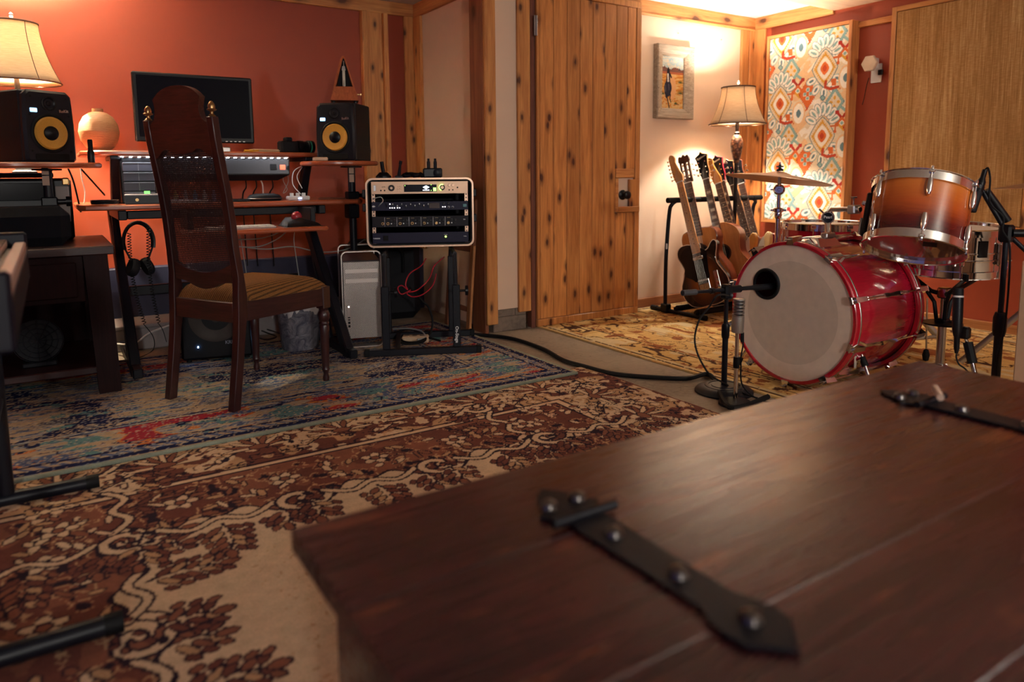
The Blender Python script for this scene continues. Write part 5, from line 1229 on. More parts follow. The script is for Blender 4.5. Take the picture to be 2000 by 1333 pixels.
# headphones hanging from the desk frame
H0 = at(268, 437, y=3.52)
hp = thing('headphones', 'black headphones with coiled cords hanging from the left desk leg', 'headphones', (H0.x, 3.52, .47), 15)
arc = [(.062*math.cos(a), 0, .14+.085*math.sin(a)) for a in [math.radians(i) for i in range(-20, 201, 11)]]
MB().tube(arc, .006, 8, sq=1.8).build('headband', MT['black'], hp)
for sx in (-1, 1):
    MB().tube([(sx*.060,0,.12),(sx*.035,0,.06)], .004, 8).build('yoke', MT['blackmetal'], hp)
    MB().lathe([(0,-.016),(.036,-.016),(.040,-.008),(.040,.008),(.034,.016),(0,.016)], 24, M=TR((sx*.030,0,.03)) @ RY(70*sx)).build('ear_cup', MT['blackmat'], hp)
def coil(name, label, p, q, r=.007, turns=34, end=None, mat=None):
    p, q = Vector(p), Vector(q); u = (q-p).normalized(); a = u.orthogonal().normalized(); b = u.cross(a); pts = []
    n = turns*8
    for i in range(n+1):
        t = i/n; s_ = 2*math.pi*turns*t; bow = math.sin(math.pi*t)*.02
        pts.append(p+(q-p)*t+a*(r*math.cos(s_))+b*(r*math.sin(s_)+bow))
    if end: pts += [Vector(e) for e in cr([tuple(pts[-1])]+end, 5)[1:]]
    return tag(MB().tube(pts, .0018, 5).build(name, mat or MT['rubber']), label, 'cord')
c0 = at(262,450,y=3.50); c1 = at(272,640,y=3.46)
coil('spiral_cable', 'black spiral cord hanging nearest the left desk leg', at(252,455,y=3.50), at(282,632,y=3.50), end=[tuple(at(300,660,y=3.5)), tuple(at(298,685,z=.03)), tuple(at(270,700,z=.03))])
coil('spiral_cable', 'black spiral cord hanging just left of the chair back', at(290,440,y=3.47), at(310,630,y=3.47), end=[tuple(at(318,645,y=3.47)), tuple(at(325,668,z=.03))])
def cable(name, label, pts, r, mat, cat='cable', k=6): return tag(MB().tube(cr([tuple(p) for p in pts], k), r, 7).build(name, mat), label, cat)
cable('white_cable', 'white cable lying over the ledge left of the chair', [at(225,672,z=.06), at(262,672,y=3.9), at(290,652,y=3.95), at(330,636,y=4.0)], .005, MT['white'])
cable('white_cable', 'white cable hanging in the gap below the left speaker shelf', [at(157,325,y=4.0), at(160,350,y=4.0), at(166,375,y=4.0), at(164,398,y=4.0)], .0028, MT['white'])
cable('black_cable', 'black cable looping from the left speaker shelf down to the desk', [at(130,323,y=3.9), at(142,350,y=3.9), at(150,380,y=3.9), at(158,415,y=3.9)], .004, MT['black'])
cable('brace_wire', 'straight black rod slanting behind the left speaker shelf', [at(152,323,y=4.05), at(205,382,y=4.05)], .004, MT['black'], k=2)
cable('white_cable', 'white cable curling up from the desktop hub', [at(588,380,y=3.74), at(572,360,y=3.78), at(574,335,y=3.8), at(590,326,y=3.82), at(580,345,y=3.8), at(590,368,y=3.76)], .0022, MT['white'])
cable('grey_cable', 'grey cable loop hanging below the led unit', [at(556,338,y=3.9), at(553,352,y=3.9), at(561,370,y=3.9), at(553,377,y=3.9), at(563,355,y=3.9), at(560,336,y=3.9)], .0016, MT['greycable'])
cable('charger_lead', 'white charger plug and lead hanging under the metal unit', [at(507,342,y=3.88), at(508,350,y=3.88), at(513,362,y=3.88), at(514,388,y=3.9)], .0035, MT['white'])
for i, (xx_, lb_) in enumerate(((478,'left'),(498,'middle'),(530,'right'))):
    cable('black_cable', '%s one of three black cables dropping behind the desk from the metal unit' % lb_, [at(xx_,345,y=3.97), at(xx_+3,365,y=3.97), at(xx_-4,385,y=3.97), at(xx_,450,y=4.28), at(xx_+6,520,y=4.28)], .0035, MT['black'])
cable('grey_cable', 'grey cable swooping under the tray, upper of the pair by the chair post', [at(462,468,y=3.95), at(500,467,y=3.97), at(532,460,y=3.9), at(550,450,y=3.8)], .003, MT['greycable'])
cable('grey_cable', 'grey cable swooping under the tray, lower of the pair by the chair post', [at(464,482,y=3.95), at(505,482,y=3.97), at(540,468,y=3.9), at(562,450,y=3.8)], .003, MT['greycable'])
cable('grey_cable', 'long grey cable sagging across beneath the desk to the rack', [at(467,482,y=4.0), at(520,487,y=4.0), at(570,482,y=3.95), at(620,492,y=3.9), at(660,491,y=3.85), at(690,482,y=3.8), at(712,468,y=3.7)], .0032, MT['greycable'])
cable('grey_cable', 'thin grey cable hanging straight down behind the chair seat', [at(576,448,y=3.72), at(574,470,y=3.74), at(578,500,y=3.76), at(584,540,y=3.78)], .0022, MT['greycable'])
cable('grey_cable', 'thin grey cable hanging between chair post and chair seat', [at(452,430,y=3.9), at(468,460,y=3.95), at(474,490,y=4.0), at(482,540,y=4.05)], .0022, MT['greycable'])
cable('red_cable', 'red cable hanging in a loop under the rack case, left one', [at(832,505,y=3.45), at(822,520,y=3.42), at(800,535,y=3.40), at(792,555,y=3.38), at(796,566,y=3.38), at(785,558,y=3.38), at(777,563,y=3.38), at(784,575,y=3.38), at(802,567,y=3.38)], .0030, MT['redcable'])
cable('red_cable', 'red cable hanging in a loop under the rack case, right one', [at(868,502,y=3.42), at(848,520,y=3.42), at(838,545,y=3.40), at(815,567,y=3.38), at(795,572,y=3.36), at(805,580,y=3.36), at(825,576,y=3.38), at(845,558,y=3.40), at(852,535,y=3.42)], .0030, MT['redcable'])
cable('power_cable', 'thick black power cable looping down beneath the rack case', [at(800,562,y=3.45), at(825,588,y=3.45), at(838,602,y=3.42), at(845,630,y=3.40), at(838,655,y=3.38), at(818,668,z=.05), at(790,668,z=.04), at(775,655,z=.04)], .006, MT['rubber'])
cable('power_cable', 'bundle of black cable coiled on the rug beneath the rack', [at(770,650,z=.04), at(800,644,z=.04), at(832,652,z=.04), at(826,668,z=.04), at(790,672,z=.04), at(775,660,z=.04), at(815,656,z=.05), at(860,666,z=.04)], .006, MT['rubber'])
cable('grey_cable', 'pale cable looping round the power strip beneath the rack', [at(768,643,z=.04), at(800,642,z=.06), at(824,648,z=.06), at(830,660,z=.05), at(815,664,z=.05)], .0045, MT['greycable'])
ps = at(808, 662, z=.045)
pw_ = thing('power_strip', 'cream power strip lying on the rug under the rack', 'power strip', (ps.x+.02, ps.y+.02, .0205), -30)
MB().bbox((-.07,-.03,0),(.07,.03,.035),.006).build('strip_body', plain('strip_cream', srgb(196,170,140), .5), pw_)
for k in range(3): MB().cyl((-.045+.04*k,-.0,.035),(-.045+.04*k,-.0,.037),.013,n=14).build('socket', plain('socket_dark', (.2,.17,.14), .6), pw_)
for i, pts in enumerate(([(505,625),(500,640),(520,650),(540,658),(520,664),(500,658)], [(512,612),(508,632),(518,642),(535,648),(548,652)], [(498,612),(505,630),(525,640),(545,640)])):
    cable('black_cable', ('black cable knot on the floor left of the waste bin','black cable with metal plug left of the waste bin','uppermost black cable left of the waste bin')[i], [at(a, b, y=3.95) if b < 630 else at(a, b, z=.03) for a, b in pts], .004, MT['black'])
# long black snake of cable across the concrete
cable('floor_cable', 'thick black cable running across the bare concrete strip to the microphone stands', [at(900,650,z=.012)+Vector((-.2,.05,.02)), at(940,655,z=.012), at(1000,662,z=.012), at(1060,682,z=.012), at(1100,704,z=.012), at(1140,716,z=.012), at(1200,731,z=.012), at(1280,738,z=.012), at(1340,740,z=.014), at(1388,734,z=.018), at(1412,752,z=.06)-Vector((.10,.12,.04)), at(1500,775,z=.02)], .0105, MT['rubber'], k=8)
# dark clutter behind the rack
t = thing('equipment_bag', 'black soft equipment bag standing in the recess behind the rack', 'bag', (1.73, 4.20, .0), -10)
MB().bbox((-.22,-.12,0),(.22,.14,.50),.05).build('bag_body', plain('black_nylon', (.010,.010,.016), .7, bump=.4, bs=50), t)
MB().tube(cr([(-.1,-.122,.30),(-.08,-.145,.44),(.08,-.145,.44),(.1,-.122,.30)], 6), .010, 8).build('bag_handle', MT['rubber'], t)
# ------------------------------------------------------------------ guitar rack
g0 = at(1300, 612, z=.03); g1 = at(1292, 393, y=3.27)
gx0, gx1 = 3.235, 4.085
GS = thing('guitar_stand', 'black padded multi-guitar rack by the cream wall, holding seven guitars', 'stand', (3.6, 3.2, .0095)); GI = TR((-3.6,-3.2,-.0095))
ZB = .728
for x_ in (gx0+.035, gx1-.02):
    s_ = 1 if x_ < 3.6 else -1
    MB().tube(cr([(x_+.01,3.29,.03),(x_+.004,3.285,.35),(x_,3.26,.64),(x_+.006,3.245,.70),(x_+s_*.035,3.235,ZB-.005)], 5), .0125, 12, M=GI).build('upright', MT['blackmetal'], GS)
    MB().tube([(x_+.01,3.40,.024),(x_+.01,2.95,.024)], .013, 12, M=GI).build('foot_tube', MT['blackmetal'], GS)
    MB().tube([(x_+.01,2.99,.024),(x_+.01,2.945,.024)], .0165, 12, M=GI).build('end_cap', MT['rubber'], GS)
    MB().tube([(x_+.01,3.36,.024),(x_+.01,3.41,.024)], .0165, 12, M=GI).build('end_cap', MT['rubber'], GS)
    MB().bbox((x_-.012,3.255,.01),(x_+.032,3.315,.065),.006, M=GI).build('joint', MT['black'], GS)
MB().box((gx0+.022,3.264,.42),(gx0+.030,3.271,.455), M=GI).build('paper_label', MT['white'], GS)
mb = MB()
mb.tube([(gx0,3.235,ZB),(gx1+.03,3.235,ZB)], .013, 12, M=GI); mb.build('top_bar', MT['blackmetal'], GS)
NG = [3.336,3.436,3.577,3.684,3.748,3.833,3.961]
xs = [gx0-.005,3.30,3.39,3.52,3.63,3.715,3.79,3.90,4.03,gx1+.035]
for a, b in zip(xs, xs[1:]): MB().tube([(a,3.235,ZB),(b-.006,3.235,ZB)], .0175, 12, M=GI).build('foam_sleeve', MT['rubber'], GS)
for yy in (3.02, 3.19):
    MB().tube([(gx0+.03,yy,.048),(gx1,yy,.048)], .012, 10, M=GI).tube([(gx0+.05,yy,.048),(gx1-.02,yy,.048)], .019, 12, M=GI).build('padded_rest', MT['rubber'], GS)
# ------------------------------------------------------------------ guitars : face toward local -y, neck along +z, z=0 at the strap end
def burst(name, c1, c2, c3, cz, r, coat=.6):
    t = NT(name); tc = t.n('ShaderNodeTexCoord'); mp = t.n('ShaderNodeMapping'); t.l(tc.outputs['Object'], mp.inputs[0]); mp.inputs['Location'].default_value = (0,0,-cz); mp.inputs['Scale'].default_value = (1/r,0,1/(r*1.35))
    mp.vector_type = 'POINT'; mp.inputs['Location'].default_value = (0,0,-cz/(r*1.35))
    ln = t.n('ShaderNodeVectorMath', operation='LENGTH'); t.l(mp.outputs[0], ln.inputs[0])
    t.col(t.ramp(ln.outputs['Value'], [(.2, c1), (.62, c2), (.95, c3)])); t.set(Roughness=.25, Coat_Weight=coat); return t.mat
tele = [(0,0),(.06,.0),(.115,.02),(.155,.075),(.160,.14),(.135,.20),(.115,.245),(.118,.29),(.135,.335),(.140,.365),(.125,.385),(.10,.372),(.075,.345),(.045,.335),(.030,.345),(.028,.388),(-.028,.392),(-.06,.400),(-.10,.398),(-.130,.375),(-.138,.335),(-.122,.29),(-.112,.245),(-.130,.20),(-.158,.14),(-.155,.075),(-.115,.02),(-.06,.0)]
strat = [(0,0),(.06,.002),(.12,.03),(.158,.085),(.155,.145),(.122,.20),(.108,.245),(.115,.295),(.140,.35),(.148,.39),(.135,.408),(.108,.39),(.075,.352),(.045,.338),(.030,.345),(.028,.37),(-.028,.375),(-.045,.378),(-.075,.40),(-.115,.44),(-.138,.45),(-.145,.43),(-.138,.37),(-.118,.30),(-.108,.25),(-.128,.20),(-.160,.14),(-.158,.08),(-.118,.02),(-.06,-.002)]
lpj = [(0,0),(.07,.004),(.13,.035),(.162,.095),(.155,.16),(.118,.215),(.100,.26),(.110,.31),(.135,.35),(.135,.38),(.112,.392),(.082,.375),(.050,.355),(.030,.358),(.028,.39),(-.028,.395),(-.075,.412),(-.115,.395),(-.130,.35),(-.112,.295),(-.100,.26),(-.118,.215),(-.155,.16),(-.162,.095),(-.13,.035),(-.07,.004)]
def acoustic(wl, wu, ln_): return [(0,0),(wl*.45,.004),(wl*.85,.045),(wl,.125),(wl*.93,.20),(wl*.70,.27),(wl*.64,.31),(wu*.95,.37),(wu,.41),(wu*.85,.455),(wu*.45,ln_-.006),(0,ln_),(-wu*.45,ln_-.006),(-wu*.85,.455),(-wu,.41),(-wu*.95,.37),(-wl*.64,.31),(-wl*.70,.27),(-wl*.93,.20),(-wl,.125),(-wl*.85,.045),(-wl*.45,.004)]
MPL = wood('maple_neck', srgb(190,120,64), srgb(224,162,98), 'Z', .35, 2, coat=.3)
RSW = wood('rosewood', srgb(46,24,20), srgb(80,42,32), 'Z', .45, 3)
MHG = wood('mahogany', srgb(96,42,26), srgb(140,72,44), 'Z', .35, 2, coat=.3)
fretm = metal('fret_nickel', (.7,.66,.6), .25); pearl = plain('pearl_inlay', srgb(210,200,180), .3)
def guitar(label, X, body, bmat, side, th, neckm, board, head, inlay, tilt=19.4, yaw=15, y0=2.985, z0=.088, nut=.825, joint=.375, nw=.0215, extras=None, hmat=None, binding=None):
    M_ = TR((X+th, y0, z0)) @ RX(-tilt) @ RZ(-90+yaw)
    g = thing('guitar', label, 'guitar', M=M_, group='guitars in the rack')
    out = cr(body, 4, True)
    b = MB().prism(out, 0, th, ch=.005, M=XZ, mside=1).build('body', [bmat, side], g, ang=40)
    if binding: MB().tube([(x,-th+.002,z) for x,z in inset(out, .001)], .0022, 5, closed=True).build('binding', binding, b)
    fy = -th-.004                                        # fretboard surface
    nz0 = joint
    def hw_(z): return lerp(nw, nw*1.27, (nut-z)/(nut-nz0+.05))
    V = []; 
    for z in (joint-.055, nut): h = hw_(z); V += [(-h,fy-.006,z),(h,fy-.006,z),(h,fy,z),(-h,fy,z)]
    fb_ = MB().add(V, [(0,1,2,3),(7,6,5,4),(0,4,5,1),(1,5,6,2),(2,6,7,3),(3,7,4,0)]).build('fretboard', board, g, ang=0)
    nk = MB(); Z = [joint-.01, joint+.03, .5, .65, nut-.02, nut+.004]; n_ = 10; V = []
    for z in Z:
        h = hw_(min(z,nut)); dpt = .021 if z > joint+.02 else .026
        for k in range(n_+1): a = math.pi*k/n_; V.append((h*.98*math.cos(a), fy+.0005+dpt*math.sin(a), z))
    F = [(i*(n_+1)+k, i*(n_+1)+k+1, (i+1)*(n_+1)+k+1, (i+1)*(n_+1)+k) for i in range(len(Z)-1) for k in range(n_)]
    F += [tuple(range(n_+1)), tuple((len(Z)-1)*(n_+1)+k for k in range(n_+1))[::-1]]
    nk.add(V, F).build('neck', neckm, g, ang=50)
    sc_ = (nut-.14 if body is not None else .65)
    fz = [nut-sc_*(1-2**(-k/12)) for k in range(1, 21)]
    for z in fz:
        if z < joint-.05: break
        h = hw_(z); MB().box((-h,fy-.0075,z-.0009),(h,fy-.0055,z+.0009)).build('fret', fretm, fb_)
    for k, (a, c) in enumerate(zip([nut]+fz, fz)):
        if k+1 in (3,5,7,9,12,15,17) and c > joint-.04 and inlay:
            z = (a+c)/2; h = hw_(z)
            if inlay == 'dot':
                for dx in ((-.009,.009) if k+1 == 12 else (0,)): MB().cyl((dx,fy-.0057,z),(dx,fy-.0066,z),.0034,n=12).build('inlay', pearl, fb_)
            elif inlay == 'ddot':
                MB().cyl((0,fy-.0057,z),(0,fy-.0066,z),.0030,n=12).build('inlay', MT['rubber'], fb_)
            else: MB().box((-h*.62,fy-.0066,z-.0085),(h*.62,fy-.0057,z+.0085)).build('inlay', pearl, fb_)
    MB().box((-hw_(nut),fy-.009,nut-.001),(hw_(nut),fy,nut+.004)).build('nut', MT['white'], g)
    hm = hmat or neckm
    if head == 'six':                                    # six in line
        o_ = cr([(-.022,nut),(-.030,nut+.015),(-.037,nut+.05),(-.040,nut+.12),(-.040,nut+.165),(-.026,nut+.185),(-.006,nut+.178),(.004,nut+.155),(.000,nut+.135),(.006,nut+.11),(.018,nut+.07),(.028,nut+.04),(.026,nut+.015),(.021,nut)], 3, True)
        hd = MB().prism(o_, 0, .014, ch=.002, M=TR((0,fy+.012,0)) @ XZ).build('headstock', hm, g)
        for k in range(6):
            z = nut+.028+.025*k; MB().cyl((-.028+.003*(k<2),fy-.004,z),(-.028+.003*(k<2),fy-.010,z),.0045,n=10).cyl((-.036,fy+.010,z),(-.054,fy+.010,z),.0026,n=8).bbox((-.060,fy+.006,z-.007),(-.053,fy+.014,z+.007),.002).build('tuning_peg', MT['chrome'], hd)
    elif head == 'slot':
        hd = MB()
        for a, b2 in ((-.034,-.024),(-.008,.008),(.024,.034)): hd.bbox((a,fy-.002,nut+.004),(b2,fy+.016,nut+.15),.002)
        hd.bbox((-.034,fy-.002,nut+.004),(.034,fy+.016,nut+.03),.002).prism(cr([(-.034,nut+.135),(-.036,nut+.17),(-.024,nut+.178),(-.014,nut+.172),(0,nut+.186),(.014,nut+.172),(.024,nut+.178),(.036,nut+.17),(.034,nut+.135)],3,True), 0, .018, ch=.002, M=TR((0,fy+.016,0)) @ XZ)
        hd = hd.build('headstock', hm, g)
        for k in range(3):
            z = nut+.045+.036*k
            for sx in (-1,1): MB().cyl((sx*.008,fy+.006,z),(sx*.024,fy+.006,z),.0055,n=10).cyl((sx*.034,fy+.010,z),(sx*.040,fy+.026,z),.0025,n=8).lathe([(0,0),(.004,0),(.0065,.008),(.004,.016),(0,.016)],10,M=frame((sx*.038,fy+.024,z),(sx*.3,1,0))).build('tuning_peg', pearl, hd)
    else:                                                # three a side
        o_ = cr([(-.022,nut),(-.028,nut+.02),(-.036,nut+.05),(-.034,nut+.09),(-.041,nut+.14),(-.044,nut+.155),(-.026,nut+.165),(-.012,nut+.172),(0,nut+.186),(.012,nut+.172),(.026,nut+.165),(.044,nut+.155),(.041,nut+.14),(.034,nut+.09),(.036,nut+.05),(.028,nut+.02),(.022,nut)], 3, True)
        hd = MB().prism(o_, 0, .015, ch=.002, M=TR((0,fy+.013,0)) @ XZ, mside=1).build('headstock', [hm, binding or neckm], g)
        for k in range(3):
            z = nut+.042+.036*k
            for sx in (-1,1): MB().cyl((sx*.022,fy-.003,z),(sx*.022,fy-.012,z),.0045,n=10).cyl((sx*.034,fy+.016,z),(sx*.050,fy+.016,z),.0025,n=8).bbox((sx*.056-.005,fy+.011,z-.007),(sx*.056+.005,fy+.021,z+.007),.002).build('tuning_peg', MT['chrome'], hd)
        if head != 'three': text('headstock_name', head, .018, pearl, hd, TR((.002,fy-.0032,nut+.147)) @ RX(90) @ RZ(12), bold=.0003)
    for k in range(6):
        x_ = (-1+2*k/5); MB().tube([(x_*.026,-th-.012,.14),(x_*nw*.8,fy-.0095,nut+.003),(x_*nw*.8*.6-.004*(head == 'six'),fy-.008,nut+.05+.012*k)], .00055 if k > 2 else .0008, 4).build('string', fretm, g)
    if extras: extras(g, -th)
    return g
def ex_tele(g, y):
    MB().prism(cr([(-.02,.375),(.055,.34),(.06,.30),(.05,.22),(.04,.16),(-.04,.155),(-.07,.18),(-.115,.215),(-.10,.27),(-.118,.33),(-.08,.375)],4,True), 0, .003, M=TR((0,y,0)) @ XZ).build('pickguard', plain('black_pickguard', (.010,.010,.014), .2, coat=.4), g)
    br = MB().bbox((-.038,y-.006,.085),(.038,y,.165),.002).build('bridge_plate', MT['chrome'], g)
    for k in range(6): MB().bbox((-.030+.0106*k,y-.012,.10),(-.023+.0106*k,y-.006,.135),.001).build('saddle', MT['brass'], br)
    MB().bbox((-.035,y-.010,.140),(.035,y-.006,.155),.002).build('bridge_pickup', MT['black'], br)
    MB().bbox((-.035,y-.010,.29),(.035,y-.002,.31),.004).build('neck_pickup', MT['chrome'], g)
    c_ = MB().bbox((.075,y-.004,.07),(.105,y,.20),.002).build('control_plate', MT['chrome'], g)
    for z in (.10,.14): MB().lathe([(.009,0),(.009,.014),(.007,.017),(0,.017)],16,M=TR((.09,y-.004,z)) @ RX(90)).build('knob', MT['chrome'], c_)
    text('bridge_name', 'Fender', .016, MT['rubber'], br, TR((0,y-.0068,.094)) @ RX(90), bold=.0003)
def ex_ac(g, y):
    MB().lathe([(0,0),(.048,0),(.048,.0015),(0,.0015)], 32, M=TR((0,y,.31)) @ RX(90)).build('sound_hole', MT['rubber'], g)
    MB().lathe([(.048,0),(.058,0),(.058,.002),(.048,.002)], 32, M=TR((0,y,.31)) @ RX(90), closed=True).build('rosette', RSW, g)
    MB().bbox((-.075,y-.008,.125),(.075,y,.150),.003).build('bridge', RSW, g)
def ex_st(g, y):
    MB().prism(cr([(-.03,.365),(.03,.345),(.07,.36),(.105,.385),(.09,.30),(.10,.22),(.11,.12),(.05,.10),(.0,.17),(-.07,.17),(-.10,.22),(-.09,.30),(-.11,.38)],4,True), 0, .003, M=TR((0,y,0)) @ XZ).build('pickguard', plain('white_pickguard', srgb(225,215,195), .3), g)
    for z in (.17,.235,.30): MB().bbox((-.035,y-.010,z-.008),(.035,y-.002,z+.008),.003).build('pickup', MT['white'], g)
    MB().bbox((-.036,y-.008,.115),(.036,y,.14),.002).build('bridge', MT['chrome'], g)
    for x_, z in ((.065,.20),(.085,.16),(.095,.12)): MB().lathe([(.010,0),(.009,.012),(0,.013)],16,M=TR((x_,y-.003,z)) @ RX(90)).build('knob', MT['white'], g)
def ex_lp(g, y):
    for z in (.18,.29): MB().bbox((-.036,y-.008,z-.018),(.036,y,z+.018),.003).build('pickup', MT['chrome'], g)
    MB().bbox((-.042,y-.012,.125),(.042,y-.002,.137),.002).bbox((-.046,y-.010,.09),(.046,y-.001,.10),.002).build('bridge', MT['chrome'], g)
    for x_, z in ((.07,.14),(.10,.11),(.10,.17),(.125,.13)): MB().lathe([(.012,0),(.010,.012),(0,.013)],16,M=TR((x_,y-.001,z)) @ RX(90)).build('knob', MT['black'], g)
tb1 = burst('tobacco_burst', srgb(150,88,36), srgb(90,44,20), srgb(18,8,10), .16, .15)
guitar('electric guitar with dark sunburst body and all-maple neck, leftmost in the rack', NG[0], tele, tb1, plain('dark_edge', (.010,.006,.008), .25, coat=.5), .045, MPL, MPL, 'six', 'ddot', extras=ex_tele, nut=.792, joint=.385, binding=MT['cream'])
cedar_top = wood('cedar_top', srgb(186,116,60), srgb(214,146,84), 'Z', .3, 2, coat=.4)
guitar('nylon-string guitar with slotted headstock and wide dark neck, second from left in the rack', NG[1], acoustic(.165,.125,.475), cedar_top, MHG, .085, MHG, RSW, 'slot', None, nut=.770, joint=.475, nw=.027, extras=ex_ac, hmat=RSW, y0=3.075, tilt=16.0)
spruce = wood('aged_spruce_top', srgb(176,120,68), srgb(204,148,92), 'Z', .3, 2, coat=.4)
guitar('acoustic guitar with big black name-bearing headstock, block inlays and red-brown sides', NG[2], acoustic(.185,.135,.50), spruce, MHG, .095, MPL, RSW, 'Epiphone', 'block', nut=.800, joint=.48, extras=ex_ac, hmat=MT['black'], y0=3.02, tilt=18, binding=MPL)
guitar('electric guitar with amber headstock and honey yellow body, fourth from left', NG[3], strat, plain('butterscotch', srgb(226,166,84), .25, coat=.5), plain('butterscotch_side', srgb(210,150,72), .25, coat=.5), .042, wood('amber_maple', srgb(176,104,40), srgb(206,136,62), 'Z', .3, 2, coat=.4), RSW, 'six', 'dot', nut=.785, joint=.36, extras=ex_st, y0=2.97, tilt=20.5, hmat=wood('amber_head', srgb(176,104,40), srgb(206,136,62), 'Z', .3, 2, coat=.4))
guitar('electric guitar with red-edged black headstock and large block inlays, fifth from left', NG[4], lpj, plain('deep_brown_lacquer', srgb(70,28,20), .2, coat=.6), MHG, .045, MHG, RSW, 'Ibanez', 'block', nut=.792, joint=.375, extras=ex_lp, hmat=MT['black'], binding=plain('red_binding', srgb(170,30,50), .4), y0=3.01)
guitar('electric guitar with cream body and small black headstock, second from right in the rack', NG[5], strat, plain('vintage_cream', srgb(226,200,146), .25, coat=.5), plain('vintage_cream_side', srgb(216,190,136), .25, coat=.5), .042, MPL, RSW, 'three', 'dot', nut=.775, joint=.36, extras=ex_st, y0=2.97, tilt=21, hmat=MT['black'])
guitar('electric guitar with dark red body, rightmost in the rack beside the lamp pole', NG[6], lpj, plain('wine_red', srgb(92,20,28), .2, coat=.6), MHG, .045, MHG, RSW, 'three', 'dot', nut=.775, joint=.36, extras=ex_lp, y0=3.03, hmat=MT['black'])
# ------------------------------------------------------------------ kick drum (axis along +x)
MT['hoopred'] = plain('red_lacquer', srgb(170,20,38), .22, 0, .15, 40, coat=.8)
def redshell():
    t = NT('cherry_lacquer_shell'); v = t.coord(); n = t.noise(t.coord((4,60,60)), 3, 4, .6, 1)
    t.col(t.ramp(n, [(.3, srgb(158,14,38)), (.7, srgb(180,22,46))])); t.set(Roughness=.2, Coat_Weight=1.0, Coat_Roughness=.06); return t.mat
MT['redshell'] = redshell()
KC = at(1541, 612, x=2.50); KR = .272; KX = 2.50; KL = .475
kd = thing('kick_drum', 'glossy cherry red kick drum with plain cream front head and round port', 'drum', (KX, KC.y, .0095)); kz = KC.z-.0095
AX = TR((0,0,kz)) @ RY(90)                               # local z of lathe -> +x
MB().lathe([(KR,.028),(KR+.002,.035),(KR+.002,KL-.035),(KR,KL-.028),(KR-.008,KL-.028),(KR-.008,.028)], 72, M=AX, closed=True).build('shell', MT['redshell'], kd)
for a, b in ((0,.042),(KL-.042,KL)):
    hp_ = MB().lathe([(KR+.020,a+.003),(KR+.022,a+.006),(KR+.022,b-.004),(KR+.019,b),(KR+.006,b),(KR+.006,a),(KR+.017,a)], 72, M=AX, closed=True).build('hoop', MT['hoopred'], kd)
    zi = (a+b)/2+(.006 if a < .1 else -.006)
    MB().lathe([(KR+.0225,zi-.004),(KR+.0235,zi-.003),(KR+.0235,zi+.003),(KR+.0225,zi+.004)], 72, M=AX).build('inlay_stripe', MT['steel'], hp_)
headm = plain('cream_drumhead', srgb(222,206,190), .5); headm2 = plain('cream_drumhead_centre', srgb(204,188,172), .5)
Ph = at(1497, 555, x=KX+.006); pc_y, pc_z = Ph.y-KC.y, Ph.z-.0095-kz      # port centre in head plane
PR = .058
def head_mesh():
    # plane x=.006, rings: outer circle -> step ring -> inner disc with circular port
    mb = MB(); n = 96; xx = .008
    def pol(r, a, cy=0, cz=0): return (xx, cy+r*math.cos(a), kz+cz+r*math.sin(a))
    A_ = [2*math.pi*i/n for i in range(n)]
    # where the ray from the port centre meets the circle of radius r
    def hit(a, r):
        dy, dz = math.cos(a), math.sin(a); b_ = pc_y*dy+pc_z*dz; c_ = pc_y**2+pc_z**2-r*r; t = -b_+math.sqrt(b_*b_-c_); return (xx, pc_y+dy*t, kz+pc_z+dz*t)
    ri = .212
    V = [(xx, pc_y+PR*math.cos(a), kz+pc_z+PR*math.sin(a)) for a in A_]+[hit(a, ri) for a in A_]+[hit(a, KR+.006) for a in A_]
    F = []; ms = []
    for L, m in ((0, 1), (1, 0)):
        for i in range(n): j = (i+1)%n; F.append((L*n+i, (L+1)*n+i, (L+1)*n+j, L*n+j)); ms.append(m)
    o = len(mb.f); mb.add(V, F); mb.m = ms; return mb
q = head_mesh().build('front_head', [headm, headm2], kd, ang=0)
ringm = MB().tube([(.006, pc_y+(PR+.002)*math.cos(a), kz+pc_z+(PR+.002)*math.sin(a)) for a in [2*math.pi*i/48 for i in range(48)]], .0068, 10, closed=True).build('port_ring', MT['black'], kd)
MB().lathe([(0,KL-.02),(KR+.006,KL-.018)], 64, M=AX).build('batter_head', plain('batter_head', srgb(120,100,88), .6), kd)
claws = [math.radians(a) for a in (18,54,90,126,162,198,234,270,306,342)]
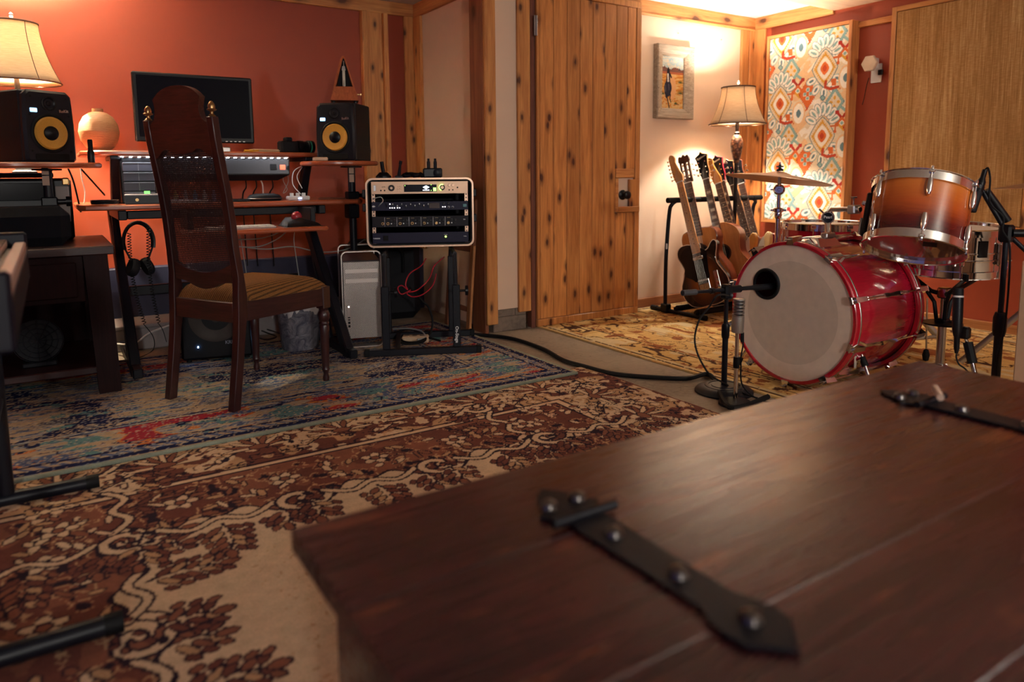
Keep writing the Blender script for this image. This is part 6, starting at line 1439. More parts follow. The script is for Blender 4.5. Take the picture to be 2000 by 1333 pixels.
for i, a in enumerate(claws):
    cy_, cz_ = math.cos(a), math.sin(a); r_ = KR+.030
    P = lambda x, r=r_: (x, cy_*r, kz+cz_*r)
    MB().tube([P(-.004),P(KL*.38)], .0032, 8).build('tension_rod', MT['chrome'], kd); MB().tube([P(KL*.62),P(KL+.004)], .0032, 8).build('tension_rod', MT['chrome'], kd)
    lg = MB(); Mx = TR((0,0,kz)) @ RX(math.degrees(a)-90)   # local z radial
    lg.add([(KL*.16,-.008,KR+.001),(KL*.84,-.008,KR+.001),(KL*.84,.008,KR+.001),(KL*.16,.008,KR+.001),(KL*.20,-.006,KR+.020),(KL*.42,-.010,KR+.034),(KL*.5,-.006,KR+.026),(KL*.58,-.010,KR+.034),(KL*.80,-.006,KR+.020),(KL*.80,.006,KR+.020),(KL*.58,.010,KR+.034),(KL*.5,.006,KR+.026),(KL*.42,.010,KR+.034),(KL*.20,.006,KR+.020)],
        [(0,4,5,6,7,8,1),(2,9,10,11,12,13,3),(4,13,12,5),(5,12,11,6),(6,11,10,7),(7,10,9,8),(0,3,13,4),(1,8,9,2)], 0, Mx)
    lg.build('lug', MT['chrome'], kd)
    for e, s_ in ((0,1),(KL,-1)):
        cl = MB(); cl.add([(e-.012*s_,-.017,KR+.008),(e-.012*s_,.017,KR+.008),(e-.012*s_,.010,KR+.038),(e-.012*s_,-.010,KR+.038),(e+.055*s_,.009,KR+.042),(e+.055*s_,-.009,KR+.042),(e+.048*s_,.012,KR+.024),(e+.048*s_,-.012,KR+.024)], [(0,1,2,3),(3,2,4,5),(5,4,6,7),(0,3,5,7),(1,6,4,2),(7,6,1,0)], 0, Mx)
        cl.bbox((e-.026*s_ if s_ > 0 else e,-.003,KR+.027),(e if s_ > 0 else e+.026,.003,KR+.033),.001,0,Mx).bbox((e-.030*s_ if s_ > 0 else e+.024,-.013,KR+.028),(e-.024*s_ if s_ > 0 else e+.030,.013,KR+.032),.001,0,Mx)
        cl.build('claw', MT['chrome'], kd, ang=20)
for s_ in (-1, 1):                                       # spurs
    a = math.radians(-38); py_, pz_ = s_*math.cos(a)*(KR+.004), kz+math.sin(a)*(KR+.004)
    sp = MB().bbox((.10,py_-.018,pz_-.03),(.14,py_+.018,pz_+.03),.006).lathe([(0,0),(.016,0),(.018,.01),(.013,.022),(0,.022)], 16, M=TR((.12,py_+s_*.014,pz_+.012)) @ RX(-90*s_)).build('spur_bracket', MT['chrome'], kd)
    MB().tube([(.12,py_+s_*.028,pz_+.03),(.10,py_+s_*.10,.035)], .0075, 12).build('spur_leg', MT['chrome'], sp)
    MB().tube([(.101,py_+s_*.097,.045),(.099,py_+s_*.104,.010)], [.011,.006], 12).cyl((.12,py_+s_*.03,pz_+.02),(.115,py_+s_*.05,pz_-.01),.013,n=12).build('rubber_tip', MT['rubber'], sp)
# tom mount on top of the shell
ztop = kz+KR
mo = MB().add([(.10,-.06,ztop-.010),(.26,-.06,ztop-.010),(.26,.06,ztop-.010),(.10,.06,ztop-.010),(.115,-.035,ztop+.032),(.235,-.035,ztop+.032),(.235,.035,ztop+.032),(.115,.035,ztop+.032)], [(0,3,2,1),(4,5,6,7),(0,1,5,4),(1,2,6,5),(2,3,7,6),(3,0,4,7)]).build('mount_bracket', MT['chrome'], kd)
bm = mo.modifiers.new('b','BEVEL'); bm.width = .005; bm.segments = 2
MB().bbox((.165,-.045,ztop+.028),(.225,-.015,ztop+.05),.004).build('mount_clamp', MT['steel'], mo)
# ------------------------------------------------------------------ rack tom (tilted away), hung on a chrome arm
def rods(n, r0, z0_, z1_, zl, par, rim, sz=1.0, mat=None, mid=None, start=0, dbl=True):
    for k in range(n):
        a = start+2*math.pi*k/n; c_, s_ = math.cos(a), math.sin(a); rr = r0+.012
        Q = RZ(math.degrees(a))
        for (zr, zl_, sg) in ((z1_, z1_-zl, 1), (z0_, z0_+zl, -1)) if dbl else ((z1_, z1_-zl, 1),):
            lug = MB().lathe([(0,-.035*sz),(.007*sz,-.032*sz),(.011*sz,-.015*sz),(.011*sz,.012*sz),(.008*sz,.030*sz),(0,.034*sz)], 14, M=Q @ TR((r0+.010,0,zl_)) @ Matrix.Diagonal((1,1,1,1)))
            lug.build('lug', MT['chrome'], par)
            MB().tube([Q @ Vector((rim+.002,0,zl_)), Q @ Vector((rim+.004,0,zr+.002*sg))], .0028, 7).lathe([(.0055,0),(.0055,.010),(.004,.013),(0,.013)], 8, M=Q @ TR((rim+.004,0,zr)) @ (Matrix.Identity(4) if sg > 0 else RX(180))).build('tension_rod', MT['chrome'], par)
            MB().bbox((rim-.006,-.010,min(zr-.012*sg,zr)),(rim+.009,.010,max(zr-.012*sg,zr)),.003,0,Q).build('rim_ear', MT['chrome'], par)
def hoop(r, zlo, zhi, par, nm='rim', flip=1):
    p = [(r-.004,zlo),(r+.003,zlo),(r+.003,zhi-.004),(r+.008,zhi-.002),(r+.009,zhi),(r+.003,zhi+.0015),(r-.001,zhi-.002),(r-.003,zlo+.006)]
    return MB().lathe(p, 64, closed=True).build(nm, MT['chrome'], par)
az = math.radians(62.3); vd = Vector((math.sin(az), math.cos(az), 0)); rt_ = Vector((math.cos(az), -math.sin(az), 0))
tl_ = math.radians(22); axis = (Vector((0,0,1))*math.cos(tl_)+vd*math.sin(tl_)+rt_*.085).normalized()
TC = at(1793, 427, d=2.70); TR_, TH = .166, .232
tm_ = thing('rack_tom', 'amber to dark burst rack tom with chrome rims mounted above the red kick drum', 'drum', M=frame(TC, axis, rt_))
def fade():
    t = NT('amber_fade_lacquer'); tc = t.n('ShaderNodeTexCoord'); sp = t.n('ShaderNodeSeparateXYZ'); t.l(tc.outputs['Object'], sp.inputs[0])
    mr = t.n('ShaderNodeMapRange'); mr.inputs['From Min'].default_value = -TH/2; mr.inputs['From Max'].default_value = TH/2; t.l(sp.outputs['Z'], mr.inputs[0])
    n = t.noise(t.coord((1,1,9)), 14, 4, .6, .6); ad = t.n('ShaderNodeMath', operation='MULTIPLY_ADD'); t.l(n, ad.inputs[0]); ad.inputs[1].default_value = .16; t.l(mr.outputs[0], ad.inputs[2])
    t.col(t.ramp(ad.outputs[0], [(.12, srgb(52,6,16)), (.36, srgb(104,22,14)), (.62, srgb(186,82,26)), (.95, srgb(214,118,44))])); t.set(Roughness=.16, Coat_Weight=1.0, Coat_Roughness=.04); return t.mat
MB().lathe([(TR_,-TH/2+.004),(TR_,TH/2-.004),(TR_-.008,TH/2-.004),(TR_-.008,-TH/2+.004)], 72, closed=True).build('shell', fade(), tm_)
hoop(TR_+.006, TH/2-.020, TH/2+.014, tm_, 'top_rim')
o = hoop(TR_+.006, TH/2-.020, TH/2+.014, tm_, 'bottom_rim'); o.matrix_local = RX(180)
clear = NT('clear_drumhead'); clear.set(Base_Color=(.30,.16,.11), Roughness=.10, Coat_Weight=1.0, Coat_Roughness=.03, Specular_IOR_Level=.8)
MB().lathe([(0,-TH/2+.001),(TR_+.006,-TH/2+.001)], 64).build('bottom_head', clear.mat, tm_)
MB().lathe([(0,TH/2-.001),(TR_+.006,TH/2-.001)], 64).build('top_head', headm, tm_)
rods(6, TR_, -TH/2-.012, TH/2+.012, .062, tm_, TR_+.010, 1.0, start=math.radians(-82))
tp = MB().box((.03,-.085,-TH/2-.0005),(.075,-.035,-TH/2+.0005)).build('damping_tape', MT['blackmat'], tm_)
# bracket on the shell's left, arm to the kick mount
Bk = at(1705, 425, d=2.80); Bl = at(1617, 425, d=2.98)
ph_ = math.atan2((tm_.matrix_basis.inverted() @ Bk).y, (tm_.matrix_basis.inverted() @ Bk).x)
Q = RZ(math.degrees(ph_))
MB().bbox((TR_+.002,-.020,-.085),(TR_+.022,.020,.095),.005,0,Q).build('suspension_plate', MT['black'], tm_)
MB().bbox((TR_+.021,-.014,-.075),(TR_+.034,.014,-.01),.004,0,Q).build('bracket', MT['steel'], tm_)
MB().lathe([(0,0),(.009,0),(.010,.012),(.005,.018),(0,.018)], 14, M=Q @ TR((TR_+.022,0,.055)) @ RY(90)).build('bracket_bolt', MT['chrome'], tm_)
KT = Vector((KX+.195, KC.y-.03, ztop+.0095+.045))
arm = thing('tom_holder', 'chrome tom holder arm with round emblem joint rising from the kick drum', 'drum hardware', tuple(Bl))
I_ = TR(-Bl); Bt = tm_.matrix_basis @ (Q @ Vector((TR_+.040,0,.028)))
MB().tube([KT, Bl+Vector((0,0,-.018))], .0125, 14, M=I_).build('post', MT['chrome'], arm)
facing = (CAM-Bl); facing.z = 0
MB().lathe([(0,-.016),(.021,-.016),(.026,-.010),(.026,.010),(.021,.016),(0,.016)], 32, M=frame((0,0,0), facing)).build('ball_joint', MT['steel'], arm)
MB().lathe([(0,.0162),(.020,.0162),(.0205,.018),(.018,.0175),(0,.0175)], 28, M=frame((0,0,0), facing)).build('emblem_disc', MT['black'], arm)
Rf = frame((0,0,0), facing, Vector((0,0,1)).cross(facing.normalized()))
text('emblem_name', 'Pearl', .016, MT['white'], arm, Rf @ TR((0,.002,.018)), bold=.0004)
elb = Bl+(Bt-Bl)*.12+Vector((0,0,.030)); Bt2 = Vector((Bt.x,Bt.y,Bt.z))
MB().tube([Bl+Vector((0,0,.012)), elb, Bt2], .0105, 14, M=I_).build('arm_tube', MT['chrome'], arm)
MB().bbox((-.022,-.018,-.018),(.022,.018,.018),.005, M=I_ @ frame(Bt2+(elb-Bt2).normalized()*.03, (Bt2-elb))).build('arm_clamp', MT['steel'], arm)
wn = Bt2+(elb-Bt2).normalized()*.035+Vector((0,0,.020))
MB().cyl(wn, wn+Vector((0,0,.028)), .004, n=10, M=I_).tube([wn+Vector((-.012,.006,.028)), wn+Vector((.012,-.006,.028))], .004, 8, M=I_).build('wing_bolt', MT['chrome'], arm)
MB().cyl(Bl+Vector((0,0,.02))+Vector((-.02,.01,0)), Bl+Vector((-.035,.018,.035)), .004, n=8, M=I_).build('set_screw', MT['chrome'], arm)
# ------------------------------------------------------------------ snare on its stand
SCn = at(1862, 486, d=2.97); SRr, SH = .182, .158
sd = thing('snare_drum', 'chrome metal snare drum on a basket stand, partly behind the burst tom', 'drum', M=TR(SCn) @ RX(1.5) @ RY(-2))
MB().lathe([(SRr,-SH/2),(SRr,-.030),(SRr+.003,-.028),(SRr+.003,-.024),(SRr,-.022),(SRr,-.002),(SRr+.003,0),(SRr+.003,.004),(SRr,.006),(SRr,SH/2),(SRr-.004,SH/2),(SRr-.004,-SH/2)], 72, closed=True).build('shell', MT['chrome'], sd)
hoop(SRr+.006, SH/2-.010, SH/2+.018, sd, 'top_rim')
o = hoop(SRr+.006, SH/2-.010, SH/2+.018, sd, 'bottom_rim'); o.matrix_local = RX(180)
MB().lathe([(0,SH/2+.004),(SRr+.006,SH/2+.004)], 64).build('top_head', headm, sd)
MB().lathe([(0,-SH/2-.004),(SRr+.006,-SH/2-.004)], 64).build('bottom_head', clear.mat, sd)
for k in range(8):
    a = math.radians(-100+45*k); Qk = RZ(math.degrees(a))
    MB().bbox((SRr+.001,-.009,-.045),(SRr+.018,.009,.045),.005,0,Qk).build('tube_lug', MT['chrome'], sd)
    MB().tube([Qk @ Vector((SRr+.012,0,-SH/2-.014)), Qk @ Vector((SRr+.012,0,SH/2+.016))], .0028, 7).build('tension_rod', MT['chrome'], sd)
MB().bbox((SRr+.001,-.018,-.01),(SRr+.004,.018,.055),.001,0,RZ(-122)).build('shell_badge', MT['black'], sd)
MB().bbox((SRr+.002,-.016,-.06),(SRr+.024,.016,.05),.005,0,RZ(-32)).tube([RZ(-32) @ Vector((SRr+.026,0,-.04)), RZ(-34) @ Vector((SRr+.06,0,-.055))], .003, 6).build('strainer', MT['chrome'], sd)
SF = at(1839, 716, d=2.97); cxs, cys = SCn.x-.0, SCn.y-.0
cp = at(1840, 640, d=2.97); SX, SY = cp.x, cp.y; zsb = SCn.z-SH/2-.022
ss = thing('snare_stand', 'chrome snare stand with black basket arms, under the chrome snare', 'stand', (SX, SY, .0095)); sI = TR((-SX,-SY,-.0095))
MB().cyl((SX,SY,.05),(SX,SY,.27),.0165,n=18,M=sI).build('lower_tube', MT['steel'], ss)
MB().cyl((SX,SY,.25),(SX,SY,zsb-.06),.012,n=18,M=sI).build('upper_tube', MT['chrome'], ss)
MB().bbox((SX-.026,SY-.022,.255),(SX+.026,SY+.022,.285),.006,M=sI).tube([(SX+.02,SY-.02,.27),(SX+.055,SY-.03,.28)],.006,8,M=sI).lathe([(0,0),(.075,0),(.075,.006),(0,.008)],24,M=sI @ TR((SX,SY,.262))).build('height_clamp', MT['black'], ss)
MB().bbox((SX-.022,SY-.02,zsb-.10),(SX+.022,SY+.02,zsb-.055),.005,M=sI).build('tilter', MT['chrome'], ss)
for k in range(3):
    a = math.radians(100+120*k); dx, dy_ = math.cos(a), math.sin(a); e = (SCn.x+(SRr+.004)*dx*.98, SCn.y+(SRr+.004)*dy_*.98, zsb-.004)
    ba = MB().tube([(SX,SY,zsb-.085),(SX+dx*.05,SY+dy_*.05,zsb-.075),e], .006, 8, sq=1.6, M=sI).build('basket_arm', MT['blackmetal'], ss)
    MB().tube([(e[0]-dx*.03,e[1]-dy_*.03,zsb-.009),(e[0]+dx*.018,e[1]+dy_*.018,zsb-.002),(e[0]+dx*.016,e[1]+dy_*.016,zsb+.018)], .0085, 8, M=sI).build('rubber_grip', MT['rubber'], ba)
    MB().tube([(SX+dx*.02,SY+dy_*.02,.26),(SX+dx*.035,SY+dy_*.035,.35),(SX+dx*.07,SY+dy_*.07,zsb-.07)], .004, 6, sq=2, M=sI).build('brace', MT['blackmetal'], ss)
for k in range(3):
    a = math.radians(20+120*k); dx, dy_ = math.cos(a), math.sin(a)
    lg = MB().tube([(SX+dx*.015,SY+dy_*.015,.085),(SX+dx*.10,SY+dy_*.10,.065),(SX+dx*.19,SY+dy_*.19,.030)], .0075, 8, sq=1.8, M=sI).tube([(SX+dx*.015,SY+dy_*.015,.045),(SX+dx*.09,SY+dy_*.09,.066)], .005, 8, M=sI).build('leg', MT['chrome'], ss)
    MB().tube([(SX+dx*.18,SY+dy_*.18,.034),(SX+dx*.20,SY+dy_*.20,.0205)], .0105, 10, M=sI).build('rubber_foot', MT['rubber'], lg)
MB().bbox((SX-.024,SY-.024,.07),(SX+.024,SY+.024,.095),.006,M=sI).bbox((SX-.02,SY-.02,.035),(SX+.02,SY+.02,.052),.005,M=sI).build('leg_hub', MT['chrome'], ss)
# ------------------------------------------------------------------ floor tom behind the kick
FT = at(1612, 436, d=3.80); FR, FH = .212, .37
ft_ = thing('floor_tom', 'dark red floor tom with chrome rim, standing behind the kick drum', 'drum', (FT.x, FT.y, .0095)); fzT = FT.z-.0095
MB().lathe([(FR,fzT-FH),(FR,fzT-.012),(FR-.007,fzT-.012),(FR-.007,fzT-FH)], 64, closed=True).build('shell', MT['redshell'], ft_)
hoop(FR+.006, fzT-.030, fzT+.006, ft_, 'top_rim')
hoop(FR+.006, fzT-FH-.004, fzT-FH+.024, ft_, 'bottom_rim')
MB().lathe([(0,fzT-.008),(FR+.006,fzT-.008)], 64).build('top_head', headm, ft_)
for k in range(8):
    a = -70+45*k; Qk = RZ(a)
    MB().lathe([(0,-.035),(.008,-.03),(.011,0),(.008,.03),(0,.035)], 12, M=Qk @ TR((FR+.008,0,fzT-.10))).build('lug', MT['chrome'], ft_)
    MB().tube([Qk @ Vector((FR+.012,0,fzT-.10)), Qk @ Vector((FR+.012,0,fzT+.006))], .0028, 6).build('tension_rod', MT['chrome'], ft_)
    MB().bbox((FR+.001,-.012,fzT-.018),(FR+.018,.012,fzT+.002),.003,0,Qk).build('rim_ear', MT['chrome'], ft_)
for a in (-150, -30, 90):
    Qk = RZ(a); b_ = MB().bbox((FR+.001,-.016,fzT-.16),(FR+.026,.016,fzT-.075),.006,0,Qk).build('leg_bracket', MT['chrome'], ft_)
    MB().tube([Qk @ Vector((FR+.018,0,fzT-.03)), Qk @ Vector((FR+.018,0,.16)), Qk @ Vector((FR+.05,0,.02))], .0055, 8).build('leg', MT['chrome'], b_)
    MB().tube([Qk @ Vector((FR+.047,0,.03)), Qk @ Vector((FR+.052,0,.001))], .011, 10).build('rubber_foot', MT['rubber'], b_)
# ------------------------------------------------------------------ cymbals
def cymmat():
    t = NT('hammered_bronze_cymbal'); tc = t.n('ShaderNodeTexCoord'); ln = t.n('ShaderNodeVectorMath', operation='LENGTH'); t.l(tc.outputs['Object'], ln.inputs[0])
    m = t.n('ShaderNodeMath', operation='MULTIPLY'); t.l(ln.outputs['Value'], m.inputs[0]); m.inputs[1].default_value = 900; s_ = t.n('ShaderNodeMath', operation='SINE'); t.l(m.outputs[0], s_.inputs[0])
    t.col(t.mix(t.noise(tc.outputs['Object'], 9, 3), srgb(176,140,114), srgb(206,172,144))); t.set(Roughness=.36, Metallic=.8); t.bump(s_.outputs[0], .25, .0006); return t.mat
MT['cym'] = cymmat()
def cymbal(name, label, c, r, tilt_axis, tilt):
    M_ = TR(c) @ Matrix.Rotation(math.radians(tilt), 4, Vector(tilt_axis))
    t = thing(name, label, 'cymbal', M=M_)
    top = [(0,.0),(.02,-.0005),(.045,-.008),(.055,-.013),(r*.5,-.022),(r*.8,-.032),(r,-.041)]
    MB().lathe([(a,b+.0022) for a,b in top]+[(a,b) for a,b in top[::-1]], 80).build('bronze_plate', MT['cym'], t, ang=50)
    return t
def lv(px, d): return at(px, 345, d=d)
C1 = at(1523, 336, d=3.45)
vdc = (C1-CAM); vdc.z = 0; vdc.normalize(); rc = Vector((vdc.y,-vdc.x,0))
c1_ = cymbal('crash_cymbal', 'bronze crash cymbal tilted to the right above the kick drum, on a chrome stand', C1, .243, vdc, 6.6)
c1_.matrix_basis = TR(C1) @ Matrix.Rotation(math.radians(6.6), 4, vdc) @ Matrix.Rotation(math.radians(-4), 4, rc)
cs = thing('cymbal_stand', 'chrome cymbal stand with round tilter behind the kick drum', 'stand', (C1.x, C1.y, .0095)); cI = TR((-C1.x,-C1.y,-.0095))
cxx, cyy, cz0 = C1.x, C1.y, C1.z
MB().lathe([(0,.004),(.016,.004),(.017,.012),(.010,.016),(.006,.018),(.006,.034),(.004,.036),(0,.036)], 18, M=cI @ TR((cxx,cyy,cz0))).build('felt_and_wing_nut', MT['black'], cs)
MB().tube([(cxx-.014,cyy+.008,cz0+.026),(cxx+.014,cyy-.008,cz0+.026)], .0045, 8, M=cI).cyl((cxx,cyy,cz0+.01),(cxx,cyy,cz0+.046),.004,n=10,M=cI).build('wing_bolt', MT['chrome'], cs)
MB().cyl((cxx,cyy,cz0-.062),(cxx,cyy,cz0-.010),.009,.006,n=14,M=cI).build('sleeve', MT['steel'], cs)
fc_ = CAM-C1; fc_.z = 0
tz = cz0-.085
MB().lathe([(0,-.012),(.024,-.012),(.027,-.006),(.027,.006),(.024,.012),(.018,.010),(.016,.014),(.008,.014),(.006,.018),(0,.018)], 28, M=cI @ frame((cxx,cyy,tz), fc_)).build('tilter', MT['chrome'], cs)
MB().tube([Vector((cxx,cyy,tz))-rc*.0, Vector((cxx,cyy,tz))-rc*.040], .004, 8, M=cI).build('tilter_lever', MT['chrome'], cs)
MB().cyl((cxx,cyy,tz-.16),(cxx,cyy,tz-.015),.0085,n=14,M=cI).build('upper_tube', MT['chrome'], cs)
MB().lathe([(0,-.03),(.014,-.03),(.018,-.015),(.016,.0),(.024,.004),(.024,.018),(.012,.024),(0,.024)], 18, M=cI @ TR((cxx,cyy,tz-.11))).tube([Vector((cxx,cyy,tz-.10))-rc*.036, Vector((cxx,cyy,tz-.10))+rc*.036], .0055, 8, M=cI).build('height_clamp', MT['chrome'], cs)
MB().cyl((cxx,cyy,.10),(cxx,cyy,tz-.14),.0115,n=14,M=cI).build('lower_tube', MT['chrome'], cs)
for k in range(3):
    a = math.radians(80+120*k); dx, dy_ = math.cos(a), math.sin(a)
    MB().tube([(cxx+dx*.01,cyy+dy_*.01,.30),(cxx+dx*.22,cyy+dy_*.22,.022)], .007, 8, sq=1.6, M=cI).tube([(cxx,cyy,.12),(cxx+dx*.12,cyy+dy_*.12,.15)], .004, 6, M=cI).build('leg', MT['chrome'], cs)
C2 = at(2090, 343, d=2.95)
cymbal('ride_cymbal', 'edge of a second cymbal entering from the right, above the snare', C2, .262, (math.sin(math.radians(70)),math.cos(math.radians(70)),0), -3.5)
cs2 = thing('ride_stand', 'chrome cymbal stand just outside the right edge', 'stand', (C2.x, C2.y, .0095)); cI = TR((-C2.x,-C2.y,-.0095))
MB().cyl((C2.x,C2.y,.10),(C2.x,C2.y,C2.z+.03),.010,n=14,M=cI).build('tube', MT['chrome'], cs2)
for k in range(3):
    a = math.radians(-15+120*k); dx, dy_ = math.cos(a), math.sin(a)
    MB().tube([(C2.x+dx*.01,C2.y+dy_*.01,.42),(C2.x+dx*.34,C2.y+dy_*.34,.024)], .009, 8, sq=1.6, M=cI).build('leg', MT['steel'], cs2)
# second cymbal's folded leg seen behind the boom stand, hi-hat / pedal ironwork behind the kick
hh = at(1790, 700, z=.03)
pd = thing('kick_pedal', 'chrome kick drum pedal behind the red kick drum', 'pedal', (KX+KL+.035, KC.y, .0095))
MB().bbox((0,-.045,0),(.24,.045,.012),.003).build('base_plate', MT['steel'], pd)
MB().bbox((.03,-.035,.012),(.23,.035,.020),.003, M=RY(-9)).build('footboard', MT['chrome'], pd)
for s_ in (-1,1): MB().tube([(.02,s_*.045,.01),(.02,s_*.045,.20)], .007, 8).build('post', MT['chrome'], pd)
MB().tube([(.02,-.06,.20),(.02,.06,.20)], .006, 8).tube([(.02,0,.20),(.05,0,.34)], .003, 6).lathe([(0,-.02),(.018,-.02),(.018,.02),(0,.02)], 14, M=TR((.05,0,.35)) @ RY(80)).build('beater', MT['chrome'], pd)
hs = at(1808, 700, d=3.35)
hh_ = thing('hi_hat_stand', 'chrome pedal stand rod with dark weight seen between kick drum and snare stand', 'stand', (hs.x, hs.y, .0095))
MB().tube([(-.02,0,.30),(0,0,.06)], .004, 8).build('rod', MT['steel'], hh_)
MB().lathe([(0,0),(.012,.005),(.016,.03),(.010,.055),(0,.06)], 12).build('dark_weight', MT['rubber'], hh_)
MB().tube([at(1790,612,d=3.35)-Vector((hs.x,hs.y,.0095)), at(1830,655,d=3.35)-Vector((hs.x,hs.y,.0095)), at(1842,668,d=3.35)-Vector((hs.x,hs.y,.0095))], .011, 8, sq=1.5).build('angled_leg', MT['steel'], hh_)
MB().tube([at(1775,664,d=3.35)-Vector((hs.x,hs.y,.0095)), at(1832,657,d=3.35)-Vector((hs.x,hs.y,.0095))], .008, 8).build('cross_bar', MT['steel'], hh_)
# ------------------------------------------------------------------ microphones
# tom microphone on boom
D_ = 2.66
bp = at(1940, 735, d=D_+.03); bt = at(1966, 455, d=D_-.02)
BX, BY = (bp.x+bt.x)/2-.01, (bp.y+bt.y)/2
T_ = Vector((at(1966,455,d=D_).x, at(1966,455,d=D_).y, at(1966,455,d=D_).z))
bsn = thing('boom_stand', 'black boom microphone stand at the right, its arm reaching to the burst tom', 'stand', (T_.x, T_.y, .0095)); bI = TR((-T_.x,-T_.y,-.0095))
MB().cyl((T_.x,T_.y,.06),(T_.x,T_.y,.33),.0155,n=16,M=bI).build('lower_tube', MT['blackmetal'], bsn)
MB().cyl((T_.x,T_.y,.28),(T_.x,T_.y,T_.z-.03),.0095,n=14,M=bI).build('upper_tube', MT['blackmetal'], bsn)
MB().lathe([(0,0),(.019,0),(.023,.02),(.023,.07),(.017,.09),(0,.09)], 16, M=bI @ TR((T_.x,T_.y,.27))).build('height_clutch', MT['black'], bsn)
MB().bbox((-.022,-.022,-.035),(.022,.022,.03),.008, M=bI @ TR(T_)).cyl(T_+Vector((.0,-.02,0)), T_+Vector((.03,-.06,.0)), .015, n=12, M=bI).build('boom_joint', MT['black'], bsn)
e0, e1 = at(1912,362,d=D_), at(2035,520,d=D_-.02)
MB().tube([e0, T_, e1], .0085, 12, M=bI).build('boom_arm', MT['blackmetal'], bsn)
MB().tube([at(1925,372,d=D_), at(1968,432,d=D_)], .0145, 12, M=bI).build('arm_grip', MT['black'], bsn)
for k in range(3):
    a = math.radians(-50+120*k); dx, dy_ = math.cos(a), math.sin(a)
    lg = MB().tube([(T_.x+dx*.02,T_.y+dy_*.02,.075),(T_.x+dx*.26,T_.y+dy_*.26,.024)], .0085, 10, M=bI).build('leg', MT['blackmetal'], bsn)
    MB().tube([(T_.x+dx*.245,T_.y+dy_*.245,.027),(T_.x+dx*.275,T_.y+dy_*.275,.022)], .0125, 10, M=bI).build('rubber_foot', MT['rubber'], lg)
MB().lathe([(0,0),(.026,0),(.026,.035),(.018,.05),(0,.05)], 16, M=bI @ TR((T_.x,T_.y,.055))).build('leg_hub', MT['black'], bsn)
m0, m1 = at(1924,332,d=D_-.02), at(1898,414,d=D_-.02); L_ = (m0-m1).length
mc_ = thing('tom_microphone', 'long black microphone pointing down at the rim of the burst tom', 'microphone', M=frame(m1, m0-m1))
MB().lathe([(0,0),(.013,0),(.0145,.004),(.0145,L_*.46),(.012,L_*.5)], 20).build('capsule_grille', MT['blackmat'], mc_)
MB().lathe([(.012,L_*.45),(.015,L_*.48),(.0145,L_*.72),(.0095,L_*.80),(.009,L_),(0,L_)], 20).build('mic_body', MT['black'], mc_)
MB().bbox((-.018,-.012,L_*.50),(.018,.024,L_*.66),.006).build('mic_clip', MT['blackmetal'], mc_)
cable('microphone_cable', 'black cable arching from the tom microphone down along the boom stand', [m0, at(1930,329,d=D_-.03), at(1934,350,d=D_-.04), at(1932,385,d=D_-.04), at(1937,402,d=D_-.04), at(1960,425,d=D_-.04), at(1958,450,d=D_-.04), at(1972,480,d=D_-.04), at(1970,560,d=D_-.03), at(1962,640,d=D_-.02), at(1948,700,d=D_-.02), at(1946,735,d=D_-.02)], .0035, MT['rubber'])
# under-snare microphone on a chrome tube stand
Ds = 2.50
a_, b_ = at(1872,562,d=Ds), at(1868,692,d=Ds); L_ = (a_-b_).length
ms_ = thing('snare_microphone', 'black microphone with pale ring standing upright below the snare', 'microphone', M=frame(b_, a_-b_))
MB().lathe([(0,0),(.005,.002),(.009,.02),(.0095,.06),(.012,.065),(.0155,.085),(.0165,L_*.55),(.017,L_-.034)], 22).build('mic_body', MT['black'], ms_)
MB().lathe([(.0172,L_-.034),(.0175,L_-.033),(.0175,L_-.029),(.0172,L_-.028)], 22).build('pale_ring', MT['white'], ms_)
MB().lathe([(.0165,L_-.028),(.017,L_-.02),(.0165,L_-.003),(.012,L_),(0,L_)], 22).build('capsule_grille', MT['blackmat'], ms_)
s0_, s1_, s2_, s3_ = at(1882,655,d=Ds), at(1890,668,d=Ds), at(1900,712,d=Ds-.01), at(1914,736,d=Ds-.02)
s3_ = s2_+(s2_-s1_).normalized()*.16
mst = thing('microphone_stand', 'short tilted microphone stand with black grip, right of the snare stand', 'stand', tuple(s2_)); mI = TR(-s2_)
MB().bbox((-.014,-.020,-.012),(.014,.020,.03),.006, M=mI @ frame(s0_, Vector((0,0,1)))).build('clip_joint', MT['black'], mst)
MB().tube([s0_, s1_+(s2_-s1_)*.1], .006, 10, M=mI).build('swivel', MT['chrome'], mst)
MB().tube([s1_+(s2_-s1_)*.02, s1_+(s2_-s1_)*.95], .0155, 8, M=mI).build('grip', MT['blackmat'], mst)
gd = (s2_-s1_).normalized(); fl = s2_+gd*((s2_.z-.03)/-gd.z)
MB().tube([s2_-gd*.005, fl], .008, 12, M=mI).build('chrome_tube', MT['chrome'], mst)
MB().lathe([(0,.022),(.05,.018),(.07,.008),(.072,0),(0,0)], 28, M=mI @ TR((fl.x,fl.y,.0095))).build('round_base', MT['blackmetal'], mst)
cable('microphone_cable', 'thin black cable running down from the upright snare microphone', [b_, at(1868,700,d=Ds), at(1873,712,d=Ds), at(1884,720,d=Ds), at(1898,735,d=Ds)], .003, MT['rubber'])
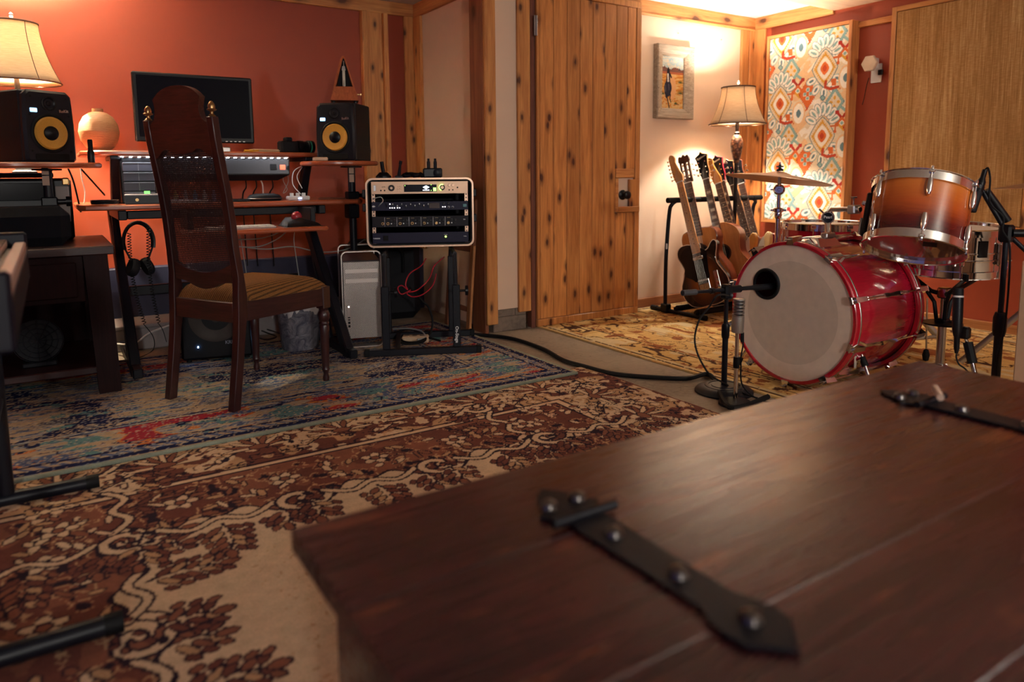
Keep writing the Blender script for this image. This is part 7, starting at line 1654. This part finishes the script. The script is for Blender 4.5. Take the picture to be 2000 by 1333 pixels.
# kick microphone on a low round-base boom stand
Dk = 2.39
kb_ = at(1414, 752, z=.03); KBx, KBy = kb_.x, kb_.y
tj = at(1418, 566, d=(Vector((KBx,KBy,.5))-CAM).dot(FW)*1.0); kzj = at(1418,566,x=KBx).z
kst = thing('low_boom_stand', 'short black boom stand on a domed round base, arm reaching into the kick drum port', 'stand', (KBx, KBy, .0005)); kI = TR((-KBx,-KBy,-.0005))
MB().lathe([(0,.030),(.05,.030),(.052,.027),(.06,.027),(.062,.030),(.075,.029),(.077,.026),(.085,.026),(.11,.014),(.116,.006),(.116,0),(0,0)], 48, M=kI @ TR((KBx,KBy,.0005))).build('domed_base', MT['blackmetal'], kst)
MB().cyl((KBx,KBy,.028),(KBx,KBy,.26),.0115,n=16,M=kI).build('lower_tube', MT['blackmetal'], kst)
MB().lathe([(0,0),(.014,0),(.016,.01),(.016,.05),(.012,.06),(0,.06)],16,M=kI @ TR((KBx,KBy,.225))).build('clutch', MT['black'], kst)
MB().cyl((KBx,KBy,.26),(KBx,KBy,kzj-.02),.0085,n=14,M=kI).build('upper_tube', MT['blackmetal'], kst)
TJ = Vector((KBx,KBy,kzj)); tip = Vector((KX+.05, KC.y+pc_y-.008, kz+pc_z+.0095-.012)); dr_ = (tip-TJ).normalized()
MB().bbox((-.020,-.020,-.04),(.020,.020,.022),.008, M=kI @ TR(TJ)).lathe([(0,0),(.011,0),(.011,.006),(0,.008)],14,M=kI @ frame(TJ+Vector((-.004,-.022,-.02)), CAM-TJ)).build('boom_joint', MT['black'], kst)
back = TJ-dr_*.24
MB().tube([TJ-dr_*.02, back], .0075, 12, M=kI).build('boom_arm', MT['blackmetal'], kst)
MB().tube([back, back+dr_*.07], .0115, 14, M=kI).build('arm_grip', plain('grey_rubber', (.06,.06,.07), .6), kst)
MB().tube([TJ-dr_*.09, TJ-dr_*.075], .012, 12, M=kI).build('collar', MT['black'], kst)
MB().tube([TJ+dr_*.0, TJ+dr_*.075], .0155, 12, M=kI).build('collar', MT['black'], kst)
km = thing('kick_microphone', 'black microphone poking through the round port of the kick drum', 'microphone', M=frame(TJ+dr_*.075, dr_))
Lk = (tip-TJ).length-.075
MB().lathe([(0,0),(.008,.002),(.009,Lk*.35),(.013,Lk*.45),(.0135,Lk*.9),(.011,Lk),(0,Lk)], 20).build('mic_body', MT['blackmat'], km)
cable('microphone_cable', 'black cable hanging from the low boom arm and looping to the round base', [TJ+Vector((-.01,-.02,-.02)), at(1402,577,d=Dk), at(1385,600,d=Dk), at(1366,625,d=Dk), at(1357,660,d=Dk), at(1362,690,d=Dk), at(1376,718,d=Dk), at(1390,735,d=2.42), at(1420,752,z=.035), at(1455,770,z=.02), at(1480,778,z=.015)], .0032, MT['rubber'])
# silver microphone on a straight stand
sb = at(1436, 785, z=.012); sxm, sym = sb.x, sb.y
smz = lambda py: at(1450, py, x=sxm).z
rsn = thing('straight_stand', 'chrome straight microphone stand on a flat black disc base beside the low boom stand', 'stand', (sxm, sym, .0005)); rI = TR((-sxm,-sym,-.0005))
MB().lathe([(0,.014),(.058,.014),(.062,.010),(.063,0),(0,0)], 40, M=rI @ TR((sxm,sym,.0005))).build('disc_base', MT['blackmat'], rsn)
zt1, zt2, zt3, zt4 = smz(712), smz(690), smz(652), smz(585)
MB().cyl((sxm,sym,.014),(sxm,sym,zt1),.0085,n=16,M=rI).build('lower_tube', MT['chrome'], rsn)
MB().lathe([(0,0),(.012,0),(.012,zt2-zt1),(0,zt2-zt1)],16,M=rI @ TR((sxm,sym,zt1-.02))).build('clutch', MT['black'], rsn)
MB().cyl((sxm,sym,zt2-.03),(sxm,sym,zt3),.0075,n=16,M=rI).build('upper_tube', MT['chrome'], rsn)
sm = thing('ribbon_microphone', 'silver cylindrical microphone with ribbed grille in front of the kick drum head', 'microphone', M=TR((sxm,sym,zt3)) @ RY(2))
hm_ = (zt4-zt3)
silver = plain('satin_silver', (.42,.39,.36), .36, .8, .1, 80)
MB().lathe([(0,0),(.0215,0),(.0228,.003),(.0228,hm_*.48),(.0215,hm_*.49),(0,hm_*.49)], 28).build('mic_body', silver, sm)
gr = MB().lathe([(.0155,hm_*.48),(.0155,hm_*.96)], 20).build('inner_mesh', MT['rubber'], sm)
for k in range(9): MB().lathe([(.0195,0),(.0225,.0012),(.0225,.0030),(.0195,.0042)], 28, M=TR((0,0,hm_*(.50+.049*k))) @ RX(3*(-1)**k), closed=True).build('grille_ring', MT['steel'], sm)
MB().lathe([(0,hm_*.94),(.0205,hm_*.94),(.0225,hm_*.95),(.0225,hm_*.99),(.020,hm_),(0,hm_)], 28).build('cap', silver, sm)
cable('microphone_cable', 'thin black cable from the silver microphone down behind its chrome stand', [Vector((sxm+.022,sym-.005,zt3-.002)), Vector((sxm+.026,sym-.008,zt3-.04)), Vector((sxm+.014,sym-.010,zt3-.09)), Vector((sxm+.016,sym-.008,.16)), Vector((sxm+.03,sym-.01,.07)), Vector((sxm+.10,sym-.05,.010)), Vector((sxm+.2,sym-.1,.008))], .003, MT['rubber'])
MB().tube([Vector((sxm+.022,sym-.005,zt3-.001)), Vector((sxm+.024,sym-.006,zt3-.038))], .007, 10, M=TR((-sxm,-sym,-zt3))).build('connector', MT['black'], sm)
# pale panel edge at the far right
e_ = at(1975, 745, d=2.1); f_ = at(2004, 545, d=2.1)
pp_ = at(1974, 700, y=1.05); 
tag(MB().bbox((pp_.x,.9,.0005),(pp_.x+.30,1.04,.60),.004).build('speaker_cabinet', plain('cream_cabinet', srgb(190,158,130), .6)), 'cream painted cabinet edge standing at the right behind the plank chest', 'cabinet')
# ------------------------------------------------------------------ wooden trunk in the foreground
ZT = .43; tx0, tx1, ty1, ty0 = .232, 1.745, .895, .13
tk = thing('wooden_chest', 'large dark red-brown plank chest with black iron strap hinges, in the foreground', 'chest', (.98, .5, .0095)); kI = TR((-.98,-.5,-.0095))
def trunkwood():
    t = NT('aged_trunk_wood'); v = t.coord((.5,1,1)); g = t.noise(t.coord((1.2,16,16)), 3, 5, .65, 1.0); n = t.noise(v, 5, 4, .6, .5); s_ = t.noise(t.coord((3,9,9)), 2.2, 3)
    c = t.ramp(t.mix(.5, g, n), [(.3, srgb(22,4,10)), (.5, srgb(52,13,18)), (.68, srgb(84,28,28))])
    k = t.ramp(s_, [(.62, (0,0,0)), (.74, (.6,.6,.6))]); c = t.mix(k, c, srgb(128,66,40))
    t.col(c); t.set(Roughness=.36, Coat_Weight=.55, Coat_Roughness=.2, Specular_IOR_Level=.6)
    r = t.ramp(g, [(.3, (.20,)*3), (.7, (.36,)*3)]); t.l(r, t.p.inputs['Roughness']); t.bump(t.mix(.5, g, n), .35, .004); return t.mat
MT['trunk'] = trunkwood()
ys = [ty1, .686, .452, .27, ty0]
for i in range(4):
    a, b = ys[i+1], ys[i]
    MB().bbox((tx0,a+.0004,ZT-.028),(tx1,b-.0004,ZT),.0006, M=kI).build('lid_plank' if i else 'rear_plank', MT['trunk'], tk)
MB().bbox((tx0+.045,ty0+.03,.06),(tx0+.065,ty1-.03,ZT-.028),.002,M=kI).build('end_panel', MT['trunk'], tk)
MB().bbox((tx1-.065,ty0+.03,.06),(tx1-.045,ty1-.03,ZT-.028),.002,M=kI).build('end_panel', MT['trunk'], tk)
MB().bbox((tx0+.065,ty1-.05,.06),(tx1-.065,ty1-.03,ZT-.028),.002,M=kI).build('back_panel', MT['trunk'], tk)
MB().bbox((tx0+.065,ty0+.03,.06),(tx1-.065,ty0+.05,ZT-.028),.002,M=kI).build('front_panel', MT['trunk'], tk)
MB().bbox((tx0+.03,ty0+.015,.0095),(tx1-.03,ty1-.015,.075),.004,M=kI).build('plinth', MT['trunk'], tk)
iron = plain('black_iron', (.020,.020,.028), .42, .35, .3, 60, bump=.3, bs=90)
for xh in (at(1130,1010,z=ZT).x+.0, at(1770,775,z=ZT).x-.015):
    h_ = MB()
    L = .298; out = [(-.026,.015),(-.030,-.01),(-.028,-.03),(-.0255,-L+.09),(-.034,-L+.07),(-.040,-L+.045),(-.036,-L+.022),(-.018,-L+.006),(0,-L-.012),(.018,-L+.006),(.036,-L+.022),(.040,-L+.045),(.034,-L+.07),(.0255,-L+.09),(.028,-.03),(.030,-.01),(.026,.015)]
    Mh = kI @ TR((xh,.69,ZT))
    s_ = MB().prism([(x,y) for x,y in out], .0005, .0065, ch=.0015, M=Mh).build('strap_hinge', iron, tk)
    MB().prism([(-.030,.020),(.030,.020),(.050,.045),(.034,.060),(.020,.095),(.0,.115),(-.020,.095),(-.034,.060),(-.050,.045)], .0005, .006, ch=.0015, M=Mh).build('butt_plate', iron, s_)
    MB().cyl((-.052,.012,.010),(.052,.012,.010),.0065,n=14,M=Mh).build('hinge_pin', iron, s_)
    for x_, y_ in ((0,-.045),(0,-.155),(0,-L+.045),(-.024,.06),(.024,.06)):
        MB().lathe([(.0125,0),(.0105,.007),(.005,.0105),(0,.011)], 18, M=Mh @ TR((x_,y_,.0062))).build('rivet', metal('worn_rivet', (.16,.14,.13), .3) if 'worn_rivet' not in bpy.data.materials else bpy.data.materials['worn_rivet'], s_)
ck = at(1840, 773, z=ZT+.02)
tag(MB().cyl((-.034,0,0),(.034,0,0),.0065,n=14,M=TR((ck.x-.01,.693,ZT+.0265)) @ RZ(35)).build('chalk_stick', plain('pale_chalk', srgb(200,170,150), .8)), 'short pale stick lying across the far strap hinge of the chest', 'chalk')
